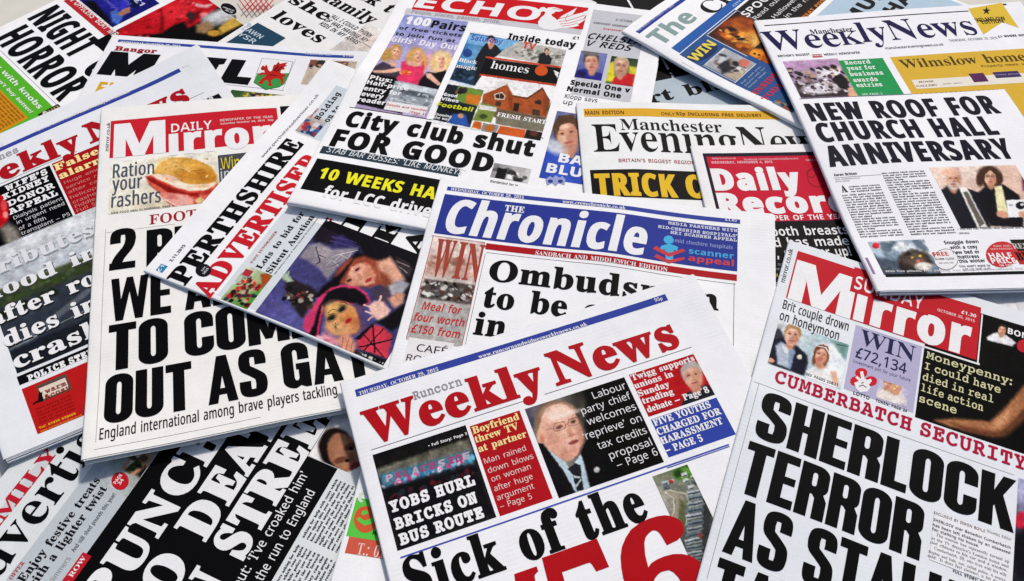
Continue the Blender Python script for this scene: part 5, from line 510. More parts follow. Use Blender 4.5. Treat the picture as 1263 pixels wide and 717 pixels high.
# ------------------------------------------------------------------ building the newspapers
WORDS = """the council said that local people were told about plans for a new centre after residents raised concerns last week and more than one hundred families have now signed letters asking
for help with costs which rose again this year while police have asked anyone who saw what happened near the park on friday night to come forward as soon as they can""".split()
class Part:
    def split(s, gap=17.):                                      # print that lies well apart on the page becomes separate parts
        B = [(*v.min(0), *v.max(0)) for v in s.V]; n = len(B); g = list(range(n))
        for i in range(n):
            for j in range(i):
                a, b = B[i], B[j]
                if max(a[0]-b[2], b[0]-a[2], a[1]-b[3], b[1]-a[3]) < gap and g[i] != g[j]: k, m = g[i], g[j]; g = [m if x == k else x for x in g]
        out = []
        for k in sorted(set(g)):
            q = Part(s.page)
            for i in range(n):
                if g[i] == k: q.V.append(s.V[i]); q.D.append(s.D[i]); q.C.append(s.C[i]); q.T.append(s.T[i]-s.at[i]+q.n); q.n += len(s.V[i])
            out.append(q)
        return out
    def __init__(s, page): s.page = page; s.V, s.D, s.T, s.C, s.at, s.n = [], [], [], [], [], 0
    def add(s, uv, tri, col, d):
        s.at.append(s.n); s.V.append(np.asarray(uv, float)); s.D.append(np.full(len(uv), d)); s.T.append(np.asarray(tri, int)+s.n); col = np.asarray(col, float)
        s.C.append(np.broadcast_to(col, (len(uv), 3)) if col.ndim == 1 else col); s.n += len(uv)
    def grid(s, u0, v0, u1, v1, st):
        nu, nv = max(1, int(math.ceil(abs(u1-u0)/st))), max(1, int(math.ceil(abs(v1-v0)/st)))
        u, v = np.meshgrid(np.linspace(u0, u1, nu+1), np.linspace(v0, v1, nv+1)); i = np.arange((nu+1)*(nv+1)).reshape(nv+1, nu+1)
        a, b, c, e = i[:-1, :-1].ravel(), i[:-1, 1:].ravel(), i[1:, 1:].ravel(), i[1:, :-1].ravel()
        return u, v, np.concatenate([np.stack([a, c, b], 1), np.stack([a, e, c], 1)])
    def rect(s, u0, v0, u1, v1, c, d=.1):
        u, v, t = s.grid(u0, v0, u1, v1, 5); s.add(np.stack([u.ravel(), v.ravel()], 1), t, lin(rgb(c))*INK, d)
    def photo(s, u0, v0, u1, v1, ops, d=.16, st=.45):
        u, v, t = s.grid(u0, v0, u1, v1, st); s.add(np.stack([u.ravel(), v.ravel()], 1), t, lin(paint(u, v, ops).reshape(-1, 3))*INK, d)
    def poly(s, pts, c, d=.2, holes=()):
        V, T = fill([np.array(q, float) for q in [pts, *holes]], 6); s.add(V, T, lin(rgb(c))*INK, d)
    def text(s, t, F, u0, v0, u1, v1, h, c, b=0, sh=0, d=.26, tol=0):
        L = math.hypot(u1-u0, v1-v0); n, e = natural(t, F, b); n -= extent(t[0], F, 0)+extent(t[-1], F, 1)
        sx = (L/h-e)/n
        if sx <= .05: sx = .05
        step = None if h < 9 else 5/h; x = -extent(t[0], F, 0)*sx*h; du, dv = (u1-u0)/L, (v1-v0)/L; col = lin(rgb(c))*INK
        tol = tol or (.05 if h < 2.2 else 0)
        for ch in t:
            if ch != ' ':
                g = glyph(F, ch, sx, b, sh, step, tol)
                if len(g[2]):
                    p = x+g[1][:, 0]*h; q = g[1][:, 1]*h; s.add(np.stack([u0+du*p+dv*q, v0+dv*p-du*q], 1), g[2], col, d)
            a = advance(F, ch, b); x += (a[0]*sx+a[1])*h
    def column(s, u0, v0, u1, v1, lead, F, c, seed, ragged=.12):
        r = random.Random(seed); v = v0+lead*.7; i = r.randrange(len(WORDS)); h = lead*.62
        while v < v1:
            ln, room = [], u1-u0; end = r.random() < ragged
            while True:
                w = WORDS[i % len(WORDS)]; n, e = natural(' '.join(ln+[w]), F, .02)
                if (n*.92+e)*h > room*(.55 if end else 1) and ln: break
                ln.append(w); i += 1
            t = ' '.join(ln); n, e = natural(t, F, .02)
            s.text(t, F, u0, v, u0+(n*.92+e)*h if end else u1, v, h, c, .02, tol=.09); v += lead
    def build(s, name, mat, parent, kind=None):
        p = s.page; UV = np.concatenate(s.V); X, Y = p.world(UV[:, 0], UV[:, 1]); Z = p.top(UV[:, 0], UV[:, 1])+np.concatenate(s.D)
        return mesh(name, p.own(np.stack([X, Y, Z], 1)), np.concatenate(s.T), np.concatenate(s.C), mat, parent)
def mesh(name, co, tri, col, mat, parent):
    m = bpy.data.meshes.new(name); n, k = len(co), len(tri)
    a, b, c = co[tri[:, 0]], co[tri[:, 1]], co[tri[:, 2]]; dn = np.cross(b-a, c-a)[:, 2] < 0
    if name != 'inner_page' and name != 'front_page': tri = np.where(dn[:, None], tri[:, ::-1], tri)
    m.vertices.add(n); m.vertices.foreach_set('co', (co*MM).astype(np.float32).ravel())
    m.loops.add(3*k); m.loops.foreach_set('vertex_index', tri.astype(np.int32).ravel())
    m.polygons.add(k); m.polygons.foreach_set('loop_start', np.arange(0, 3*k, 3, dtype=np.int32)); m.polygons.foreach_set('loop_total', np.full(k, 3, np.int32))
    m.update(calc_edges=True); m.polygons.foreach_set('use_smooth', np.ones(k, bool))
    at = m.color_attributes.new('ink', 'FLOAT_COLOR', 'POINT'); at.data.foreach_set('color', np.concatenate([col, np.ones((n, 1))], 1).astype(np.float32).ravel())
    m.materials.append(mat); o = bpy.data.objects.new(name, m); COL.objects.link(o); o.parent = parent; return o
PILE = Pile()
class Newspaper(Sheet):
    def __init__(s, label, x, y, th, W, H, t, seed, fold, off=None, lift=(), stock='eff0f2'):
        s.white = lin(rgb(stock))*.95; Sheet.__init__(s, x, y, th, W, H, t, seed, off, lift); s.th = math.radians(th); s.drape(PILE); s.fold, s.label, s.parts = fold, label, {}
        s.org = np.array([*[float(q) for q in s.world(W/2, H/2)], float(s.top(W/2, H/2)-t)])
    def own(s, P): P = P-s.org; return np.stack([s.c*P[:, 0]+s.s*P[:, 1], s.c*P[:, 1]-s.s*P[:, 0], P[:, 2]], 1)     # world to the paper's own axes
    def __getitem__(s, k): return s.parts.setdefault(k, Part(s))
    def leaf(s, name, u0, v0, u1, v1, drop, folds, root, seed):
        r = s.t/2; us = list(np.linspace(u0, u1, int((u1-u0)/5)+2)); vs = list(np.linspace(v0, v1, int((v1-v0)/5)+2)); ud, vd = [0]*len(us), [0]*len(vs)
        if 'l' in folds:
            A = np.linspace(math.pi, 0, 9)[:-1]; us = [u0-r*math.sin(a) for a in A]+us; ud = [r-r*math.cos(a) for a in A]+ud
        if 'b' in folds:
            A = np.linspace(0, math.pi, 9)[1:]; vs = vs+[v1+r*math.sin(a) for a in A]; vd = vd+[r-r*math.cos(a) for a in A]
        u, v = np.meshgrid(us, vs); d = np.maximum(*np.meshgrid(ud, vd)); n = noise2(u+seed*37, v+90, 60, seed)
        i = np.arange(u.size).reshape(u.shape); a, b, c, e = i[:-1, :-1].ravel(), i[:-1, 1:].ravel(), i[1:, 1:].ravel(), i[1:, :-1].ravel()
        tri = np.concatenate([np.stack([a, c, b], 1), np.stack([a, e, c], 1)])
        uc, vc = np.clip(u, 0, s.W), np.clip(v, 0, s.H); Z = s.top(uc, vc)-drop-d; X, Y = s.world(u, v)
        co = s.own(np.stack([X.ravel(), Y.ravel(), Z.ravel()], 1))
        return mesh(name, co, tri, np.broadcast_to(s.white, (u.size, 3)), PAPER, root)
    def build(s):
        root = bpy.data.objects.new('newspaper', None); COL.objects.link(root); root.location = s.org*MM; root.rotation_euler.z = s.th; root.empty_display_size = .02
        root['label'] = s.label; root['category'] = 'newspaper'; root['group'] = 'overlapping newspapers in the heap'
        s.leaf('front_page', 0, 0, s.W, s.H, 0, s.fold, root, s.seed)
        r = random.Random(s.seed); n = max(2, int(s.t/.55))
        for k in range(1, n+1):
            j = lambda m: r.uniform(-m, m*.4); e = .25
            s.leaf('inner_page', e, e+max(0, -j(.9)), s.W+r.uniform(-1.2, 1.8), s.H+(j(2.0)-1.2 if 'b' in s.fold else r.uniform(-.6, .8)+2.4*k/n), s.t*k/(n+.35), '', root, s.seed+k)
        made = {}
        for key in sorted(s.parts, key=lambda q: (q.count('/'), q)):
            path = key.split('/'); par = made.get(path[0], root) if len(path) > 1 else root
            name = path[-1].split('#')[0]
            for q in (s.parts[key].split() if name.endswith(('lettering', 'rule')) else [s.parts[key]]): made[key] = q.build(name, PRINT, par)
        return root

# ------------------------------------------------------------------ the table under the heap
def table():
    m = bpy.data.materials.new('pale_cloth'); m.use_nodes = True; n = m.node_tree; b = n.nodes['Principled BSDF']; b.inputs['Roughness'].default_value = .85
    tc = n.nodes.new('ShaderNodeTexCoord'); nz = n.nodes.new('ShaderNodeTexNoise'); nz.inputs['Scale'].default_value = 38; nz.inputs['Detail'].default_value = 8
    cr = n.nodes.new('ShaderNodeValToRGB'); cr.color_ramp.elements[0].color = (.52, .50, .44, 1); cr.color_ramp.elements[1].color = (.66, .64, .58, 1)
    n.links.new(tc.outputs['Object'], nz.inputs['Vector']); n.links.new(nz.outputs[0], cr.inputs[0]); n.links.new(cr.outputs[0], b.inputs['Base Color'])
    bp = n.nodes.new('ShaderNodeBump'); bp.inputs['Strength'].default_value = .3; bp.inputs['Distance'].default_value = .002; n.links.new(nz.outputs[0], bp.inputs['Height']); n.links.new(bp.outputs[0], b.inputs['Normal'])
    me = bpy.data.meshes.new('table_surface'); me.from_pydata([(x, y, z) for z in (0, -.03) for x, y in ((-1.2, -.5), (1.2, -.5), (1.2, 1.9), (-1.2, 1.9))], [], [(0, 1, 2, 3), (7, 6, 5, 4), (0, 4, 5, 1), (1, 5, 6, 2), (2, 6, 7, 3), (3, 7, 4, 0)])
    me.materials.append(m); o = bpy.data.objects.new('table_surface', me); COL.objects.link(o); o.location.z = -.001; o['kind'] = 'structure'
table()

# ------------------------------------------------------------------ the newspapers, lowest first

# paper tucked beneath the weekly at the table edge, showing a blue car advert
p = Newspaper('paper tucked beneath the weekly at the table edge, showing a blue car advert', -523.0, 643.3, -2.7, 289, 360, 2.5, 1, 'l')
q = p['advert']
q.photo(113.2,302.7,157.9,346.6,[
('G','5a86d0','3a62b0',(130.5,308.2),(149.2,345.2)),
('P',[(127.7,326.1),(139.9,324.4),(150.5,331.4),(155,341.8),(134.4,343.5)],'2a4a9a',4),
('E',147.6,335.8,4,0.7,1,4.8,'14141a',0.3),
('E',147.6,335.8,2.2,0.4,0.6,2.7,'c8ccd2',0.4),
('P',[(134.8,327.9),(142.9,328.3),(147.3,331.4),(141.2,332.3),(134.5,331.4)],'e8ecf0',3),
('P',[(119.3,304.4),(133.8,308.2),(142.7,319.1),(125.6,320.8)],'2a3a78',5),
('P',[(139.3,331.4),(142.2,330.5),(144.1,334),(140.6,334.9)],'101218',2),
('N',0.15,3,4)])
p.build()

# tabloid with night of horror headline, green strip and footballer in red shirt photo
p = Newspaper('tabloid with night of horror headline, green strip and footballer in red shirt photo', -420.3, 917.2, -46.68, 289, 370, 2.5, 2, 'l')
q = p['headline_lettering']
q.text('NIGHT','NB',9.6,160,114.5,160,35.5,'0a0a0c',b=0.035)
q.text('OF','NB',138.6,162,182.1,162,35.5,'0a0a0c',b=0.035)
q.text('HORROR','NB',17.8,202.8,170.1,202.8,36.6,'0a0a0c',b=0.035)
q = p['strapline_strip']
q.rect(8,105.1,117.4,115.7,'c0262e')
q = p['strapline_strip/strapline_lettering']
q.text('PRISON OFFICERS ‘BEAT ME','NB',-17.7,110.6,111.4,110.6,7.9,'f2e4e4',b=-0.02)
q = p['photograph#1']
q.photo(8,42.5,96.2,102.5,[
('G','2a2a9a','1c1c6a',(30.9,79.5),(84,87.6)),
('P',[(22,100.5),(37.1,91.5),(78.3,97.1),(94.4,103),(58,102.8)],'0e0e16',4),
('E',63.9,71.9,8.8,-8,14.5,8.3,'3434b0',0.9),
('P',[(68.2,89.4),(71.1,82.5),(85.5,82.1),(98,95.6),(86.8,97.6)],'4a6ab8',3),
('P',[(78.3,86.5),(75.5,78.5),(76.2,69.2),(85.5,73.5),(85.5,84.2)],'b8806a',3),
('E',74.1,62.6,4.4,-4,7.5,4.4,'161640',0.5),
('N',0.15,3,3)],d=0.12)
q = p['photograph#1/puff_lettering']
q.text('always','NR',40.1,83.5,71.1,83.5,4.41,'6a6ad8',b=0.01)
q.text('smiling','NR',47.5,68.3,73.3,68.3,4.41,'6a6ad8',b=0.01)
q.text('£1','NB',70,60.2,85.1,60.2,6.00,'c8d0f0',b=0.02)
q = p['photograph#2']
q.photo(104.1,0.4,286,130.8,[
('F','0c0a0b'),
('P',[(107.3,106.1),(102.1,90.8),(102.5,61.5),(95.8,42.4),(97.6,6),(126.4,-11.4),(152.5,-0.9),(155.9,16.8),(160.8,28.7),(160,45.5),(146.7,41.4),(143.6,52.4),(145.7,70.6),(125,95.7),(111.3,110.4)],'c01824',5),
('E',122.2,39.1,4.8,-21.7,15,5.6,'d02a34',0.9),
('E',114.5,83.4,2.7,-12.2,10.1,3.5,'b01420',0.9),
('P',[(108.2,47.8),(127.3,55.2),(147.1,69.3),(144.3,71.9),(123.8,58.4)],'7a0c14',4),
('P',[(149.4,43.1),(141.8,25.3),(142.1,16.7),(152.7,27.9),(157.6,39.7)],'6a0c14',5),
('P',[(117.1,18.4),(136.9,8.9),(142.8,-0.6),(145.2,9.8),(135.2,16.7)],'d8a0a0',3),
('E',142.3,31.1,3.7,-3.3,6.4,4,'3a2a28',0.5),
('E',152.3,20,3.4,-3.1,4.2,2.7,'e07078',0.6),
('P',[(152.8,23.6),(173.9,-15.8),(187.5,-15.4),(184.3,15.7),(176.9,30.4),(166,32.1)],'8a8684',6),
('E',167.3,6.6,6.3,-15.2,9.9,4.6,'c8ccd0',0.9),
('P',[(161.8,35.9),(166.4,23.7),(182.5,25.4),(183.1,38.8),(173.5,43.4)],'9a7a58',5),
('P',[(185.3,22.9),(181.1,2.5),(190.1,-13.7),(200.4,-6.6),(199.1,14.6),(198.3,27.2)],'c8a44a',5),
('E',189.5,31.1,5.6,-5,5.1,3.3,'c8963c',0.5),
('P',[(147.1,-4.5),(151.9,-17.1),(174.2,-20.1),(181.8,-10.4),(162.2,-1.2)],'3a4048',5),
('L',[(174.9,16.1),(181.1,2.5),(186,-12)],0.8,'d8d4c8'),
('S',30,(107.4,2.9,148.2,102.1),3,['8a1018', 'd83a44', 'a81420'],6),
('N',0.1,4,5)],d=0.14)
q = p['photograph#2/page_badge']
q.poly([(178,-7.4),(179.1,-5.1),(178.8,-2.8),(177.2,-0.8),(174.2,0.8),(170.4,1.8),(165.9,2.1),(161.3,1.7),(157,0.6),(153.3,-1.1),(150.8,-3.2),(149.6,-5.5),(149.9,-7.8),(151.6,-9.9),(154.5,-11.5),(158.5,-12.5),(163,-12.8),(167.6,-12.3),(171.9,-11.2),(175.5,-9.5)],'e8e8ea',0.2)
q.poly([(176.9,-7.2),(177.9,-5.2),(177.6,-3.1),(176,-1.2),(173.3,0.2),(169.7,1.1),(165.6,1.4),(161.4,1.1),(157.5,0.1),(154.2,-1.4),(151.9,-3.3),(150.9,-5.4),(151.2,-7.5),(152.8,-9.4),(155.5,-10.9),(159.1,-11.8),(163.3,-12.1),(167.5,-11.7),(171.4,-10.7),(174.6,-9.1)],'101012',0.26)
q = p['photograph#2/badge_lettering']
q.text('Liverpool FC:','NB',157,-2.4,173.2,-6.1,2.00,'f6f6f8',d=0.34)
q.text('See P8','NB',163.5,-0.8,174,-2.7,2.00,'f6f6f8',d=0.34)
q = p['masthead_emblem']
q.poly([(155.1,-23.5),(185.1,-16.6),(184.8,-17.9),(154.8,-24.8)],'c8404a',0.2)
q.poly([(160.3,-27.3),(189.7,-20.7),(189.4,-21.9),(160,-28.6)],'c8404a',0.21000000000000002)
q.poly([(167.5,-36.1),(176.8,-13.8),(178.5,-13.6),(169.2,-35.9)],'c8404a',0.21500000000000002)
q.poly([(165.5,-31),(194.2,-24.7),(194,-26),(165.2,-32.3)],'c8404a',0.22)
q.poly([(172.2,-40.2),(182.2,-17.3),(183.9,-17.1),(173.9,-40)],'c8404a',0.225)
q.poly([(170.7,-34.8),(198.8,-28.8),(198.5,-30),(170.4,-36.1)],'c8404a',0.23)
q.poly([(176.8,-44.3),(187.6,-20.8),(189.2,-20.6),(178.6,-44.2)],'c8404a',0.23500000000000001)
q.poly([(175.9,-38.5),(203.4,-32.8),(203.1,-34.1),(175.6,-39.8)],'c8404a',0.24000000000000002)
q.poly([(181.5,-48.4),(192.9,-24.3),(194.6,-24.2),(183.2,-48.3)],'c8404a',0.24500000000000002)
q.poly([(181.1,-42.2),(208,-36.8),(207.7,-38.1),(180.8,-43.5)],'c8404a',0.25)
q.poly([(186.2,-52.5),(198.3,-27.8),(199.9,-27.7),(187.9,-52.4)],'c8404a',0.255)
q = p['story_rule']
q.rect(38.10,206.76,178.73,207.16,'55555a')
q = p['advert']
q.rect(4,211.1,286,301.1,'5ab82c')
q = p['advert/advert_lettering']
q.text('reality with knobs on','NB',21.8,223.2,189.2,223.2,5.60,'f6f6f8',b=-0.01)
q.text('you can’t buy better!','NB',57.2,232,163.2,232,3.60,'f4f4ee',b=0.01,sh=0.2)
q = p['advert/offer_panel']
q.rect(4,236.6,168.6,296.6,'d8901c',0.16)
q = p['advert/advert_lettering']
q.column(87.6, 237.8, 164.9, 271.8, 3.4, 'NB', '8a5a14', 4, 0)
q = p['story_panel']
q.rect(170.8,205.6,230.8,227.6,'15140f',0.12)
q = p['story_panel/story_lettering']
q.column(172.8, 206.6, 228.8, 226.6, 3, 'NB', 'c8b878', 5, 0)
p.build()

# paper mostly buried beneath the blue masthead weekly, a sliver of red lettering and brown photo
p = Newspaper('paper mostly buried beneath the blue masthead weekly, a sliver of red lettering and brown photo', -41.7, 510.7, -14.94, 289, 362, 2.5, 21, 'lb')
q = p['photograph']
q.photo(12,250,60,352,[
('F','8a6a50'),
('N',0.3,6,3)])
q = p['headline_lettering']
q.text('CASH FOR','NB',78,350,200,350,9,'b82a34',b=0.02)
q.text('CLUBS','NB',78,335,160,335,9,'b82a34',b=0.02)
p.build()

# county weekly turned sideways, red and black masthead over festive treats, white slab headline on black
p = Newspaper('county weekly turned sideways, red and black masthead over festive treats, white slab headline on black', -418.2, 164.7, 64.05, 289, 370, 3, 3, 'l', stock='d9dee0')
q = p['header_panel']
q.rect(69.4,16.6,285,25.1,'d6dade',0.06)
q = p['masthead_lettering']
q.text('FAMILY','SB',38.5,25.3,124.5,25.3,10.5,'c41f30',b=0.03)
q.text('Advertiser','SB',5.9,51.1,181.6,51.1,28,'0a0a0c',b=-0.011)
q = p['puff_panel']
q.rect(36.5,56.4,285,95.1,'c3ccd2')
q = p['puff_panel/puff_lettering']
q.text('Enjoy festive treats','SB',39.7,69.3,118.5,69.3,6.4,'17171c',b=0.02)
q.text('with a lighter twist','SB',38.2,78.2,115.5,78.2,6.4,'17171c',b=0.02)
q.text('And still shed pounds this year!','NR',69.7,87,114.3,87,3.20,'3c3c42',b=0.01)
q.text('OFFER','SB',38,60.3,50.7,60.3,3.00,'b02a34')
q.text('for slimmers','NR',38.8,87.8,65.4,87.8,4.00,'8e979c')
q = p['puff_panel/photograph#1']
q.photo(115.6,65,285,95,[
('G','b9c2c4','9aa09a',(126.5,71.6),(141.2,83.9)),
('P',[(131.6,78.1),(141.4,78.4),(145.6,88.5),(139.1,96.1),(132.2,88.3)],'c08a6a',3),
('P',[(140.5,76.4),(145.7,83),(147.2,92.5),(141.9,91.3)],'3a2c28',3),
('S',30,(132.4,80.1,147.2,92.5),3,['2a2420', 'c89878', '5a4a3c', 'e0d8c8', '3a4a2a'],3),
('P',[(132.2,91),(140.1,92.7),(139,101.5),(130.3,97.8)],'1c1a1c',3)],d=0.14)
q = p['puff_panel/page_badge']
q.poly([(125.9,89.1),(124.1,90.2),(122.2,90.5),(120.5,90.2),(119,89.2),(118,87.5),(117.5,85.5),(117.6,83.2),(118.2,80.9),(119.4,78.8),(120.9,77.2),(122.8,76.1),(124.6,75.7),(126.4,76),(127.9,77.1),(128.9,78.7),(129.4,80.8),(129.4,83.1),(128.7,85.4),(127.5,87.4)],'c81f2c',0.24)
q = p['puff_panel/badge_lettering']
q.text('PAGE','NB',120.3,81.8,127.8,81.8,2.60,'f6f6f8',d=0.36)
q.text('34','NB',121.1,85.2,125.3,85.2,2.60,'f6f6f8',d=0.36)
q = p['headline_panel']
q.rect(4,95.4,285,198.8,'0b0b0d',0.1)
q.rect(4,198.6,193.3,224.2,'0b0b0d',0.15)
q = p['headline_panel/story_tag']
q.rect(26.6,92.5,72.2,100,'c01e2e',0.2)
q = p['headline_panel/tag_lettering']
q.text('MEDICAL ROW','SB',24.4,97.4,70.1,97.4,3.40,'f6f6f8')
q = p['headline_panel/headline_lettering']
q.text('PUNCHED','SB',47.5,134.4,241.8,134.4,25,'f2f3f5',b=0.06)
q.text('TO DEATH','SB',45.7,166.5,240.9,166.5,25,'f2f3f5',b=0.06)
q.text('IN STREET','SB',58.9,197.4,243.4,197.4,25,'f2f3f5',b=0.06)
q = p['headline_panel/subhead_lettering']
q.text('he called out: ‘I’ve croaked him’','NR',56.5,207.2,181.6,207.2,7,'f2f2f4',b=0.005)
q.text('as he went on the run to England','NR',50.2,218.8,171.6,218.8,7,'f2f2f4',b=0.005)
q = p['photograph#2']
q.photo(193.8,199.6,285,240.2,[
('F','e6e3e2'),
('E',206.3,215.8,9,8.9,-12.4,14.1,'1c1412',0.2),
('E',206.2,220.9,7.6,7.5,-11,12.4,'9a6a52',0.15),
('E',206.2,223.8,5.4,5.4,-7.2,8.1,'b27e62',0.9),
('E',199.9,222.4,3.5,3.5,-1.7,2,'6a4232',0.6),
('E',212,223.8,3.3,3.2,-1.6,1.8,'6a4232',0.6),
('E',201.4,227.4,0.7,1.6,-1.1,0.6,'14100e',0.4),
('E',211,225.3,0.7,1.6,-1.1,0.7,'14100e',0.4),
('E',203.7,229.8,0.9,2.2,-3.6,2.1,'8a5640',0.8),
('E',200.7,235,4.7,3.1,-1.2,1.8,'7a3a34',0.5)],d=0.12)
q = p['story_text']
q.column(95.7, 226.7, 135, 294.2, 3.3, 'SB', '3a3a40', 11, 0.1)
q.column(140.5, 226.7, 186.2, 294.2, 3.3, 'SB', '3a3a40', 12, 0.1)
p.build()

# paper with heavy serif lettering on pale blue behind the sideways city weekly
p = Newspaper('paper with heavy serif lettering on pale blue behind the sideways city weekly', -8.0, 784.7, 12.61, 289, 360, 2.5, 7, 'l')
q = p['photograph_panel']
q.rect(12,4,147.7,171.5,'121215')
q.rect(150.1,4,280,171.5,'121215')
q = p['headline_panel']
q.rect(12,171.5,280,287.5,'bccbd6')
q = p['photograph_panel/headline_lettering']
q.text('Residents in fear','SB',20,167.5,270,167.5,14,'050507',b=0.03)
q = p['headline_panel/headline_lettering']
q.text('rt bla','SB',113.5,201.6,198.2,201.6,16.5,'0a0a0c',b=0.03)
p.build()

# tabloid with bold black serif headline about the family she loves and a teal puff
p = Newspaper('tabloid with bold black serif headline about the family she loves and a teal puff', -110.8, 963.3, -40.49, 289, 360, 2.5, 8, 'l', stock='e6e6e6')
q = p['headline_lettering']
q.text('loves','SB',12,232.6,88.1,232.6,17,'0a0a0c',b=0.02,sh=0.05)
q.text('she','SB',5.4,200.9,64.2,200.9,17,'0a0a0c',b=0.02,sh=0.05)
q.text('back to','SB',29.6,148.1,125.7,148.1,17,'0a0a0c',b=0.02,sh=0.05)
q.text('family','SB',34.7,175.2,109.3,175.2,17,'0a0a0c',b=0.02,sh=0.05)
q = p['subhead_lettering']
q.text('‘ALL I COULD THINK','NB',62.9,192.2,125.1,192.2,6.2,'1c1c20',b=-0.02,sh=0.15)
q.text('OF WAS HAVING MY','NB',62.4,200.9,127.6,200.9,6.2,'1c1c20',b=-0.02,sh=0.15)
q.text('KIDS IN MY ARMS’','NB',63.6,209.1,123.2,209.1,6.2,'1c1c20',b=-0.02,sh=0.15)
q = p['puff_panel']
q.rect(8,247.9,53.7,337.9,'24465e')
q = p['puff_panel/puff_lettering']
q.text('DAWN','NR',2.5,266.4,32.6,266.4,6.6,'c8d8e4',b=0.03)
q.text('YSR','NR',6.9,276.3,33.3,276.3,6.6,'c8d8e4',b=0.03)
q = p['puff_panel/puff_dot']
q.poly([(5.5,254.7),(6.9,256.8),(6.4,258.6),(4.1,259),(1.5,257.7),(0.1,255.5),(0.6,253.7),(2.9,253.4)],'b8ccd8',0.2)
q = p['photograph']
q.photo(105.6,174.2,286,307.2,[
('G','e2dedd','c4beb8',(111,174.2),(139.8,210.9)),
('E',135.1,195.6,13.7,-10.2,15.7,16.4,'d8cdc6',0.9),
('L',[(125.3,202.9),(139.8,203.9),(153.3,197.2)],1.2,'8a8684'),
('E',134.1,177,16.7,-2.3,5.6,9.5,'ece8e6',0.9)])
p.build()

# north wales weekly with blue date line, black block masthead and red dragon shield
p = Newspaper('north wales weekly with blue date line, black block masthead and red dragon shield', -418.7, 753.6, -10.61, 289, 360, 3, 9, 'l', off=[(0.0, 0.0), (0.0, 0.0), (30.0, 0.0), (0.0, 0.0)], lift=[(289, 0, 3, 40)], stock='e9eaee')
q = p['dateline_band']
q.rect(8.85,7.02,271.92,11.22,'2b49a2')
q = p['dateline_band/dateline_lettering']
q.text('WEDNESDAY OCTOBER 28, 2015','SB',12.2,12.9,80.7,12.9,3.31,'f6f6f8')
q.text('Established 1881','NR',218.7,8.6,247.5,8.6,3.23,'c8d2ee',b=0.02)
q.text('£1.05','NB',260.5,9.1,271.1,9.1,3.19,'f6f6f8')
q = p['masthead_lettering']
q.text('Bangor','SB',10.4,25.1,58.4,25.1,6.6,'a8141e',b=0.06)
q.text('M','NB',9.5,61.7,64.9,61.7,31.6,'0a0a0c',b=0.12,sh=0.06)
q.text('AIL','NB',69.2,60.1,175.5,60.1,31.6,'0a0a0c',b=0.12,sh=0.06)
q = p['shield_emblem']
q.poly([(174.8,20.1),(191.9,20.1),(209.4,21.6),(210.5,39.6),(210,56.1),(206.2,61.4),(193.1,67.6),(187.1,64),(177.4,58.4),(175.9,40.6)],'2a2a2e',0.12)
q.poly([(175.3,20.6),(192,20.6),(209,22.1),(210.1,39.7),(209.6,55.7),(205.9,60.9),(193.1,66.9),(187.3,63.4),(177.8,58),(176.4,40.6)],'f3f3f5',0.18)
q.poly([(177.2,44),(210.1,39.7),(209.6,55.7),(205.9,60.9),(193.1,66.9),(187.3,63.4),(177.8,58)],'3a9a4a',0.22)
q = p['shield_emblem/dragon']
q.poly([(178.3,35.6),(178.9,31.2),(182,33),(181.9,29.4),(184.8,32.6),(186.7,37.4),(189.9,39.8),(191.2,37.5),(190.4,29.7),(192.8,28),(193.9,23.5),(196.4,26.8),(199.8,24.9),(203.9,23.7),(202.5,27.5),(204.8,28.6),(202.1,31.1),(204.1,34.4),(200.5,35.6),(200.7,39.8),(203.7,41.5),(207.9,42.4),(207.3,45.3),(205.3,47),(207.9,50.8),(208.1,56.3),(206,57.3),(205.7,53.2),(202.6,49.4),(199.1,49.2),(196.5,50.2),(194.8,52.5),(196.4,57.9),(199.1,60.3),(196,61.4),(193.3,60.4),(193.7,56.8),(190.4,52.4),(187.4,55.6),(187.7,59.7),(184.3,59.5),(181.5,58.5),(183.7,56.1),(183.6,52.7),(186.8,48.7),(187.4,45.8),(183.2,45),(181.5,47.3),(178.9,45.5),(180.9,42.4),(184.7,41.9),(182.7,38.6),(179.9,39)],'c0241f',0.3)
q.poly([(192.6,37.3),(195.1,29.1),(196.5,30.4),(194,38.6)],'4a1210',0.36)
q.poly([(194.9,38.4),(199.8,30),(200.7,31.3),(196.3,39.7)],'4a1210',0.36)
q.poly([(189.8,44.1),(198.2,44.4),(198.5,45.4),(190.2,45.4)],'4a1210',0.36)
q.poly([(179,36.2),(181.4,35.9),(181.6,36.6),(179.2,36.9)],'4a1210',0.36)
q = p['rule']
q.rect(146.11,65.37,212.00,65.87,'55555c')
q.rect(210.50,17.23,210.90,66.06,'88888e')
q = p['puff_lettering']
q.text('FUN','NB',14.6,93.2,55.3,93.2,17.7,'e0ae28',b=0.02)
q = p['photograph#1']
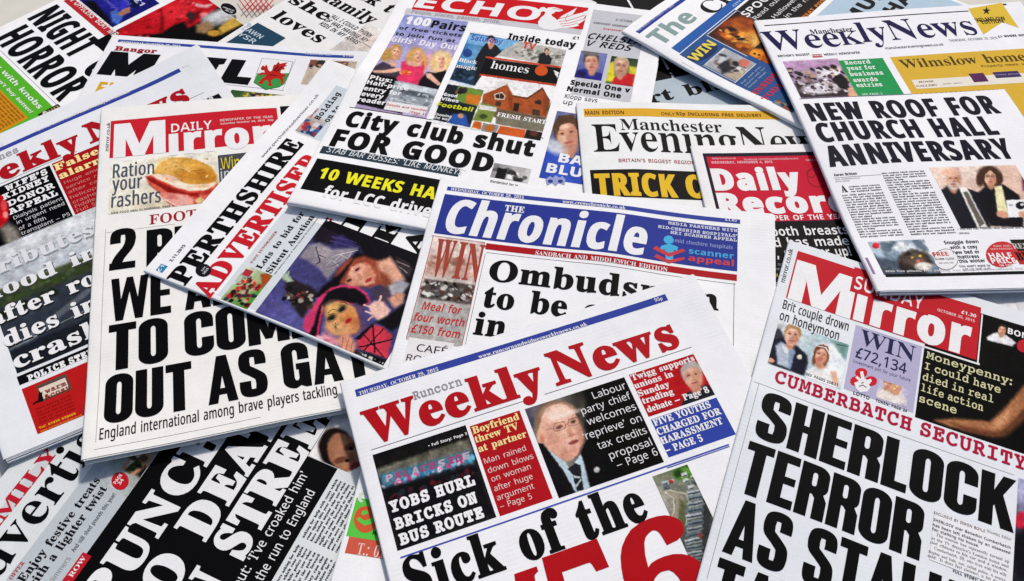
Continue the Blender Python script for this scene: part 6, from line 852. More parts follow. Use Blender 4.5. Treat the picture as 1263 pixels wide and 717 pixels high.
q.photo(158.3,72.3,230,106.3,[
('G','3a5a38','c8a838',(187.2,72.1),(193.2,91.3)),
('S',40,(171,74.5,218,78),3,['2a2a2c', 'd8c040', '5a6a3a', '8aa0b0'],4),
('P',[(179.7,86.6),(186.9,78.9),(199.3,83.8),(203.4,93.1),(182.7,96)],'d8c23a',3),
('E',188,78.2,3.5,0.2,1,5,'5a4030',0.2),
('E',189.4,84.8,1.7,0.1,0.6,2.9,'c68c74',0.5),
('E',188.4,80,2.9,0.1,1.1,5.3,'d8a488',0.2),
('E',190.4,80.6,1.1,0.1,0.7,3.5,'c68c74',1.6),
('E',187.6,81.1,1.1,0.1,0.3,1.3,'edc2aa',1.6),
('E',187.3,76.9,1.5,0.1,0.2,1.2,'edc2aa',1.6),
('E',187,79,0.9,0,0.1,0.6,'c68c74',1.2),
('E',189.4,79.1,0.9,0,0.1,0.6,'c68c74',1.2),
('E',187,79,0.4,0,0.1,0.3,'5a3e34',0.9),
('E',189.4,79.1,0.4,0,0.1,0.3,'5a3e34',0.9),
('E',186.8,77.9,0.9,0,0.1,0.3,'c68c74',0.9),
('E',189.2,78,0.9,0,0.1,0.3,'c68c74',0.9),
('E',188.9,80.4,0.4,0,0.3,1.3,'c68c74',1.4),
('E',188.7,81.4,0.7,0,0.1,0.3,'c68c74',1.2),
('E',189,82.6,1.1,0.1,0.1,0.5,'b0605a',0.9),
('E',189.4,83.9,1.3,0.1,0.1,0.6,'c68c74',1.6),
('P',[(185.3,79),(185.2,76.9),(186.7,75.9),(188.9,76),(190.4,77.2),(191.1,79.2),(191.1,76.6),(188.8,73.8),(185.3,73.6),(184.2,76.3)],'5a4030',1.2),
('E',209,78,3.5,0.2,1,5,'c8b088',0.2),
('E',210.3,84.6,1.7,0.1,0.6,2.9,'c68c74',0.5),
('E',209.3,79.8,2.9,0.2,1.1,5.3,'dcac92',0.2),
('E',211.3,80.4,1.1,0.1,0.7,3.4,'c68c74',1.6),
('E',208.5,80.8,1.1,0.1,0.3,1.3,'edc2aa',1.6),
('E',208.3,76.7,1.5,0.1,0.2,1.2,'edc2aa',1.6),
('E',207.9,78.7,0.9,0.1,0.1,0.6,'c68c74',1.2),
('E',210.3,78.9,0.9,0.1,0.1,0.6,'c68c74',1.2),
('E',207.9,78.8,0.4,0,0.1,0.3,'5a3e34',0.9),
('E',210.4,79,0.4,0,0.1,0.3,'5a3e34',0.9),
('E',207.7,77.7,0.9,0.1,0.1,0.3,'c68c74',0.9),
('E',210.1,77.9,0.9,0.1,0.1,0.3,'c68c74',0.9),
('E',209.8,80.2,0.4,0,0.3,1.3,'c68c74',1.4),
('E',209.6,81.2,0.7,0,0.1,0.3,'c68c74',1.2),
('E',209.8,82.4,1.1,0.1,0.1,0.5,'b0605a',0.9),
('E',210.3,83.7,1.3,0.1,0.1,0.6,'c68c74',1.6),
('P',[(206.3,78.7),(206.1,76.7),(207.6,75.7),(209.8,75.8),(211.4,77),(212,79.1),(212,76.5),(209.8,73.6),(206.3,73.4),(205.2,76.1)],'c8b088',1.2)],st=0.5)
q = p['photograph#2']
q.photo(226.9,16,278,54,[
('F','c8b8a8'),
('P',[(226.4,16.1),(269.1,17.1),(268.9,25.6),(227,25.3)],'8a5a48',1),
('S',36,(227.4,18.1,269.7,28.9),2.6,['5a2a24', '3a2a2a', 'c8a080', '2a3a4a', 'e8dcd0', '8a3a30'],4),
('L',[(229.2,28.7),(269.7,28.9)],0.8,'e8e0d8'),
('L',[(243.6,13.9),(246,40.9)],1,'e8e0d8')],st=0.5)
q = p['photograph#2/border_rule']
q.rect(270.72,14.68,271.12,35.38,'77777c')
p.build()

# weekly paper with red masthead, road photo behind white headline, red cosy fires advert below
p = Newspaper('weekly paper with red masthead, road photo behind white headline, red cosy fires advert below', -558.4, 557.0, 33.7, 289, 355, 3, 10, 'l', off=[(0.0, 0.0), (0.0, 0.0), (-14.0, -5.0), (-15.0, 45.0)], lift=[(289, 0, 4, 45)], stock='e3e6eb')
q = p['dateline_band']
q.rect(8.2,19.9,259.8,25.3,'3545a2')
q = p['dateline_band/dateline_lettering']
q.text('www.runcornandwidnesweeklynews.co.uk','SB',113.2,21.1,205.9,21.1,4.48,'f6f6f8')
q.text('95p','SB',263.2,22.4,270.3,22.4,3.01,'f6f6f8')
q.text('THURSDAY, OCTOBER 29, 2015','SB',11.3,19.9,80.4,19.9,4.18,'f6f6f8')
q = p['masthead_lettering']
q.text('Widnes','MS',53.1,37.2,90.7,37.2,8.4,'9a9aa0',b=0.03)
q.text('Weekly','SB',8.6,66.3,144.5,66.3,26,'b1141e',b=0.045)
q.text('News','SB',151.9,66.3,253.4,66.3,26.8,'b1141e',b=0.045)
q = p['rule']
q.rect(64.61,68.92,136.90,69.42,'66666c')
q.rect(153.24,62.78,267.75,63.28,'66666c')
q = p['photograph#1']
q.photo(37.7,72.8,110.1,145.8,[
('F','0b0b0d'),
('P',[(52.2,80),(64.2,84.4),(65.4,101),(62,117.6),(53.4,124.9),(43.4,118)],'b81820',3),
('E',61.7,98.3,2.4,1.7,-1.7,7.1,'d84a50',0.5),
('E',60.3,111.1,2,1.4,-1,4.1,'e88a8a',0.6),
('P',[(52,123.9),(60.2,121.6),(65.7,135.6),(64.2,147.4),(52.1,149.6)],'8a847c',6),
('N',0.1,3,2)])
q = p['photograph#1/caption_lettering']
q.text('WIFE’S','MS',68.5,82.4,106.4,82.4,6.9,'f6f6f8',b=0.07)
q.text('KIDNEY','MS',63.5,91.8,105.6,91.8,6.9,'f6f6f8',b=0.07)
q.text('DONOR','MS',65.7,102.9,107.1,102.9,6.9,'f6f6f8',b=0.07)
q.text('APPEAL','MS',63.8,113.5,106.8,113.5,6.9,'f6f6f8',b=0.07)
q.text('Dialysis patient','NR',65.2,121.4,108.2,121.4,4.30,'d8d8dc')
q.text('in urgent need','NR',66.2,128.1,108,128.1,4.30,'d8d8dc')
q.text('of a fifth','NR',66,136.2,89.1,136.2,4.30,'d8d8dc')
q.text('transplant – P5','NR',66.2,142.8,108.4,142.8,4.30,'d8d8dc')
q = p['puff_panel#1']
q.rect(112.2,71.9,187.2,144.6,'ab1019')
q = p['puff_panel#1/puff_lettering']
q.text('False','SB',112.7,83.3,154.3,83.3,8.9,'fbe9a0',b=0.04)
q.text('alarm bell','SB',113.8,95.7,192,95.7,8.9,'fbe9a0',b=0.04)
q.text('Huge emergency','NR',115.2,103.9,169.9,103.9,3.86,'d88a86')
q.text('service response','NR',114.9,110.8,169.3,110.8,3.86,'d88a86')
q.text('after caller said','NR',114.8,117.3,169,117.3,3.86,'d88a86')
q.text('helicopter had','NR',114.5,124.5,162.7,124.5,3.86,'d88a86')
q.text('crashed in the','NR',114.6,131.1,162.1,131.1,3.86,'d88a86')
q.text('Fiddlers Ferry','NR',114.8,137.1,158.2,137.1,3.86,'d88a86')
q.text('Full Story: P3','NR',114.5,142.8,156.2,142.8,3.86,'d88a86')
q = p['puff_panel#2']
q.rect(241.2,71.8,279.4,105.8,'101013')
q = p['puff_panel#2/puff_lettering']
q.text('COLLEGE PAYS','MS',216.7,75.6,272.6,75.6,6.3,'f6f6f8',b=0.08)
q.text('RESPECTS TO','MS',216,83.2,269.6,83.2,6.3,'f6f6f8',b=0.08)
q = p['photograph#2']
q.photo(26.4,144.7,211.4,283.8,[
('G','d4d7db','b9bfc6',(68.3,151),(64.3,183.4)),
('P',[(11.1,183.3),(35.3,192.1),(111.2,195.6),(107.7,210.6),(30.5,212.2),(3.6,217.8)],'4a5238',3),
('P',[(8.5,195),(109.4,201.4),(106,216.3),(29.1,217.8),(2.4,223.4)],'384230',4),
('S',30,(23,197.6,104.9,208.8),3,['3a4a24', '4c5638', '55663a', '2a3418'],4),
('P',[(3.6,217.8),(30.5,212.2),(106.9,213.5),(98.4,244.7),(85.3,280.3),(12.1,289.7)],'363c46',3),
('P',[(23.7,258.3),(98.9,228.6),(100.9,233.1),(23.6,267.3)],'5c636c',2),
('L',[(23.5,258.8),(95.9,249.6)],0.7,'9aa0a4'),
('P',[(9.2,258.6),(91.7,259.8),(83.1,290.8),(10.9,294.7)],'22262e',4),
('S',14,(24.7,218.3,94,222.3),5,['1f2818', '2c361c'],7),
('N',0.12,6,5)])
q = p['photograph#2/headline_lettering']
q.text('ributes','SB',40.4,176.8,121.3,176.8,16,'8a929c',b=0.03,d=0.24)
q.text('ributes','SB',39.8,174.7,120.8,174.7,16,'e4e7ec',b=0.03,d=0.32)
q.text('lood in','SB',29.2,202.6,117.6,202.6,16,'3a4238',b=0.03,d=0.24)
q.text('lood in','SB',28.6,200.5,117.1,200.5,16,'eceef2',b=0.03,d=0.32)
q.text('after road','SB',20.5,230,134.2,230,16,'1a201a',b=0.03,d=0.24)
q.text('after road','SB',19.9,228.1,133.7,228.1,16,'f6f6f8',b=0.03,d=0.32)
q.text('dies in','SB',25.7,255.9,101.1,255.9,16,'1c2026',b=0.03,d=0.24)
q.text('dies in','SB',25.2,254,100.5,254,16,'f6f6f8',b=0.03,d=0.32)
q.text('crash','SB',27.3,280.9,96.6,280.9,16,'15171c',b=0.03,d=0.24)
q.text('crash','SB',26.7,279.1,96.1,279.1,16,'f6f6f8',b=0.03,d=0.32)
q = p['strapline_strip']
q.rect(25.2,286.7,175.2,295.6,'0c0c0f')
q = p['strapline_strip/strapline_lettering']
q.text('POLICE STEP UP','MS',32.5,295.6,94,295.6,5.83,'f6f6f8',b=0.09)
q = p['advert']
q.rect(25.6,299.8,145.6,345.3,'c01c1c')
q = p['advert/advert_logo']
q.rect(35.7,302.5,58.3,318.6,'5a4a42',0.16)
q.rect(36.7,305.8,56.6,316.9,'e9d8c8',0.22)
q.poly([(29.4,317.5),(31.9,316),(33.6,316.2),(35.2,311.3),(36.9,308.4),(37.3,310.4),(38.6,309.9),(37.5,313),(37.6,316),(36.9,318.5),(34.3,318.2),(31.8,317.6),(30,318.7)],'15100e',0.3)
q = p['advert/advert_lettering']
q.text('warm','MS',40.4,312.9,56.1,312.9,3.79,'8a3428',b=0.06,d=0.36)
q.text('&cosy','MS',39,317.8,57.8,317.8,3.79,'8a3428',b=0.06,d=0.36)
q.text('Tel: 01925 638668','NB',27.8,341.6,54.4,341.6,1.89,'f2c22a',b=0.01)
q.text('www.warmandcosyfires.co.uk','NB',27.8,345,58,345,1.89,'e88a2a')
q.text('Wood burning stoves','NR',30.2,324.3,55.5,324.3,2.00,'8a1414')
q.text('Gas and electric fires','NR',30,327.5,55.4,327.5,2.00,'8a1414')
q.text('Fireplaces fitted by experts','NR',29.8,330.7,55.4,330.7,2.00,'8a1414')
q.text('Visit our showroom','NR',29.5,333.9,55.4,333.9,2.00,'8a1414')
q.text('Open six days a week','NR',29.3,337.1,55.3,337.1,2.00,'8a1414')
p.build()

# daily tabloid with red masthead, bacon roll photo and huge black headline on white
p = Newspaper('daily tabloid with red masthead, bacon roll photo and huge black headline on white', -394.1, 625.9, 12.23, 289, 384, 4, 11, 'l', off=[(0.0, 2.0), (0.0, 48.0), (0.0, 0.0), (0.0, 10.0)], lift=[(0, 384, 2.5, 45), (150, 384, 1.2, 50)], stock='ecece9')
q = p['masthead']
q.rect(8.8,19.6,166.3,71.8,'cf2330')
q = p['masthead/masthead_lettering']
q.text('M','NB',13.8,71,61.5,71,44.8,'f6f6f8',b=0.035)
q.text('irror','NB',64.8,76.1,159.4,76.1,37.7,'f6f6f8',b=0.045)
q.rect(62.6,27.6,106.2,44.1,'cf2330',0.3)
q.text('DAILY','NB',65.6,44.6,104.1,44.6,12.5,'f6f6f8',b=-0.02,d=0.36)
q.text('NEWSPAPER OF THE YEAR','NR',112.2,35,161.8,35,3.35,'f4d8d8',b=0.02)
q.text('Saturday October 24, 2015  90p','NB',112.3,39.8,162,39.8,2.67,'f4d8d8')
q = p['puff_panel#1']
q.rect(169.6,17.6,186.7,46.8,'15151a')
q = p['website_lettering']
q.text('mirror.co.uk','NR',7.9,61.7,8.4,21.6,3.37,'44444c',b=0.01)
q = p['photograph']
q.photo(9.9,77.3,107.1,144.4,[
('G','f2eee0','e6e0cb',(24.4,83.2),(45.1,144.9)),
('E',72.6,144.1,32.9,10.9,-0.9,9.9,'d6cbb2',1.2),
('P',[(42.2,101),(47,100.3),(65.1,115.3),(80.9,126.8),(96.9,128.6),(106,120.7),(105.9,132.6),(96.5,139.7),(88.4,144),(82.4,148.1),(70.6,147.1),(61.9,139.4),(53,123.5),(45,111.9)],'c4463a',2),
('P',[(43,101.8),(49,105.2),(65.1,120.3),(78.9,129.1),(93.8,131.6),(90.7,135.2),(74.9,131.9),(61,124.8),(47,111.3)],'8e2018',2),
('P',[(45,108.1),(53.1,115.3),(61,124.8),(57,127),(49,117.6)],'d86a54',2),
('P',[(55,123.8),(65,127),(78.8,131.4),(84.6,137.6),(83.7,144.6),(74.5,147.3),(64.8,142.2),(58.9,134.6)],'de9084',2.5),
('E',70.8,136.6,9.7,4.2,-0.8,5.5,'eab0a4',1),
('E',64.9,131.3,5.5,3.9,-0.9,3.1,'d47a70',1),
('L',[(59.3,133.8),(68.7,143.4),(80.5,146)],1,'f2d8cc'),
('P',[(88.8,132.5),(96.9,127.5),(105.9,123.1),(105.5,134),(96.5,138.5),(90.5,140.1)],'d8685a',2),
('E',96.8,131,5,-1.8,0.6,2.9,'a83428',0.9),
('P',[(84.6,139),(90.7,135.8),(93.5,140.6),(88.4,145.4)],'e8c890',2),
('P',[(48.2,101.4),(51.1,92.9),(55.6,85),(65.6,79.8),(80,82.1),(90.1,88.1),(100.5,97.2),(105.7,110.1),(104.8,120.5),(100.1,124.5),(93,125),(86,123.8),(79,124.4),(71.1,119.5),(65.1,113.2),(55.1,106.8)],'d39a44',2),
('E',71.6,90.7,16,6.9,-1,7.7,'e9bd6c',1),
('E',85.8,94.5,11.6,7,-1.4,6.3,'dfa850',1),
('E',94.5,109.7,8.9,6.5,-2.3,8.1,'c07f2c',1.1),
('E',61.3,95.1,9.2,3.9,-0.8,6.4,'e6b868',1),
('E',79.4,105.7,11.6,6.3,-0.9,4.5,'cc8e3a',1),
('L',[(73.5,96.5),(79.5,101.2),(85.7,100.9),(90.6,106)],0.6,'9a6420'),
('L',[(85.7,100.9),(93.8,101.1)],0.5,'9a6420'),
('L',[(69.6,87.3),(75.7,90.1)],0.5,'b47c34'),
('P',[(48.2,100.8),(52.1,99.1),(59.6,102.4),(67.3,105.8),(73.2,112.8),(79.2,117.6),(89.2,119.6),(97.2,120.4),(104.5,118.7),(103.1,123.8),(97,125.1),(87,124.6),(79,125),(70.1,121.1),(61.1,113.1),(51.1,105.5)],'f0dcc6',2),
('E',64.2,107.1,6.3,4.9,-0.9,3.2,'e0b8a4',1),
('E',73.1,116.3,4.5,3.2,-0.7,2.4,'f6ead8',1),
('E',93.1,122.7,7.2,1.2,-0.1,1.8,'e2bc98',1),
('S',24,(59.3,82.5,99.4,115.1),1.4,['c88a3c', 'e8c684', 'cf9642', 'b87a30'],3),
('N',0.05,3,2)],st=0.4)
q = p['photograph/caption_lettering']
q.text('Ration','NR',12.9,98.9,50.1,98.9,17.9,'50566a',b=0.02)
q.text('your','NR',12.8,115.5,39.4,115.5,17.9,'50566a',b=0.02)
q.text('rashers','NR',12.6,136.5,55.9,136.5,17.9,'50566a',b=0.02)
q.text('NEW FOOD HEALTH WARNING: PAGE 9','NB',12.6,144.3,66.7,144.3,2.47,'3c3c44')
q = p['puff_panel#2']
q.rect(107.6,83.3,144.9,124.3,'4a4e54')
q = p['puff_panel#2/puff_lettering']
q.text('Win £500','NB',109.7,103.1,153,103.1,15.9,'e8d22a',b=-0.02)
q.text('in time','NR',109.4,118,145.8,118,15.9,'c8ccd2',b=0.01)
q = p['strapline_lettering']
q.text('FOOTBALL','SB',45.6,162.6,124.4,162.6,11.5,'a8202e',b=-0.005)
q = p['story_rule']
q.rect(9.16,165.64,67.40,165.99,'8a8a90')
q.rect(8.26,161.65,8.61,371.84,'8a8a90')
q.rect(7.52,377.67,126.23,378.02,'8a8a90')
q = p['headline_lettering']
q.text('2','HC',12.6,209.8,34.4,209.8,46.3,'0a0a0c')
q.text('PREM','HC',43.3,215.4,141.7,215.4,46.3,'0a0a0c')
q.text('WE ARE','HC',14.8,264,133.7,264,44.4,'0a0a0c')
q.text('TO COME','HC',14.3,310.9,174.7,310.9,43.7,'0a0a0c')
q.text('OUT AS GAY','HC',13.1,358.3,212.9,358.3,43.5,'0a0a0c')
q = p['subhead_lettering']
q.text('England international among brave players tackling','NR',11,370.4,183.6,370.4,9.4,'17171c',b=0.015)
p.build()

# county weekly turned on its side, black and red masthead, children dressed as witches
p = Newspaper('county weekly turned on its side, black and red masthead, children dressed as witches', -305.2, 418.2, 63.43, 289, 365, 3, 12, 'l', lift=[(289, 0, 5, 45), (0, 120, 1.2, 60)])
q = p['dateline_panel']
q.rect(3.4,9.2,10.9,16.1,'2c86b8')
q = p['dateline_panel/dateline_lettering']
q.text('£1','NB',3.1,13.5,9.9,13.5,3.01,'f6f6f8')
q = p['dateline_lettering']
q.text('3.11.2015','NB',15.8,16.3,34.9,16.3,2.97,'33333a')
q.text('www.perthshireadvertiser.co.uk','NR',147.6,17.9,243.3,17.9,2.89,'77777e',b=0.01)
q = p['masthead_lettering']
q.text('PERTHSHIRE','SB',0.9,41.7,180.2,41.7,18.2,'0a0a0c',b=0.05)
q.text('ADVERTISER','SB',-1.9,68.6,170.8,68.6,18.6,'d01f2c',b=0.05)
q = p['masthead_badge']
q.poly([(21.7,52.8),(19.4,53.9),(17.1,53.9),(15,52.7),(13.6,50.7),(13.1,48),(13.4,45.1),(14.6,42.4),(16.5,40.4),(18.9,39.2),(21.2,39.2),(23.3,40.3),(24.7,42.4),(25.3,45.1),(24.9,48),(23.6,50.7)],'1a1a1e',0.36)
q = p['masthead_badge/badge_lettering']
q.text('EST.','SB',17.8,46.7,23.2,46.7,1.70,'e8e8ea',d=0.44)
q.text('1829','SB',15.6,50,22.3,50,2.00,'e8e8ea',d=0.44)
q = p['puff_panel']
q.rect(2.8,72.7,100.4,113.3,'dde4ea')
q = p['photograph#1']
q.photo(0.5,77.7,37.2,103.8,[
('G','c8d2b0','4f8a34',(32.8,82.6),(9.3,110.6)),
('P',[(-1.1,100.8),(37,100.2),(37.5,104.5),(-2,104.3)],'5aa03a',2),
('S',70,(1.7,81.5,31.4,102.5),2.1,['a81e22', '16161a', 'c82a2e', '3a2a24', 'd8a890', '8a1418', '2a3040'],4),
('P',[(34.1,93.4),(38.3,99.3),(32.4,104.8),(23.3,102.4)],'b0502c',2),
('S',14,(17.1,76.2,37.3,85.3),2,['e0e4e6', 'b8c4cc', '98a8a0'],6)],st=0.4)
q = p['puff_panel/puff_tag']
q.rect(27.9,78.7,34.4,86.2,'b83440',0.2)
q = p['puff_panel/puff_lettering']
q.text('FAVE FUNDRAISER','SB',40.9,80.4,78.5,80.4,2.33,'b02a34')
q.text('Lots to bid for','SB',38.7,90.7,105.6,90.7,5.61,'17171c',b=0.02)
q.text('Silent Auction','SB',38.2,100.9,105.6,100.9,5.61,'17171c',b=0.02)
q.text('See fabulous range of items donated by local business','NR',38.7,104.8,105.3,104.8,1.64,'55555c')
q = p['puff_panel#2']
q.rect(189,26.6,261.5,59.9,'d5dfe6')
q = p['photograph#2']
q.photo(190.6,24.2,215.4,45.4,[
('G','c8b8b0','8898a8',(208.7,23.8),(185.8,48.6)),
('S',50,(192.1,25.8,208.9,46.4),3,['3a5a98', '2a3a6a', 'b83440', 'd8a890', 'c8ccd2', '1c2438', '5a7ab0'],4)],st=0.4)
q = p['puff_panel#2/puff_lettering']
q.text('SPORT','NB',212.2,28.2,226.9,28.2,2.25,'b82a34')
q.text('Holding','MS',213.2,36.3,254,36.3,5.21,'1c1c20',b=0.07)
q.text('on to','MS',214.1,46.2,238.2,46.2,5.21,'1c1c20',b=0.07)
q = p['photograph#3']
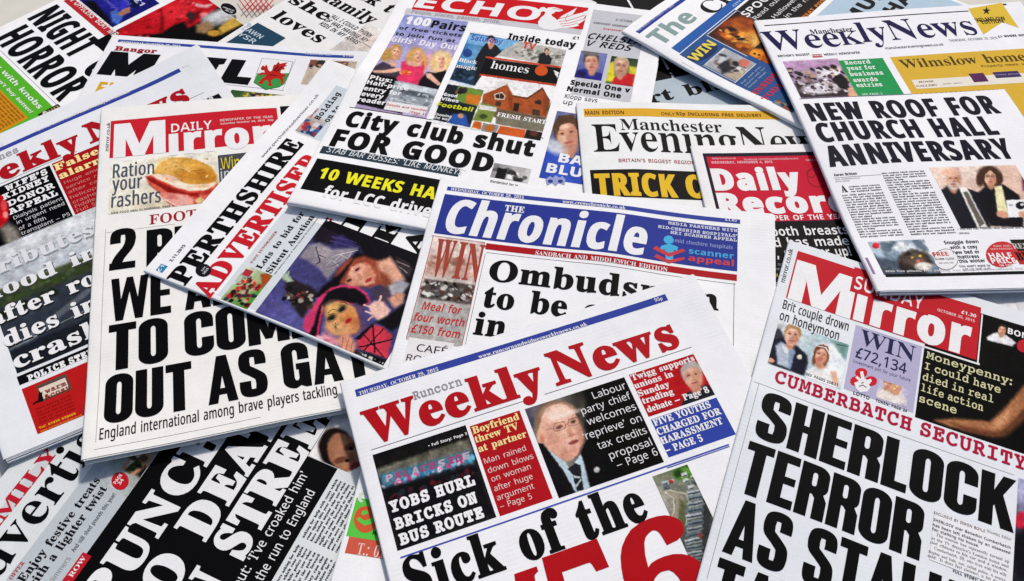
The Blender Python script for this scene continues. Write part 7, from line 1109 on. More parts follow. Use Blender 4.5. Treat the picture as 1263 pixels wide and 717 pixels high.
q.photo(0.9,111.3,107.1,227.9,[
('G','53518a','35345a',(11.2,128.4),(102.1,145.7)),
('E',5,144.6,15.1,12.8,-9.4,10.8,'5d5b98',1),
('N',0.12,3,4),
('P',[(100.5,108.2),(110.9,119),(120.2,226.5),(93.9,239.8),(60.5,214.1),(83,165.3),(92.7,153.4),(93,132.2),(85.9,128)],'15131a',3),
('P',[(90.4,109.2),(99.3,113.8),(97.1,129.7),(84.7,130.9),(83.7,123.1),(80.3,115.6)],'241f2a',3),
('P',[(92.7,126),(98.2,133.2),(93.1,153.1),(84.7,139.3)],'3a3364',3),
('L',[(87.9,126.8),(90.3,148.5)],0.5,'5c5490'),
('L',[(92.7,126),(96,149.3)],0.4,'5c5490'),
('P',[(62.8,113),(76.5,112.7),(82.2,119.8),(80.7,133.4),(90.9,152.4),(78.8,151.3),(67.3,147.9),(52.3,146.8),(58.8,134.5),(61.6,124.3)],'8d8690',3),
('E',73.8,129.3,0.1,7.8,-5.4,1.5,'a59ca2',1),
('L',[(77.1,119.8),(64.9,131.7),(61.5,129.6)],0.9,'2a262e'),
('L',[(71,125.8),(70.5,133)],0.7,'2a262e'),
('L',[(73.8,137.6),(80.5,144),(88.9,153.6)],0.5,'d8d2d4'),
('L',[(69.7,142.3),(78.8,143),(77.5,151),(84.5,149.9)],0.4,'d8d2d4'),
('L',[(62.9,138.1),(70.9,139.4),(68.3,147.3)],0.4,'d8d2d4'),
('L',[(65.1,143),(73.7,148.2)],0.5,'3a3438'),
('P',[(35.8,115.6),(40.7,121.2),(40,138.2),(37.9,146.6),(29.3,148.1),(11.6,149.3),(13.3,143.2),(24.3,126.8)],'2a2426',3),
('S',46,(20.7,118.8,34.9,154.5),1.9,['6a645a', '141214', 'a8a298', '4a3a30', '8a3a34', '22201e', 'c4beb0'],5),
('P',[(38.3,110.2),(45.8,111.9),(43,115.5),(38.8,122.4),(35.8,118.2)],'b4c4ac',2),
('L',[(40.8,115.9),(46.4,113.2)],1,'b4c4ac'),
('L',[(39.7,114.5),(43.4,111)],1,'b4c4ac'),
('P',[(33.4,146.9),(51.9,151.2),(61.6,151.4),(87.9,154.2),(86.8,165.2),(66.3,166.9),(52,159.3),(35.4,151.3)],'121016',3),
('P',[(56.4,150.5),(65.4,149),(77.9,151.8),(85.8,161.6),(86.7,175.5),(79,188),(68.2,191.1),(62.8,185.1),(58.7,181.5),(55.4,169.4),(52.9,158.7)],'9c4c38',4),
('P',[(84.9,174.4),(94.6,181.2),(88.7,192.6),(79.3,203.8),(65.5,195.6),(68.9,187.7)],'d9a48c',4),
('P',[(77.8,180.5),(77,189.1),(69.7,199.2),(63.7,196.6),(66.3,187.2)],'8a4a34',4),
('P',[(60.8,160.1),(70.8,158.1),(77.7,162.2),(78.2,171.1),(72.4,179.6),(65.4,182.9),(59.6,179.4),(57.3,172.3),(56.2,165.9)],'e2a58e',2.5),
('E',70.5,165.5,6.9,2.6,-2.5,4.1,'f0bfa8',1),
('E',72,173.8,3.9,1.9,-4.4,6,'cf8a72',1.2),
('E',58.5,163.5,2.5,1.6,-1.4,1.7,'b87460',1),
('E',71.2,163.7,3.1,1.5,-1.4,2,'b87460',1),
('E',58.5,163.5,1.5,1,-0.7,0.8,'33201e',0.7),
('E',71,163.8,1.8,0.9,-0.6,0.9,'33201e',0.7),
('L',[(60.1,159.7),(62.9,161.6)],0.5,'8a5244'),
('L',[(72.9,158.9),(75.7,162.6)],0.5,'8a5244'),
('L',[(67,164.1),(65.5,171.5),(63.3,172)],0.5,'c07c66'),
('E',65.8,168.3,1.6,0.8,-1.7,2.3,'cf8a72',1),
('E',65.5,177.6,2.7,1.4,-1,1.4,'a83a3a',0.6),
('E',56.5,169.1,2.2,4.8,-1.9,1.1,'c88870',1),
('P',[(96.9,186),(95.8,196.8),(92.2,204.9),(82.8,205.9),(83.6,197.5),(89.9,189.9)],'3a3236',3),
('L',[(92.9,188.2),(92.2,200.8)],0.6,'a8a0a4'),
('L',[(88.7,192.6),(85.9,202.2)],0.6,'a8a0a4'),
('P',[(67.4,194.5),(77.8,200.7),(77,209.1),(65.3,209.5),(59.8,200.8)],'a4a4ac',3),
('P',[(57.6,184.2),(66.5,195),(59.6,202.8),(50.8,203.8),(51.7,191.5)],'4a4050',3),
('P',[(56.3,200.8),(65.6,205.4),(66,211.1),(57.9,213.6),(50.4,209.9)],'cf9880',3),
('L',[(61.3,203.8),(59,211)],0.4,'8a5040'),
('P',[(3.9,154.2),(12.1,150.4),(23.6,150.7),(34.7,149.7),(46,152.8),(52.5,161),(56.1,173),(53.7,183.4),(47.5,190),(42.1,188.2),(40.4,182.3),(37.2,170.3),(34.7,159.8),(28.6,156.6),(16.6,160.1),(4.9,163.4),(-0.2,161.8)],'cf3f6c',2),
('P',[(-0.2,161.8),(10,160.2),(25.6,155),(41.2,153.7),(50,160.5),(53.6,172.5),(51.8,181.9),(46.6,188.1),(40.8,186),(40,177.5),(37.5,166.1),(30.7,159.2),(17.7,162.4),(2,170.9),(-1.7,167.6)],'15121a',2),
('P',[(33.4,146.9),(45.4,147.4),(59.7,152.5),(79.4,155.1),(90.7,154.6),(51.3,157.7),(45.2,153.3),(34.3,149.9)],'141117',3),
('P',[(0.6,168.1),(16.9,160.8),(28.6,156.6),(27.3,158.8),(14.1,164.2),(1.5,170)],'c4325c',1.2),
('P',[(28.2,160.8),(35.9,165),(38.6,173.4),(37.5,181),(32,188.2),(24.7,193.8),(17.3,194.2),(13.3,190.4),(8.9,183.4),(9.8,176.1),(15.8,167.9),(22.4,163)],'d8965c',2.5),
('E',29.8,166.8,4.5,5.9,-4.8,4,'e3b06c',1.2),
('E',14.4,174.2,2.1,4.6,-5.1,3.1,'e0a070',1.2),
('E',24.6,186.7,4.3,3.7,-6.2,6.7,'c07848',1.2),
('E',15.5,181.3,3.6,7.6,-4.4,2.6,'e0a878',1.2),
('E',21.1,169.7,3.8,1.6,-1.5,2.6,'5a5848',1),
('E',31.9,172.7,3.9,1.6,-1.5,2.5,'5a5848',1),
('E',21.3,169.2,2.7,1.1,-0.9,1.6,'2c2a22',0.8),
('E',31.9,172.7,2.7,1.1,-0.9,1.6,'2c2a22',0.8),
('E',20.7,170.4,1.6,0.6,-0.3,0.5,'0c0a08',0.6),
('E',31.4,173.6,1.8,0.7,-0.3,0.5,'0c0a08',0.6),
('L',[(23.5,164.3),(27.9,166),(29.2,168.8)],0.6,'3a2c1c'),
('L',[(35.7,168.2),(38.1,171.3),(37.2,175.3)],0.6,'3a2c1c'),
('L',[(28.3,170.7),(24.8,177.7),(23.6,180)],0.5,'b87848'),
('L',[(22.4,165.4),(25.9,169.6)],0.5,'4a3a24'),
('L',[(33.9,168.2),(36.2,173.2)],0.5,'4a3a24'),
('E',24.4,177,1.3,0.7,-1.6,2.3,'c48a50',1),
('E',24.1,183.3,2.8,0.9,-0.8,1.6,'b0242c',0.5),
('L',[(16.4,174),(14.3,179.7)],0.5,'3c5a44'),
('L',[(18.1,177.5),(13,176)],0.5,'3c5a44'),
('L',[(18.1,175.1),(12.9,178.6)],0.5,'3c5a44'),
('P',[(41.5,179.7),(40.8,187.9),(27.8,193.5),(26.6,200.1),(17.6,199.5),(30.2,189.2)],'5c4468',3),
('P',[(44.1,190),(49.9,192.6),(52,199.2),(48,207.4),(40.1,209.8),(35.1,204.9),(36.3,197.4)],'e8bcae',2.5),
('L',[(43,192.6),(42.8,187.2)],1.6,'e8bcae'),
('L',[(38.1,196.4),(37.6,190.8)],1.6,'e8bcae'),
('L',[(35.8,198.6),(31.6,196.8)],1.6,'e2b0a0'),
('L',[(50.5,196.2),(56,194.6)],1.7,'e8bcae'),
('L',[(41,197.7),(44.1,201.7)],0.5,'c08a7a'),
('L',[(44.9,196.4),(49.2,196.9)],0.4,'c08a7a'),
('P',[(32.6,203.4),(41.9,208.8),(58.6,215.1),(42.4,224),(31.1,218.7),(31.7,210.7)],'111015',3),
('P',[(12.4,197.7),(29.8,202.1),(30.8,211.2),(27.6,220.6),(7.6,228),(6.3,211.7),(6.1,202.3)],'cc3c50',2),
('L',[(7.6,203.3),(24.2,222.5)],1.2,'17121a'),
('L',[(28.9,202.6),(8.4,216.2)],1.2,'17121a'),
('L',[(18.3,201),(7.9,224.1)],1,'17121a'),
('L',[(29.9,211.6),(6.6,207.8)],1,'17121a'),
('P',[(11.7,196.2),(29,200.6),(31.4,203.1),(13.5,199.9)],'17121a',1.5),
('P',[(-1,169.1),(6.4,171.3),(7.4,182.4),(3.8,188.4),(-4,185.4),(-6.6,175.5)],'e096a8',4),
('S',12,(-0.9,168.8,1,187.4),3,['f0b8c4', 'c86a84', 'e8a4b4'],8),
('P',[(5.7,183.4),(12,185.4),(13.7,191.2),(8.7,198.9),(0.4,203.8),(-2.4,197.8),(0.5,190.4)],'dc9a80',3),
('L',[(0.8,191.1),(9.6,187.2)],0.6,'a85e4c'),
('L',[(0.6,195.1),(10.6,191.6)],0.6,'a85e4c'),
('L',[(0.3,199.1),(9.6,196.1)],0.6,'a85e4c'),
('P',[(3.7,201.8),(6,211.9),(6.8,228.5),(-4.9,232.2),(-6.5,202.2)],'131216',3),
('S',44,(2.4,203.5,2.8,228.8),1.3,['e4e2e4', '2a282c', 'b8b6ba', '0c0c0e'],7),
('N',0.07,2,6)],st=0.4)
q = p['page_tag']
q.rect(106.8,110.4,109.6,116.4,'b02430')
q = p['page_tag/tag_lettering']
q.text('K','NB',105.8,114.6,111.7,114.6,1.80,'f6f6f8')
q = p['headline_lettering']
q.text('IN','SB',107.9,143.7,163.3,143.7,17,'0a0a0c',b=0.05)
q.text('KIN','SB',105.4,174.2,189.1,174.2,17,'0a0a0c',b=0.05)
q.text('AN','SB',106.9,200.9,161.1,200.9,17,'0a0a0c',b=0.05)
p.build()

# city evening paper with red bird masthead, club closure headline and black panel about weeks
p = Newspaper('city evening paper with red bird masthead, club closure headline and black panel about weeks', -101.1, 820.2, -14.5, 291, 352, 5, 13, 'lb', lift=[(0, 352, 2, 40)])
q = p['masthead']
q.rect(18.7,9,207.9,47.8,'d2141f',0.14)
q = p['masthead/masthead_lettering']
q.text('ECHO','NB',20.1,43.1,157.6,43.1,24,'f6f6f8',b=0.02,sh=0.12)
q = p['masthead/bird_emblem']
q.poly([(154.3,24.7),(157,17.8),(160.3,16.6),(163.7,19.2),(164.3,16.9),(171,14.6),(180.6,17.1),(181.3,19.1),(177.3,22),(174,22),(172.7,25.5),(170.2,27.5),(171.8,31),(176.3,34.3),(178.4,37.1),(182,28.5),(187,22.3),(195.6,11.2),(194.2,19.3),(192.6,24.9),(199.6,20.4),(209.3,12.8),(208,20.9),(205.7,28.6),(208.8,28),(204.9,35),(201.2,39.9),(203.1,41.6),(197.7,45.3),(192.4,47.4),(184.1,50.6),(175.7,54.9),(167.4,55),(160.9,51.1),(158.8,43.6),(160.4,35.3),(163,30.5),(163.3,25.1),(161.1,23.9),(158.6,26),(155.5,27.1)],'f6f6f8',0.2)
q.poly([(178.2,35.4),(187.2,30.5),(187,29.7),(177.9,34.6)],'d2141f',0.26)
q.poly([(187.3,30.5),(194.1,23.9),(193.8,23.2),(186.9,29.8)],'d2141f',0.26)
q.poly([(194.1,24),(204,17.9),(203.8,17.1),(193.9,23.2)],'d2141f',0.26)
q.poly([(180.5,39.7),(189.7,35.8),(189.5,35),(180.3,38.9)],'d2141f',0.26)
q.poly([(189.8,35.8),(199.4,28.7),(199.2,27.9),(189.5,35)],'d2141f',0.26)
q.poly([(199.4,28.7),(206.4,22.6),(206.1,21.9),(199.1,27.9)],'d2141f',0.26)
q.poly([(182.5,43.5),(191.8,40.1),(191.6,39.3),(182.3,42.7)],'d2141f',0.26)
q.poly([(191.8,40.1),(201.7,32.9),(201.5,32.1),(191.5,39.3)],'d2141f',0.26)
q.poly([(201.7,32.9),(206.8,28.8),(206.5,28),(201.5,32.2)],'d2141f',0.26)
q.poly([(185,46.7),(193.3,43.4),(193.1,42.6),(184.8,45.9)],'d2141f',0.26)
q.poly([(193.3,43.4),(201,38.2),(200.8,37.5),(193.1,42.7)],'d2141f',0.26)
q.poly([(189,37.5),(186.6,31.2),(186.1,31.5),(188.5,37.8)],'d2141f',0.26)
q.poly([(186.6,31.5),(188.6,24.9),(188.1,24.4),(186.1,31.1)],'d2141f',0.26)
q.poly([(170,17.9),(174.9,18),(174.8,17.2),(169.9,17.1)],'d2141f',0.26)
q.poly([(174.9,18),(179.9,18.7),(179.8,17.9),(174.8,17.2)],'d2141f',0.26)
q = p['motto_strip']
q.rect(12.9,46.8,207.1,56.8,'cfcfd6')
q = p['motto_strip/motto_lettering']
q.text('People, places, passion, pride.','NR',20.4,54.4,119.6,54.4,5.60,'9c9ca6',b=0.03)
q.text('£1','NB',200.2,65.6,206.4,65.6,4.88,'333338')
q = p['photograph#1']
q.photo(14.2,57.9,85.7,221.3,[
('G','969ccf','b8a6cc',(35.3,71.5),(54.8,160.8)),
('E',63,132.6,6.7,-1.7,3.3,11.3,'d49ac4',1),
('E',12.5,121.9,6.8,-1.6,4,12,'b48ab8',1),
('P',[(13.4,159.9),(18.9,148.3),(28.1,151),(34,154.6),(44,163.9),(39.9,176.5),(15.9,177.8)],'463c4a',2),
('P',[(25.5,148.6),(28.6,141.4),(33.9,150.4),(30.5,154.5)],'dcaa90',2),
('E',25.5,125.4,5.8,1.3,1.7,10.9,'c09650',0.25),
('E',22.8,132,2.2,0.5,1.4,8.6,'c09650',0.5),
('E',31.2,133.3,2,0.4,1.2,7.9,'c09650',0.5),
('E',27.8,138,2.7,0.6,0.9,5.7,'c68c74',0.5),
('E',26.4,128.4,4.8,1.1,1.6,10.5,'e2b096',0.2),
('E',29.6,130.2,1.9,0.4,1,6.8,'c68c74',1.6),
('E',24.9,130.2,1.8,0.4,0.4,2.5,'edc2aa',1.6),
('E',24.7,122.2,2.5,0.6,0.3,2.3,'edc2aa',1.6),
('E',24,126.1,1.5,0.3,0.2,1.1,'c68c74',1.2),
('E',28.1,127,1.5,0.3,0.2,1.1,'c68c74',1.2),
('E',24,126.2,0.7,0.2,0.1,0.7,'5a3e34',0.9),
('E',28.1,127.1,0.7,0.2,0.1,0.7,'5a3e34',0.9),
('E',27.1,129.4,0.7,0.2,0.4,2.5,'c68c74',1.4),
('E',26.8,131.1,1.1,0.2,0.1,0.7,'c68c74',1.2),
('E',27.1,133.6,1.9,0.4,0.1,0.9,'b0605a',0.9),
('E',27.9,136.2,2.2,0.5,0.2,1.1,'c68c74',1.6),
('P',[(21.8,130.7),(21.3,123.9),(23.6,119.7),(25.7,119.3),(30.2,125.9),(31.7,132.3),(32.3,127.4),(28.2,117.1),(23.5,114.4),(19.6,116.8),(19,124.5)],'c09650',1.2),
('E',18.5,135.5,7.1,5.9,-1.2,10.2,'b89252',0.5),
('P',[(13.3,166.4),(25.7,161.7),(38.9,153.2),(41.3,158.2),(32.8,165.2),(17.8,169.5)],'e0b098',2),
('E',46.3,132.7,7.5,2.3,1.5,16.9,'d4a262',0.5),
('E',58.6,137.8,4,-1,4.4,14.9,'d4a262',0.5),
('P',[(37,143.4),(41.4,140.2),(48.1,146.6),(57.5,146.1),(58,135.9),(62.4,146.9),(67.2,173.1),(64.8,176.5),(40.4,174.6),(42.4,162.4)],'df3c66',2),
('E',50,143,8,-0.8,1.1,4.6,'e6b498',0.6),
('S',14,(41.7,156.5,53.2,163.3),2,['e8702a', 'e8a050', 'c82a4a'],4),
('E',49.2,125.1,5.1,-0.3,2.3,10,'d8ac68',0.25),
('E',47.4,132.1,1.9,-0.1,1.9,7.8,'d8ac68',0.5),
('E',54.6,131.1,1.8,-0.1,1.7,7.3,'d8ac68',0.5),
('E',52.2,136.5,2.4,-0.2,1.2,5.2,'c68c74',0.5),
('E',50.1,127.7,4.2,-0.3,2.3,9.6,'e8b69c',0.2),
('E',53,128.6,1.6,-0.1,1.5,6.3,'c68c74',1.6),
('E',49,129.9,1.6,-0.1,0.5,2.3,'edc2aa',1.6),
('E',48.2,122.2,2.2,-0.1,0.5,2.1,'edc2aa',1.6),
('E',47.9,126.1,1.3,-0.1,0.2,1.1,'c68c74',1.2),
('E',51.5,125.9,1.3,-0.1,0.2,1.1,'c68c74',1.2),
('E',47.9,126.2,0.6,-0,0.1,0.6,'5a3e34',0.9),
('E',51.5,126,0.6,-0,0.1,0.6,'5a3e34',0.9),
('E',50.8,128.5,0.6,-0,0.5,2.3,'c68c74',1.4),
('E',50.7,130.2,0.9,-0.1,0.1,0.6,'c68c74',1.2),
('E',51.2,132.5,1.6,-0.1,0.2,0.8,'b0605a',0.9),
('E',52.1,134.8,1.9,-0.1,0.2,1,'c68c74',1.6),
('P',[(46.4,131.1),(45.4,124.8),(47,120.1),(48.7,119.2),(53.2,124.3),(55,130),(55.1,125.2),(50.7,116.4),(46.5,115),(43.4,118.4),(43.5,125.9)],'d8ac68',1.2),
('E',76.9,135.2,12.2,-3,5.6,20.3,'e2c088',0.5),
('P',[(64,168.2),(66.8,153.7),(76,153.2),(84.4,145.2),(87.5,152.3),(87.9,178.9),(64.5,177.5)],'17151c',2),
('E',79.2,145.6,5.5,-1.4,1,3.7,'e8ba9e',0.6),
('P',[(65.4,155),(71.9,155.3),(86.5,169.8),(83.8,172.5),(69.4,162.8)],'e0b098',2),
('E',74.2,127.8,4.8,-1.8,3.2,9.9,'ead09a',0.25),
('E',73.2,135.8,1.8,-0.7,2.5,7.7,'ead09a',0.5),
('E',80,132.6,1.7,-0.6,2.3,7.2,'ead09a',0.5),
('E',78.2,139.1,2.3,-0.9,1.7,5.1,'c68c74',0.5),
('E',75.3,130.3,4,-1.5,3.1,9.5,'ecbfa4',0.2),
('E',78.2,130.4,1.6,-0.6,2,6.2,'c68c74',1.6),
('E',74.5,132.9,1.5,-0.6,0.7,2.3,'edc2aa',1.6),
('E',72.9,125.1,2.1,-0.8,0.7,2.1,'edc2aa',1.6),
('E',73.1,129.2,1.2,-0.5,0.3,1,'c68c74',1.2),
('E',76.5,128,1.2,-0.5,0.3,1,'c68c74',1.2),
('E',73.1,129.4,0.6,-0.2,0.2,0.6,'5a3e34',0.9),
('E',76.5,128.1,0.6,-0.2,0.2,0.6,'5a3e34',0.9),
('E',76.1,130.9,0.6,-0.2,0.7,2.3,'c68c74',1.4),
('E',76.1,132.8,0.9,-0.3,0.2,0.6,'c68c74',1.2),
('E',76.9,135.1,1.6,-0.6,0.3,0.8,'b0605a',0.9),
('E',77.9,137.2,1.8,-0.7,0.3,1,'c68c74',1.6),
('P',[(72.1,135),(70.5,128.5),(71.6,123.2),(73.2,121.7),(77.9,125.8),(80.2,131.3),(79.8,126.3),(74.8,118.1),(70.6,117.9),(68,122.4),(68.9,130.3)],'ead09a',1.2),
('P',[(13.4,170.3),(39.3,171.1),(44.4,176.3),(39.3,208),(61.2,212.9),(61.2,220.2),(14.4,215.9),(11.4,206.8)],'101014',2),
('P',[(40.9,176.3),(85,178.8),(85.1,209.9),(41.2,206.7)],'9aa3aa',2),
('P',[(41.6,176.5),(85.1,179.3),(84.4,187),(48.3,185)],'ccd4da',2),
('P',[(50.9,186.1),(76.5,187.1),(84.3,190.5),(80.9,194.6),(50.7,192.9)],'5a646c',2),
('S',36,(43.8,189.4,85.4,206.6),2,['6a747c', 'b8c0c6', 'c8ced2', '7a848c'],3),
('L',[(44,201.1),(81.7,205.8)],0.6,'e0e4e6'),
('N',0.06,2,2)],st=0.4)
q = p['photograph#1/puff_lettering']
q.text('100','NB',19.1,75.5,47,75.5,14.1,'f6f6f8',b=0.05)
q.text('Pairs','NB',48.4,76.5,86.2,76.5,13.3,'0a0a0c',b=0.03)
q.text('of free tickets','NB',16.2,86.7,84.9,86.7,5.60,'17171c',b=0.02)
q.text('to join fun at','NB',15.5,97.7,80.8,97.7,5.60,'17171c',b=0.02)
q.text('Girls’ Day Out','NB',14.8,110.5,86.2,110.5,10.1,'ece8f2',b=0.02)
q.text('Plus:','NB',15.9,179.8,38.3,179.8,5.82,'f6f6f8',b=0.03)
q.text('Half-price','NB',15.1,187.3,57.5,187.3,5.82,'f6f6f8',b=0.03)
q.text('entry for','NB',14.9,196.1,52.5,196.1,5.82,'f6f6f8',b=0.03)
q.text('every','NB',15,204.2,36.9,204.2,5.82,'f6f6f8',b=0.03)
q.text('reader','NB',13.9,212.3,41.4,212.3,5.82,'f6f6f8',b=0.03)
q = p['photograph#1/voucher_strip']
q.rect(42.3,206,83.1,218.2,'f0eeee',0.22)
q = p['photograph#1/puff_lettering']
q.text('Details and voucher','NB',43.3,212.3,83.4,212.3,3.00,'c03028',b=0.01)
q.text('/Page 31','NB',67.5,217.6,83.9,217.6,3.00,'c03028',b=0.01)
q = p['rule']
q.rect(9.09,221.45,199.36,222.35,'222226')
q = p['puff_lettering']
q.text('Inside today','NB',133.4,80.3,205.5,80.3,10.8,'0a0a0c',b=0.04)
q = p['photograph#2']
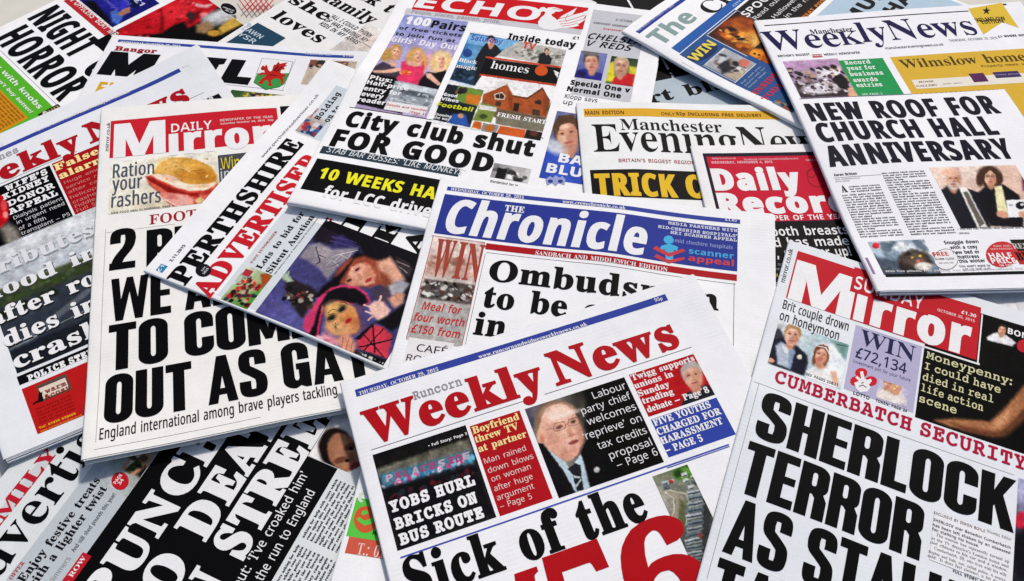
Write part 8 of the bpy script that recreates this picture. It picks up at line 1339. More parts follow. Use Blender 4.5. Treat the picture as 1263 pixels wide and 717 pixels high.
q.photo(92.2,74.7,197.1,225.8,[
('F','eeeef0'),
('P',[(92.3,76.9),(146.5,81),(120.5,118.6),(118.4,163.6),(90.6,160.2)],'2f6fa8',1),
('E',106.8,125,11.6,3.7,1,31.8,'6aa0c8',0.8),
('P',[(90.2,158.7),(118.4,163.6),(119.4,137.6),(94,134.4)],'22384e',2),
('S',16,(88.5,142.1,114.1,154.2),3,['16222e', '3a5a78', '4a7090'],3),
('P',[(91.5,79.7),(146.5,81),(148.6,99.6),(93.6,95.8)],'7fb4dc',2),
('P',[(146.5,81),(198.3,85.7),(200.8,115.8),(125.9,109.5)],'b9b6b0',1),
('S',70,(145.4,94,199.2,107),2.2,['8a8680', 'd8d6d0', '6a6660', 'a8a49c'],5),
('P',[(113,91.5),(123.9,92.3),(132.2,103.3),(121.9,124.6),(121.5,146.3),(118.6,164.4),(108.7,121.4),(110.6,101.7)],'20242a',1),
('E',116.9,85.4,4.6,-0.2,1.4,8,'2a201c',0.2),
('E',118.8,96.1,2.2,-0.1,0.8,4.6,'c68c74',0.5),
('E',117.4,88.2,3.8,-0.2,1.5,8.6,'d8a488',0.2),
('E',120,89.1,1.5,-0.1,0.9,5.6,'c68c74',1.6),
('E',116.3,90.2,1.4,-0.1,0.4,2.1,'edc2aa',1.6),
('E',116,83.4,2,-0.1,0.3,1.9,'edc2aa',1.6),
('E',115.5,86.8,1.2,-0,0.2,0.9,'c68c74',1.2),
('E',118.8,86.7,1.2,-0,0.2,0.9,'c68c74',1.2),
('E',115.6,86.9,0.6,-0,0.1,0.6,'5a3e34',0.9),
('E',118.8,86.8,0.6,-0,0.1,0.6,'5a3e34',0.9),
('E',115.3,85.1,1.2,-0,0.1,0.5,'c68c74',0.9),
('E',118.5,85,1.2,-0,0.1,0.5,'c68c74',0.9),
('E',118,88.9,0.6,-0,0.3,2.1,'c68c74',1.4),
('E',117.8,90.4,0.9,-0,0.1,0.6,'c68c74',1.2),
('E',118.1,92.5,1.5,-0.1,0.1,0.7,'b0605a',0.9),
('E',118.8,94.5,1.7,-0.1,0.2,0.9,'c68c74',1.6),
('P',[(113.4,87),(113.2,83.7),(115.1,81.7),(118,81.6),(120.1,83.4),(121,86.7),(120.9,82.4),(118,78),(113.4,78.2),(111.9,82.8)],'2a201c',1.2),
('P',[(172.2,113),(171.1,97.8),(177.8,93.3),(185.2,102.5),(185.2,112.6),(178.2,114.8)],'23262a',1),
('E',177.3,90.8,2.3,-0.5,0.8,4.1,'3a3028',0.2),
('E',178.4,96.3,1.1,-0.2,0.5,2.4,'c68c74',0.5),
('E',177.6,92.2,1.9,-0.4,0.8,4.4,'d0a080',0.2),
('E',178.9,92.4,0.8,-0.2,0.5,2.9,'c68c74',1.6),
('E',177.1,93.4,0.7,-0.2,0.2,1.1,'edc2aa',1.6),
('E',176.8,89.8,1,-0.2,0.2,1,'edc2aa',1.6),
('E',176.6,91.6,0.6,-0.1,0.1,0.5,'c68c74',1.2),
('E',178.3,91.3,0.6,-0.1,0.1,0.5,'c68c74',1.2),
('E',176.6,91.7,0.3,-0.1,0.1,0.3,'5a3e34',0.9),
('E',178.3,91.3,0.3,-0.1,0.1,0.3,'5a3e34',0.9),
('E',176.5,90.8,0.6,-0.1,0,0.2,'c68c74',0.9),
('E',178.1,90.4,0.6,-0.1,0,0.2,'c68c74',0.9),
('E',177.9,92.6,0.3,-0.1,0.2,1.1,'c68c74',1.4),
('E',177.8,93.4,0.4,-0.1,0.1,0.3,'c68c74',1.2),
('E',178,94.4,0.8,-0.2,0.1,0.4,'b0605a',0.9),
('E',178.4,95.5,0.9,-0.2,0.1,0.5,'c68c74',1.6),
('P',[(175.5,91.9),(175.4,90.2),(176.4,89),(177.8,88.7),(178.9,89.5),(179.4,91.1),(179.3,88.9),(177.8,86.8),(175.4,87.3),(174.8,89.8)],'3a3028',1.2),
('E',98.3,112.6,4.7,-1.1,1.9,7.3,'2a4a8a',0.2),
('P',[(117.7,113.6),(200.3,113.4),(200.5,116.4),(118.4,116.6)],'c4482a',0.5),
('P',[(118.6,117.2),(200.9,116.3),(199,142.1),(119,143.8)],'121214',0.8),
('P',[(189.7,121.2),(196.2,123.4),(196.1,133.1)],'e8e6e4',0.6),
('P',[(119.2,143.2),(199,142.1),(198.4,145.7),(119,146.9)],'b8442a',0.5),
('P',[(121.5,146.3),(198.8,145.6),(199.6,225.4),(130.4,219.4),(128,165.6)],'ececee',1),
('P',[(129.4,171.1),(148.4,150.5),(158.4,169.5),(172.7,170.2),(184.2,150.7),(195.5,168.9),(196.5,193),(132.9,193)],'a8552c',1),
('N',0.08,2,3),
('P',[(127.6,171.5),(148.1,147.6),(158.9,168.2),(157,171),(148.9,154.5),(129.6,175.1)],'e6e2de',0.6),
('P',[(158.2,168.4),(172.4,168.9),(184.6,150),(195.8,168.8),(194.1,169.2),(184.3,154.1),(173.8,171.9),(158.8,171.1)],'6a3a24',0.6),
('P',[(149.3,152.9),(158.4,169.5),(163.1,190.6),(158.8,189)],'8a4423',2),
('P',[(185.6,153),(195.1,169),(196.3,192),(192.5,188.7)],'8a4423',2),
('S',40,(134.1,175.7,193.7,185.7),1.2,['9a4a28', 'b8643a', 'a85530', '8c4424'],9),
('E',135.8,197.6,4.4,-1.1,2.3,9.8,'5a5a34',0.8),
('E',199.1,181.7,3.4,-0.8,1.7,9.2,'4a4a30',0.8),
('P',[(140.1,171.8),(146.6,166.7),(151.6,171.2),(152.1,178.4),(142.9,179.1)],'d8cfc0',0.8),
('P',[(141.4,172.6),(146.9,168.3),(150.7,172),(150.7,177.1),(143.5,177.2)],'3a2a24',0.8),
('L',[(145.3,169.3),(147.3,178)],0.4,'d8cfc0'),
('P',[(181.2,172.3),(185.1,169.2),(187.9,172.4),(187.6,176.3),(182.3,176.5)],'3a2a24',0.8),
('P',[(162.1,179.8),(167.5,179.6),(168.3,192),(163.3,191.6)],'2c201c',1),
('P',[(181.4,184.6),(189.1,184.7),(189.4,192.6),(182.3,192.8)],'4a362c',1),
('P',[(144.5,181.5),(150,181.8),(150.6,188.3),(145.2,188.4)],'4a362c',1),
('P',[(132.6,191.7),(196.9,193),(195.4,203.8),(148.2,205)],'6a5a48',2),
('P',[(88.9,167.4),(128.8,168.9),(128.8,223.6),(89.3,221.4)],'1c2430',1),
('P',[(102.8,167.6),(128.8,168.9),(129.5,193.9),(105.5,191.7)],'6a8a3a',2),
('P',[(114.7,177.9),(129,177),(129.2,192.6),(116.4,191.8)],'c8762a',2),
('S',16,(92.5,170.4,114.7,177.9),3,['14161c', '2a2028', '8a5a48', '3a3038'],6),
('P',[(108.3,209.4),(120.4,207.8),(128.6,222.9),(106.5,222.5)],'2f5aa8',2),
('E',116.7,210.5,2.7,-0.6,0.9,3.4,'c89878',0.4),
('E',109.3,202.7,10.1,-2.4,1.3,4.9,'10141a',0.5),
('P',[(131.6,187.8),(147.2,189.2),(147.3,212.9),(128.9,213.5)],'7a8a3c',1.5),
('P',[(130.6,190.9),(147.5,190.5),(148.1,197.2),(131.3,197.4)],'dcdcd8',1),
('E',137.8,206.2,3.7,-0.9,0.8,3.4,'3a4a2a',0.5),
('P',[(130.9,214.3),(138.1,214.6),(140.2,227.2),(130.2,225.8)],'d06a24',0.6),
('P',[(139.5,214.7),(154.8,214.9),(154.8,226.2),(139.9,226)],'8a9098',0.6),
('E',147.3,220.4,4.6,-1.1,1.1,4.7,'b8682a',0.6),
('P',[(155.7,214.7),(181.1,214.9),(180.7,229.9),(155.1,227.3)],'d0602a',0.6),
('P',[(149,200.9),(197.8,198),(197.3,213.5),(181.8,214.2),(151.5,213.4)],'7a7464',1.5),
('P',[(181.8,214.2),(197.6,214.7),(197.3,226.5),(180.7,225.5)],'241c18',0.8),
('E',189.5,217.9,4.1,-1,0.7,3.3,'5a3426',0.6),
('P',[(131.3,223),(140.5,224.6),(140.5,228.3),(130.5,227)],'e8e4e0',0.5)],st=0.4)
q = p['photograph#2/puff_lettering']
q.text('Saturday','NB',95.6,89.6,129.4,89.6,9.2,'4a5ab8')
q.text('TV','NB',151.5,91.7,165.2,91.7,10.5,'d03a32',b=0.02)
q.text('homes','SB',126.8,132.1,165.7,132.1,12.7,'f6f6f8',b=-0.02)
q.text('FRESH START','SB',150,202.9,197.6,202.9,5.63,'f6f6f8',b=0.01)
q.text('Black','SB',93,128.9,111.9,128.9,6.2,'f6f6f8')
q.text('magic','SB',93,139,114.1,139,6.2,'f6f6f8')
q.text('Good','NB',92.9,186.5,106.4,186.5,4.46,'f6f6f8',b=0.02)
q.text('Vibes','NB',92.4,193.3,109.6,193.3,4.46,'f6f6f8',b=0.02)
q.text('Football','NB',90.6,202.4,125.6,202.4,5.65,'dbe02c',b=0.02,sh=0.1)
q.text('Showing','NB',91.8,215.4,108.4,215.4,3.50,'f6f6f8')
q.text('the way','NB',92.1,219.7,107.9,219.7,3.50,'f6f6f8')
q = p['photograph#2/orange_badge']
q.poly([(184.6,123.3),(184.7,126.4),(183.9,129.4),(182.1,131.6),(179.8,132.7),(177.2,132.7),(174.8,131.4),(172.9,129.1),(171.8,126.2),(171.7,123),(172.6,120),(174.3,117.8),(176.6,116.6),(179.2,116.7),(181.7,118),(183.6,120.3)],'d2541e',0.22)
q = p['headline_lettering']
q.text('City club shut','NB',12.9,247.4,194.8,247.4,20.4,'0a0a0c',b=0.05)
q.text('FOR GOOD','NB',9,276.2,161.9,276.2,22.2,'0a0a0c',b=0.05)
q = p['strapline_strip']
q.rect(3,278.3,134,288.2,'2d3d4c',0.14)
q = p['strapline_strip/strapline_lettering']
q.text('STAB BAR BOSSES: ‘LIKE MONKEYS’','NR',8.7,285.5,138,285.5,7.1,'e2e6ea',b=0.01,sh=0.15)
q = p['story_panel']
q.rect(4,295.4,205,336.4,'0a0a0c')
q = p['story_panel/story_lettering']
q.text('10 WEEKS HARD','NB',13.6,319.5,142.5,319.5,13.6,'f4ee2a',b=0.03)
q.text('for LCC driver','NB',25.3,340.6,129.6,340.6,13.6,'f6f6f8',b=0.02)
q = p['photograph#3']
q.photo(161.9,263.6,196.6,281.7,[
('G','8a8a8a','d8d8d8',(162.3,265.5),(197.9,281.4)),
('S',24,(163.2,269.4,197.9,281.4),3,['2a2a2a', 'f0f0f0', '5a5a5a', 'b0b0b0'],4),
('P',[(166,268.7),(174.8,268.7),(175.5,284.6),(166.8,284.7)],'1c1c1c',1)])
q = p['photograph#3/caption_lettering']
q.text('Wonderland bar in','NB',163.1,287.9,188.4,287.9,3.08,'444448')
q = p['sport_column']
q.rect(213.6,10.6,272.2,154.2,'cdced6')
q = p['sport_column/sport_lettering']
q.text('31 OCTOBER','NR',239.8,25.5,257.7,25.5,3.62,'55555c',b=0.02)
q.text('NORTHWEST NEWSPAPER OF','NB',217.3,35.1,260.4,35.1,3.09,'2a2a30',b=-0.01)
q.text('Overpowering','NB',228.8,43,254.6,43,3.07,'c83a34')
q.text('CHELSEA','NB',214.1,61.6,271.8,61.6,10.1,'0a0a0c',b=-0.01,sh=0.3)
q.text('V REDS','NB',213.5,73.9,261.1,73.9,10,'0a0a0c',b=-0.01,sh=0.3)
q = p['sport_column/photograph#4']
q.photo(212.3,82.9,239.7,127.4,[
('G','7d83bb','565d9a',(225.1,81.4),(224.9,127.8)),
('P',[(210.9,126.1),(213.9,115.4),(220.8,111.9),(230.3,114.7),(237.9,115.5),(241.4,128.9),(210.2,128.7)],'2a2a86',2),
('P',[(215.4,115.5),(223.4,118.6),(221.7,126.1),(213.7,123.1)],'1a1a4a',2),
('E',224.7,95.6,7.9,-2.2,2.5,13.8,'55524e',0.2),
('E',228,113.9,3.7,-1,1.4,7.8,'c68c74',0.5),
('E',225.5,100.4,6.5,-1.8,2.6,14.6,'c8937c',0.2),
('E',230,100.9,2.6,-0.7,1.7,9.5,'c68c74',1.6),
('E',223.6,104.3,2.5,-0.7,0.6,3.5,'edc2aa',1.6),
('E',223,92.3,3.4,-0.9,0.6,3.2,'edc2aa',1.6),
('E',222.3,98.6,2,-0.5,0.3,1.6,'c68c74',1.2),
('E',227.8,97.1,2,-0.5,0.3,1.6,'c68c74',1.2),
('E',222.3,98.7,1,-0.3,0.2,1,'5a3e34',0.9),
('E',227.9,97.2,1,-0.3,0.2,1,'5a3e34',0.9),
('E',221.8,95.7,2,-0.5,0.1,0.8,'c68c74',0.9),
('E',227.3,94.2,2,-0.5,0.1,0.8,'c68c74',0.9),
('E',226.6,101.4,1,-0.3,0.6,3.5,'c68c74',1.4),
('E',226.2,104.2,1.5,-0.4,0.2,1,'c68c74',1.2),
('E',226.8,107.7,2.6,-0.7,0.2,1.3,'b0605a',0.9),
('E',228,111.1,2.9,-0.8,0.3,1.6,'c68c74',1.6),
('P',[(218.6,99.8),(218.1,93.9),(221.5,89.6),(226.5,88.3),(230,90.7),(231.6,96.2),(231.6,88.6),(226.4,81.8),(218.4,83.9),(216,92.8)],'55524e',1.2),
('E',222.9,83.9,9.1,-0.6,0.6,6.3,'6e6c6a',0.5)],d=0.2,st=0.4)
q = p['sport_column/photograph#5']
q.photo(244.1,85.4,271.6,129.9,[
('G','2a3a2c','5a6a3a',(250.2,86.1),(253.2,107.4)),
('P',[(242.7,97.5),(249,93.7),(252.8,126.4),(241,126.6)],'dcd03a',3),
('P',[(263.9,97.9),(276.1,100.2),(276.3,126.1),(268,130.2)],'d8c83a',3),
('P',[(250.3,129.3),(251.9,119.6),(262.5,110.2),(271.4,110.7),(271.1,131.8),(256.6,132.6)],'c4202c',2),
('E',255.6,96.5,7.8,-0.3,0.9,13.4,'b9a888',0.2),
('E',256.8,114.4,3.7,-0.2,0.5,7.6,'c68c74',0.5),
('E',255.9,101.2,6.5,-0.2,1,14.2,'c9a48c',0.2),
('E',260.2,102.6,2.5,-0.1,0.6,9.3,'c68c74',1.6),
('E',253.7,104.4,2.4,-0.1,0.2,3.4,'edc2aa',1.6),
('E',254.4,93,3.3,-0.1,0.2,3.2,'edc2aa',1.6),
('E',256.6,110.8,5.4,-0.2,0.4,5.5,'a89078',0.7),
('E',253,98.8,2,-0.1,0.1,1.6,'c68c74',1.2),
('E',258.5,98.6,2,-0.1,0.1,1.6,'c68c74',1.2),
('E',253,98.9,1,-0,0.1,0.9,'5a3e34',0.9),
('E',258.5,98.7,1,-0,0.1,0.9,'5a3e34',0.9),
('E',252.8,95.9,2,-0.1,0.1,0.8,'c68c74',0.9),
('E',258.3,95.7,2,-0.1,0.1,0.8,'c68c74',0.9),
('E',256.8,102.4,1,-0,0.2,3.4,'c68c74',1.4),
('E',256.2,104.9,1.5,-0.1,0.1,0.9,'c68c74',1.2),
('E',256.4,108.3,2.5,-0.1,0.1,1.2,'b0605a',0.9),
('E',257.1,111.7,2.9,-0.1,0.1,1.5,'c68c74',1.6),
('L',[(255.4,98.7),(253.9,101.4),(251.2,100.5),(251,97.2),(253.6,96.1),(255.4,98.7)],0.3,'55505a'),
('L',[(260.9,98.5),(259.4,101.2),(256.7,100.3),(256.5,97),(259.1,95.9),(260.9,98.5)],0.3,'55505a'),
('P',[(249.3,99.1),(249.5,93.5),(253.2,90.2),(258.1,90.1),(261.3,93.1),(262.2,98.6),(263,91.5),(258.7,84),(250.8,84.2),(247.6,92)],'b9a888',1.2)],d=0.2,st=0.4)
q = p['sport_column/sport_lettering']
q.text('Special One v','NB',210.6,139.4,270,139.4,7.1,'0a0a0c',b=0.05)
q.text('Normal One','NB',208.9,149.9,262.3,149.9,7.1,'0a0a0c',b=0.05)
q.text('Klopp says','NR',208.5,161,240.6,161,6.4,'2c2c32',b=0.01)
q.text('up','NR',208.5,169.9,217.6,169.9,6.4,'2c2c32',b=0.01)
q = p['sport_column/photograph#6']
q.photo(204.9,181.5,288.4,272.4,[
('G','7580b8','46507e',(211.9,180.8),(211.2,238.6)),
('E',230.5,206.2,32.5,-7.1,7.6,45.8,'6a7098',1),
('P',[(201.9,275),(203.3,240.4),(211.8,226.6),(238.3,236.5),(268.4,256.9),(266.4,279.4),(229.6,279.9)],'2d49ae',3),
('E',224.1,256.9,15.6,-3.4,3.2,18,'3a5ac0',1),
('P',[(216.5,237.4),(231,242),(231.1,226.3),(217.1,225.4)],'b8866a',2),
('E',218.1,206.5,11.2,-6.4,5.9,17.8,'5a4030',0.2),
('E',226,230.2,5.2,-2.9,3.3,10,'c68c74',0.5),
('E',220.2,212.8,9.2,-5.2,6.3,18.8,'c99a80',0.2),
('E',226.7,211.6,3.6,-2.1,4,12.4,'c68c74',1.6),
('E',218.1,218.9,3.5,-2,1.5,4.5,'edc2aa',1.6),
('E',215.2,202.7,4.8,-2.8,1.4,4.2,'edc2aa',1.6),
('E',215.2,211.7,2.8,-1.6,0.7,2.1,'c68c74',1.2),
('E',223,207.3,2.8,-1.6,0.7,2.1,'c68c74',1.2),
('E',215.2,211.9,1.4,-0.8,0.4,1.2,'5a3e34',0.9),
('E',223.1,207.4,1.4,-0.8,0.4,1.3,'5a3e34',0.9),
('E',213.9,207.9,2.8,-1.6,0.4,1,'c68c74',0.9),
('E',221.7,203.4,2.8,-1.6,0.3,1.1,'c68c74',0.9),
('E',221.9,213.8,1.4,-0.8,1.5,4.5,'c68c74',1.4),
('E',221.9,217.8,2.1,-1.2,0.4,1.2,'c68c74',1.2),
('E',223.4,222.3,3.6,-2,0.5,1.6,'b0605a',0.9),
('E',225.5,226.4,4.2,-2.3,0.7,2,'c68c74',1.6),
('P',[(210,214.9),(208.3,207.2),(212.5,199.7),(219.5,195.6),(225.2,197.4),(228.4,204.4),(227,193.8),(218.2,186.5),(206.9,193.1),(205.1,206.5)],'5a4030',1.2),
('P',[(205.3,203.7),(207.5,188.3),(220.9,183),(228,194.2),(223.8,191.8),(211.6,198),(211.2,214.7)],'5a4030',1.5),
('E',211.4,230.7,10.6,5.5,-1.6,7.9,'c8cbd8',0.8)],d=0.2)
q = p['sport_column/photograph_lettering']
q.text('BACK','NB',218.4,249.2,264.4,249.2,11.2,'f6f6f8',b=0.03)
q.text('BLUES','NB',209.8,264.2,262.6,264.2,11.4,'f6f6f8',b=0.03)
q = p['sport_column/club_emblem']
q.poly([(211.1,273.7),(214.1,268.6),(217.1,270.1),(219.2,266.7),(223.3,268.7),(225,266.1),(228.8,269.8),(228.9,276.4),(223.4,275.4),(221.5,279.5),(217.8,276.6),(213.7,280.5)],'9aa6d6',0.3)
q.poly([(218.2,274.3),(217.8,276),(216.2,277),(214.5,276.7),(213.5,275.4),(213.9,273.7),(215.4,272.7),(217.2,273)],'2d3c80',0.36)
q.poly([(226.9,272.4),(226.5,274.1),(225,275),(223.2,274.8),(222.3,273.4),(222.7,271.8),(224.2,270.8),(226,271)],'2d3c80',0.36)
p.build()

# city evening paper with gold edition strip, thin black serif masthead and yellow trick lettering
p = Newspaper('city evening paper with gold edition strip, thin black serif masthead and yellow trick lettering', 71.7, 600.1, -1.39, 289, 360, 2.5, 14, 'l', stock='e8eaea')
q = p['edition_strip']
q.rect(5.5,8.8,283,20.1,'e3ae2e')
q = p['edition_strip/edition_lettering']
q.text('MAIN EDITION','NB',6.7,17.1,43.6,17.1,4.99,'6a2c14',b=-0.01)
q.text('ONLY','NR',79.4,17.8,92.8,17.8,4.17,'7a4a14',b=0.02)
q.text('52p INCLUDING FREE DELIVERY','NB',93.9,16.9,177,16.9,4.17,'5a2a10',b=-0.01)
q = p['masthead_lettering']
q.text('Manchester','SB',38.4,39,135.2,39,15,'17171c',b=-0.01)
q.text('EvenıngNews','SB',10.8,67.5,234.4,67.5,36.4,'0a0a0c',b=-0.012)
q.text('BRITAIN’S BIGGEST REGIONAL NEWSPAPER','NR',32.8,81.6,142.3,81.6,4.12,'a83038',b=0.01)
q = p['puff_panel']
q.rect(5.7,90.6,283,124.7,'0a0a0c')
q = p['puff_panel/puff_lettering']
q.text('TRICK','NB',10,122.6,82.3,122.6,26.6,'eabf2c',b=0.045)
q.text('OR TREAT','NB',91.3,122,219.3,122,26.6,'eabf2c',b=0.045)
p.build()

# daily tabloid with crimson masthead panel and thin poppy outline under the church hall paper
p = Newspaper('daily tabloid with crimson masthead panel and thin poppy outline under the church hall paper', 171.9, 536.5, 0.48, 289, 360, 2.5, 15, 'l', stock='ecebec')
q = p['masthead_border']
q.rect(8.2,10.1,283,130.1,'15152c',0.1)
q = p['masthead']
q.rect(10.9,14.6,280,91.1,'cc1334',0.16)
q = p['masthead/masthead_lettering']
q.text('dailyrecord.co.uk','NR',15.7,17.9,37.9,17.9,2.22,'f0b8c4',b=0.02)
q.text('facebook.com/thescottishdailyrecord','NR',45,19.4,95.2,19.4,2.22,'f0b8c4',b=0.02)
q.text('@daily_record','NR',100.5,21.5,118.8,21.5,2.22,'f0b8c4',b=0.02)
q.text('WEDNESDAY, NOVEMBER 4, 2015','NB',14,23.3,70.6,23.3,2.93,'f4ccd4',b=-0.01)
q.text('Daily','NB',12.9,54.7,91.6,54.7,24,'f6f6f8',b=0.07)
q.text('Record','NB',12.6,81.7,128.3,81.7,22.1,'f6f6f8',b=0.07)
q.text('NEWSPAPER OF THE YEAR','NB',25.4,90.2,122.8,90.2,5.53,'f6f6f8')
q = p['masthead/poppy_outline']
q.poly([(119,41.2),(115.8,47.8),(115.2,47.2),(118.2,41.1)],'8a0a22',0.24)
q.poly([(106.9,37.2),(105.6,39.9),(105.1,39.3),(106.1,37.2)],'8a0a22',0.24)
q.poly([(115.8,47.8),(110.6,52.4),(110.4,51.6),(115.2,47.2)],'8a0a22',0.24)
q.poly([(105.6,39.9),(103.5,41.8),(103.4,40.9),(105.1,39.3)],'8a0a22',0.24)
q.poly([(110.6,52.4),(104.9,54),(105.1,53),(110.4,51.6)],'8a0a22',0.24)
q.poly([(103.5,41.8),(101.2,42.4),(101.5,41.4),(103.4,40.9)],'8a0a22',0.24)
q.poly([(104.9,54),(100,52.1),(100.7,51.3),(105.1,53)],'8a0a22',0.24)
q.poly([(101.2,42.4),(99.3,41.6),(99.9,40.8),(101.5,41.4)],'8a0a22',0.24)
q.poly([(100,52.1),(97.4,47.2),(98.2,46.7),(100.7,51.3)],'8a0a22',0.24)
q.poly([(99.3,41.6),(98.2,39.6),(99,39.1),(99.9,40.8)],'8a0a22',0.24)
q.poly([(97.4,47.2),(97.7,40.5),(98.5,40.5),(98.2,46.7)],'8a0a22',0.24)
q.poly([(98.2,39.6),(98.3,36.9),(99.1,36.9),(99,39.1)],'8a0a22',0.24)
q.poly([(97.7,40.5),(100.9,33.8),(101.4,34.3),(98.5,40.5)],'8a0a22',0.24)
q.poly([(98.3,36.9),(99.6,34.2),(100.2,34.8),(99.1,36.9)],'8a0a22',0.24)
q.poly([(100.9,33.8),(106.1,28.9),(106.3,29.8),(101.4,34.3)],'8a0a22',0.24)
q.poly([(99.6,34.2),(101.7,32.3),(101.9,33.2),(100.2,34.8)],'8a0a22',0.24)
q.poly([(106.1,28.9),(112,27.3),(111.7,28.3),(106.3,29.8)],'8a0a22',0.24)
q.poly([(101.7,32.3),(104,31.6),(103.8,32.7),(101.9,33.2)],'8a0a22',0.24)
q.poly([(112,27.3),(116.9,29.3),(116.2,30.1),(111.7,28.3)],'8a0a22',0.24)
q.poly([(104,31.6),(106,32.4),(105.4,33.3),(103.8,32.7)],'8a0a22',0.24)
q.poly([(116.9,29.3),(119.4,34.4),(118.6,34.9),(116.2,30.1)],'8a0a22',0.24)
q.poly([(106,32.4),(107,34.5),(106.2,35),(105.4,33.3)],'8a0a22',0.24)
q.poly([(119.4,34.4),(119,41.2),(118.2,41.1),(118.6,34.9)],'8a0a22',0.24)
q.poly([(107,34.5),(106.9,37.2),(106.1,37.2),(106.2,35)],'8a0a22',0.24)
q = p['story_panel']
q.rect(12,92.4,283,154.5,'0b0b0e',0.14)
q = p['story_panel/story_lettering']
q.text('Having both breasts','NB',9.7,107,117.2,107,9.5,'f6f6f8',b=-0.01)
q.text('removed has made','NB',9.7,118.9,114.5,118.9,9.5,'f6f6f8',b=-0.01)
q.text('me stronger, so cheer up!','NB',-7.2,130,113.4,130,9.5,'f6f6f8',b=-0.01)
q.text('Lesley Stewart said','NR',18.2,138.2,56.2,138.2,2.98,'a8a8ae',b=0.01)
q.text('she made the choice','NR',17.2,142.9,54,142.9,2.98,'a8a8ae',b=0.01)
q.text('SEE PAGE 7','NB',41.8,149.4,57.4,149.4,2.98,'e8d22a')
q = p['story_panel/headline_lettering']
q.text('PREVENT','HC',150,203,281,203,26,'e8eaee')
q.text('CANCER','HC',165,172,281,172,26,'e8eaee')
q = p['story_text']
q.text('it after','NR',24.5,172.6,39.7,172.6,4.80,'4a4a50',b=0.02)
q.text('the tests','NR',23,179.3,38.1,179.3,4.74,'4a4a50',b=0.02)
q.text('results','NR',21.4,186.5,36.4,186.5,4.68,'4a4a50',b=0.02)
q.text('she later','NR',19.8,193.6,34.7,193.6,4.62,'4a4a50',b=0.02)
q.text('stalled','NR',18.3,200.6,33.1,200.6,4.56,'4a4a50',b=0.02)
q.text('to live','NR',16.8,207.3,31.5,207.3,4.50,'4a4a50',b=0.02)
q.text('with her','NR',15.3,214.1,29.9,214.1,4.45,'4a4a50',b=0.02)
p.build()

# city weekly turned sideways with blue band, pumpkin fire photo and black spooky puff
p = Newspaper('city weekly turned sideways with blue band, pumpkin fire photo and black spooky puff', 128.6, 708.6, 45.96, 289, 370, 4, 16, 'l', lift=[(0, 0, 2, 40)])
q = p['dateline_band']
q.rect(7.6,11.1,200,16.3,'2c3f9c')
q = p['dateline_band/dateline_lettering']
q.text('THURSDAY, OCTOBER 29, 2015','SB',9.3,13.3,74.9,13.3,1.90,'c8d0ec')
q = p['masthead_lettering']
q.text('The','NB',8.2,44.3,75,44.3,20.8,'8aa6a4',b=0.03)
q.text('Chester','SB',89.1,53.3,216.9,53.3,21,'0a0a0c',b=-0.01)
q = p['masthead_band']
q.rect(12.5,53.2,285,63.9,'2560b0')
q = p['masthead_band/band_lettering']
q.text('CITY EDITION','NB',117.9,61.7,165.2,61.7,2.60,'c8dcf4')
q = p['puff_panel']
q.rect(10.5,64.9,114.5,195.4,'2a5490')
q = p['puff_panel/win_badge']
q.poly([(47.1,87.5),(42.8,89.1),(37.2,89.8),(31.1,89.6),(25,88.6),(19.4,86.8),(14.8,84.4),(11.8,81.6),(10.6,78.8),(11.2,76.2),(13.7,74),(17.8,72.4),(23.2,71.7),(29.3,71.8),(35.6,72.8),(41.4,74.6),(46.2,77),(49.3,79.7),(50.5,82.6),(49.8,85.3)],'16305e',0.2)
q = p['puff_panel/puff_lettering']
q.text('WIN','NB',12.4,83.8,50.7,83.8,10.8,'f0dc50',b=0.02,d=0.32)
q = p['photograph#1']
q.photo(57.4,67.7,113.5,117.4,[
('G','2a1410','8a4a1a',(90.3,66.7),(72.3,113.8)),
('E',86.6,75.5,18.2,6.3,-7.5,7.7,'8a3a14',0.8),
('E',87.9,93.6,2.5,14,-16.1,6,'c87a2a',0.9),
('E',101.5,87.1,7.4,8,-9.9,6.3,'a04a18',0.9),
('E',81.9,107.8,6,6.5,-9.6,6,'e0b060',0.9),
('E',81.7,82.9,1.3,7.1,-4.3,1.6,'1a0c0a',0.7),
('E',71.8,76.6,6.2,6.5,-6.2,4.1,'4a1a0c',0.8),
('E',78.2,95.6,4.7,9.3,-7.7,3.8,'d88a34',0.9),
('S',40,(63.2,71.7,78.3,112.1),4,['3a180c', 'c8681c', 'e8a040', '6a2c10', '1c0e0a', 'f0c878'],4),
('N',0.25,5,3)],d=0.2)
q = p['photograph#1/border_rule']
q.rect(57.42,67.31,113.51,68.21,'e8e8ec',0.28)
q.rect(55.34,67.71,56.24,117.40,'e8e8ec',0.28)
q = p['photograph#2']
q.photo(59.3,115.8,113.5,140.6,[
('F','1a1310'),
('E',64.6,123.6,5.9,6.4,-8.9,5.5,'d87a1c',0.3),
('E',65.8,120.9,3.6,3.9,-4.7,2.9,'f0a030',0.8),
('E',64.5,120.6,0.9,1,-1.4,0.9,'3a1c08',0.4),
('E',66.2,125.3,0.9,1,-1.4,0.9,'3a1c08',0.4),
('L',[(58.7,123.2),(59.7,126.7),(63.9,128.1)],0.8,'3a1c08'),
('E',66.4,135.6,4.7,5.1,-7.1,4.3,'a8541a',0.5)],d=0.26)
q = p['photograph#3']
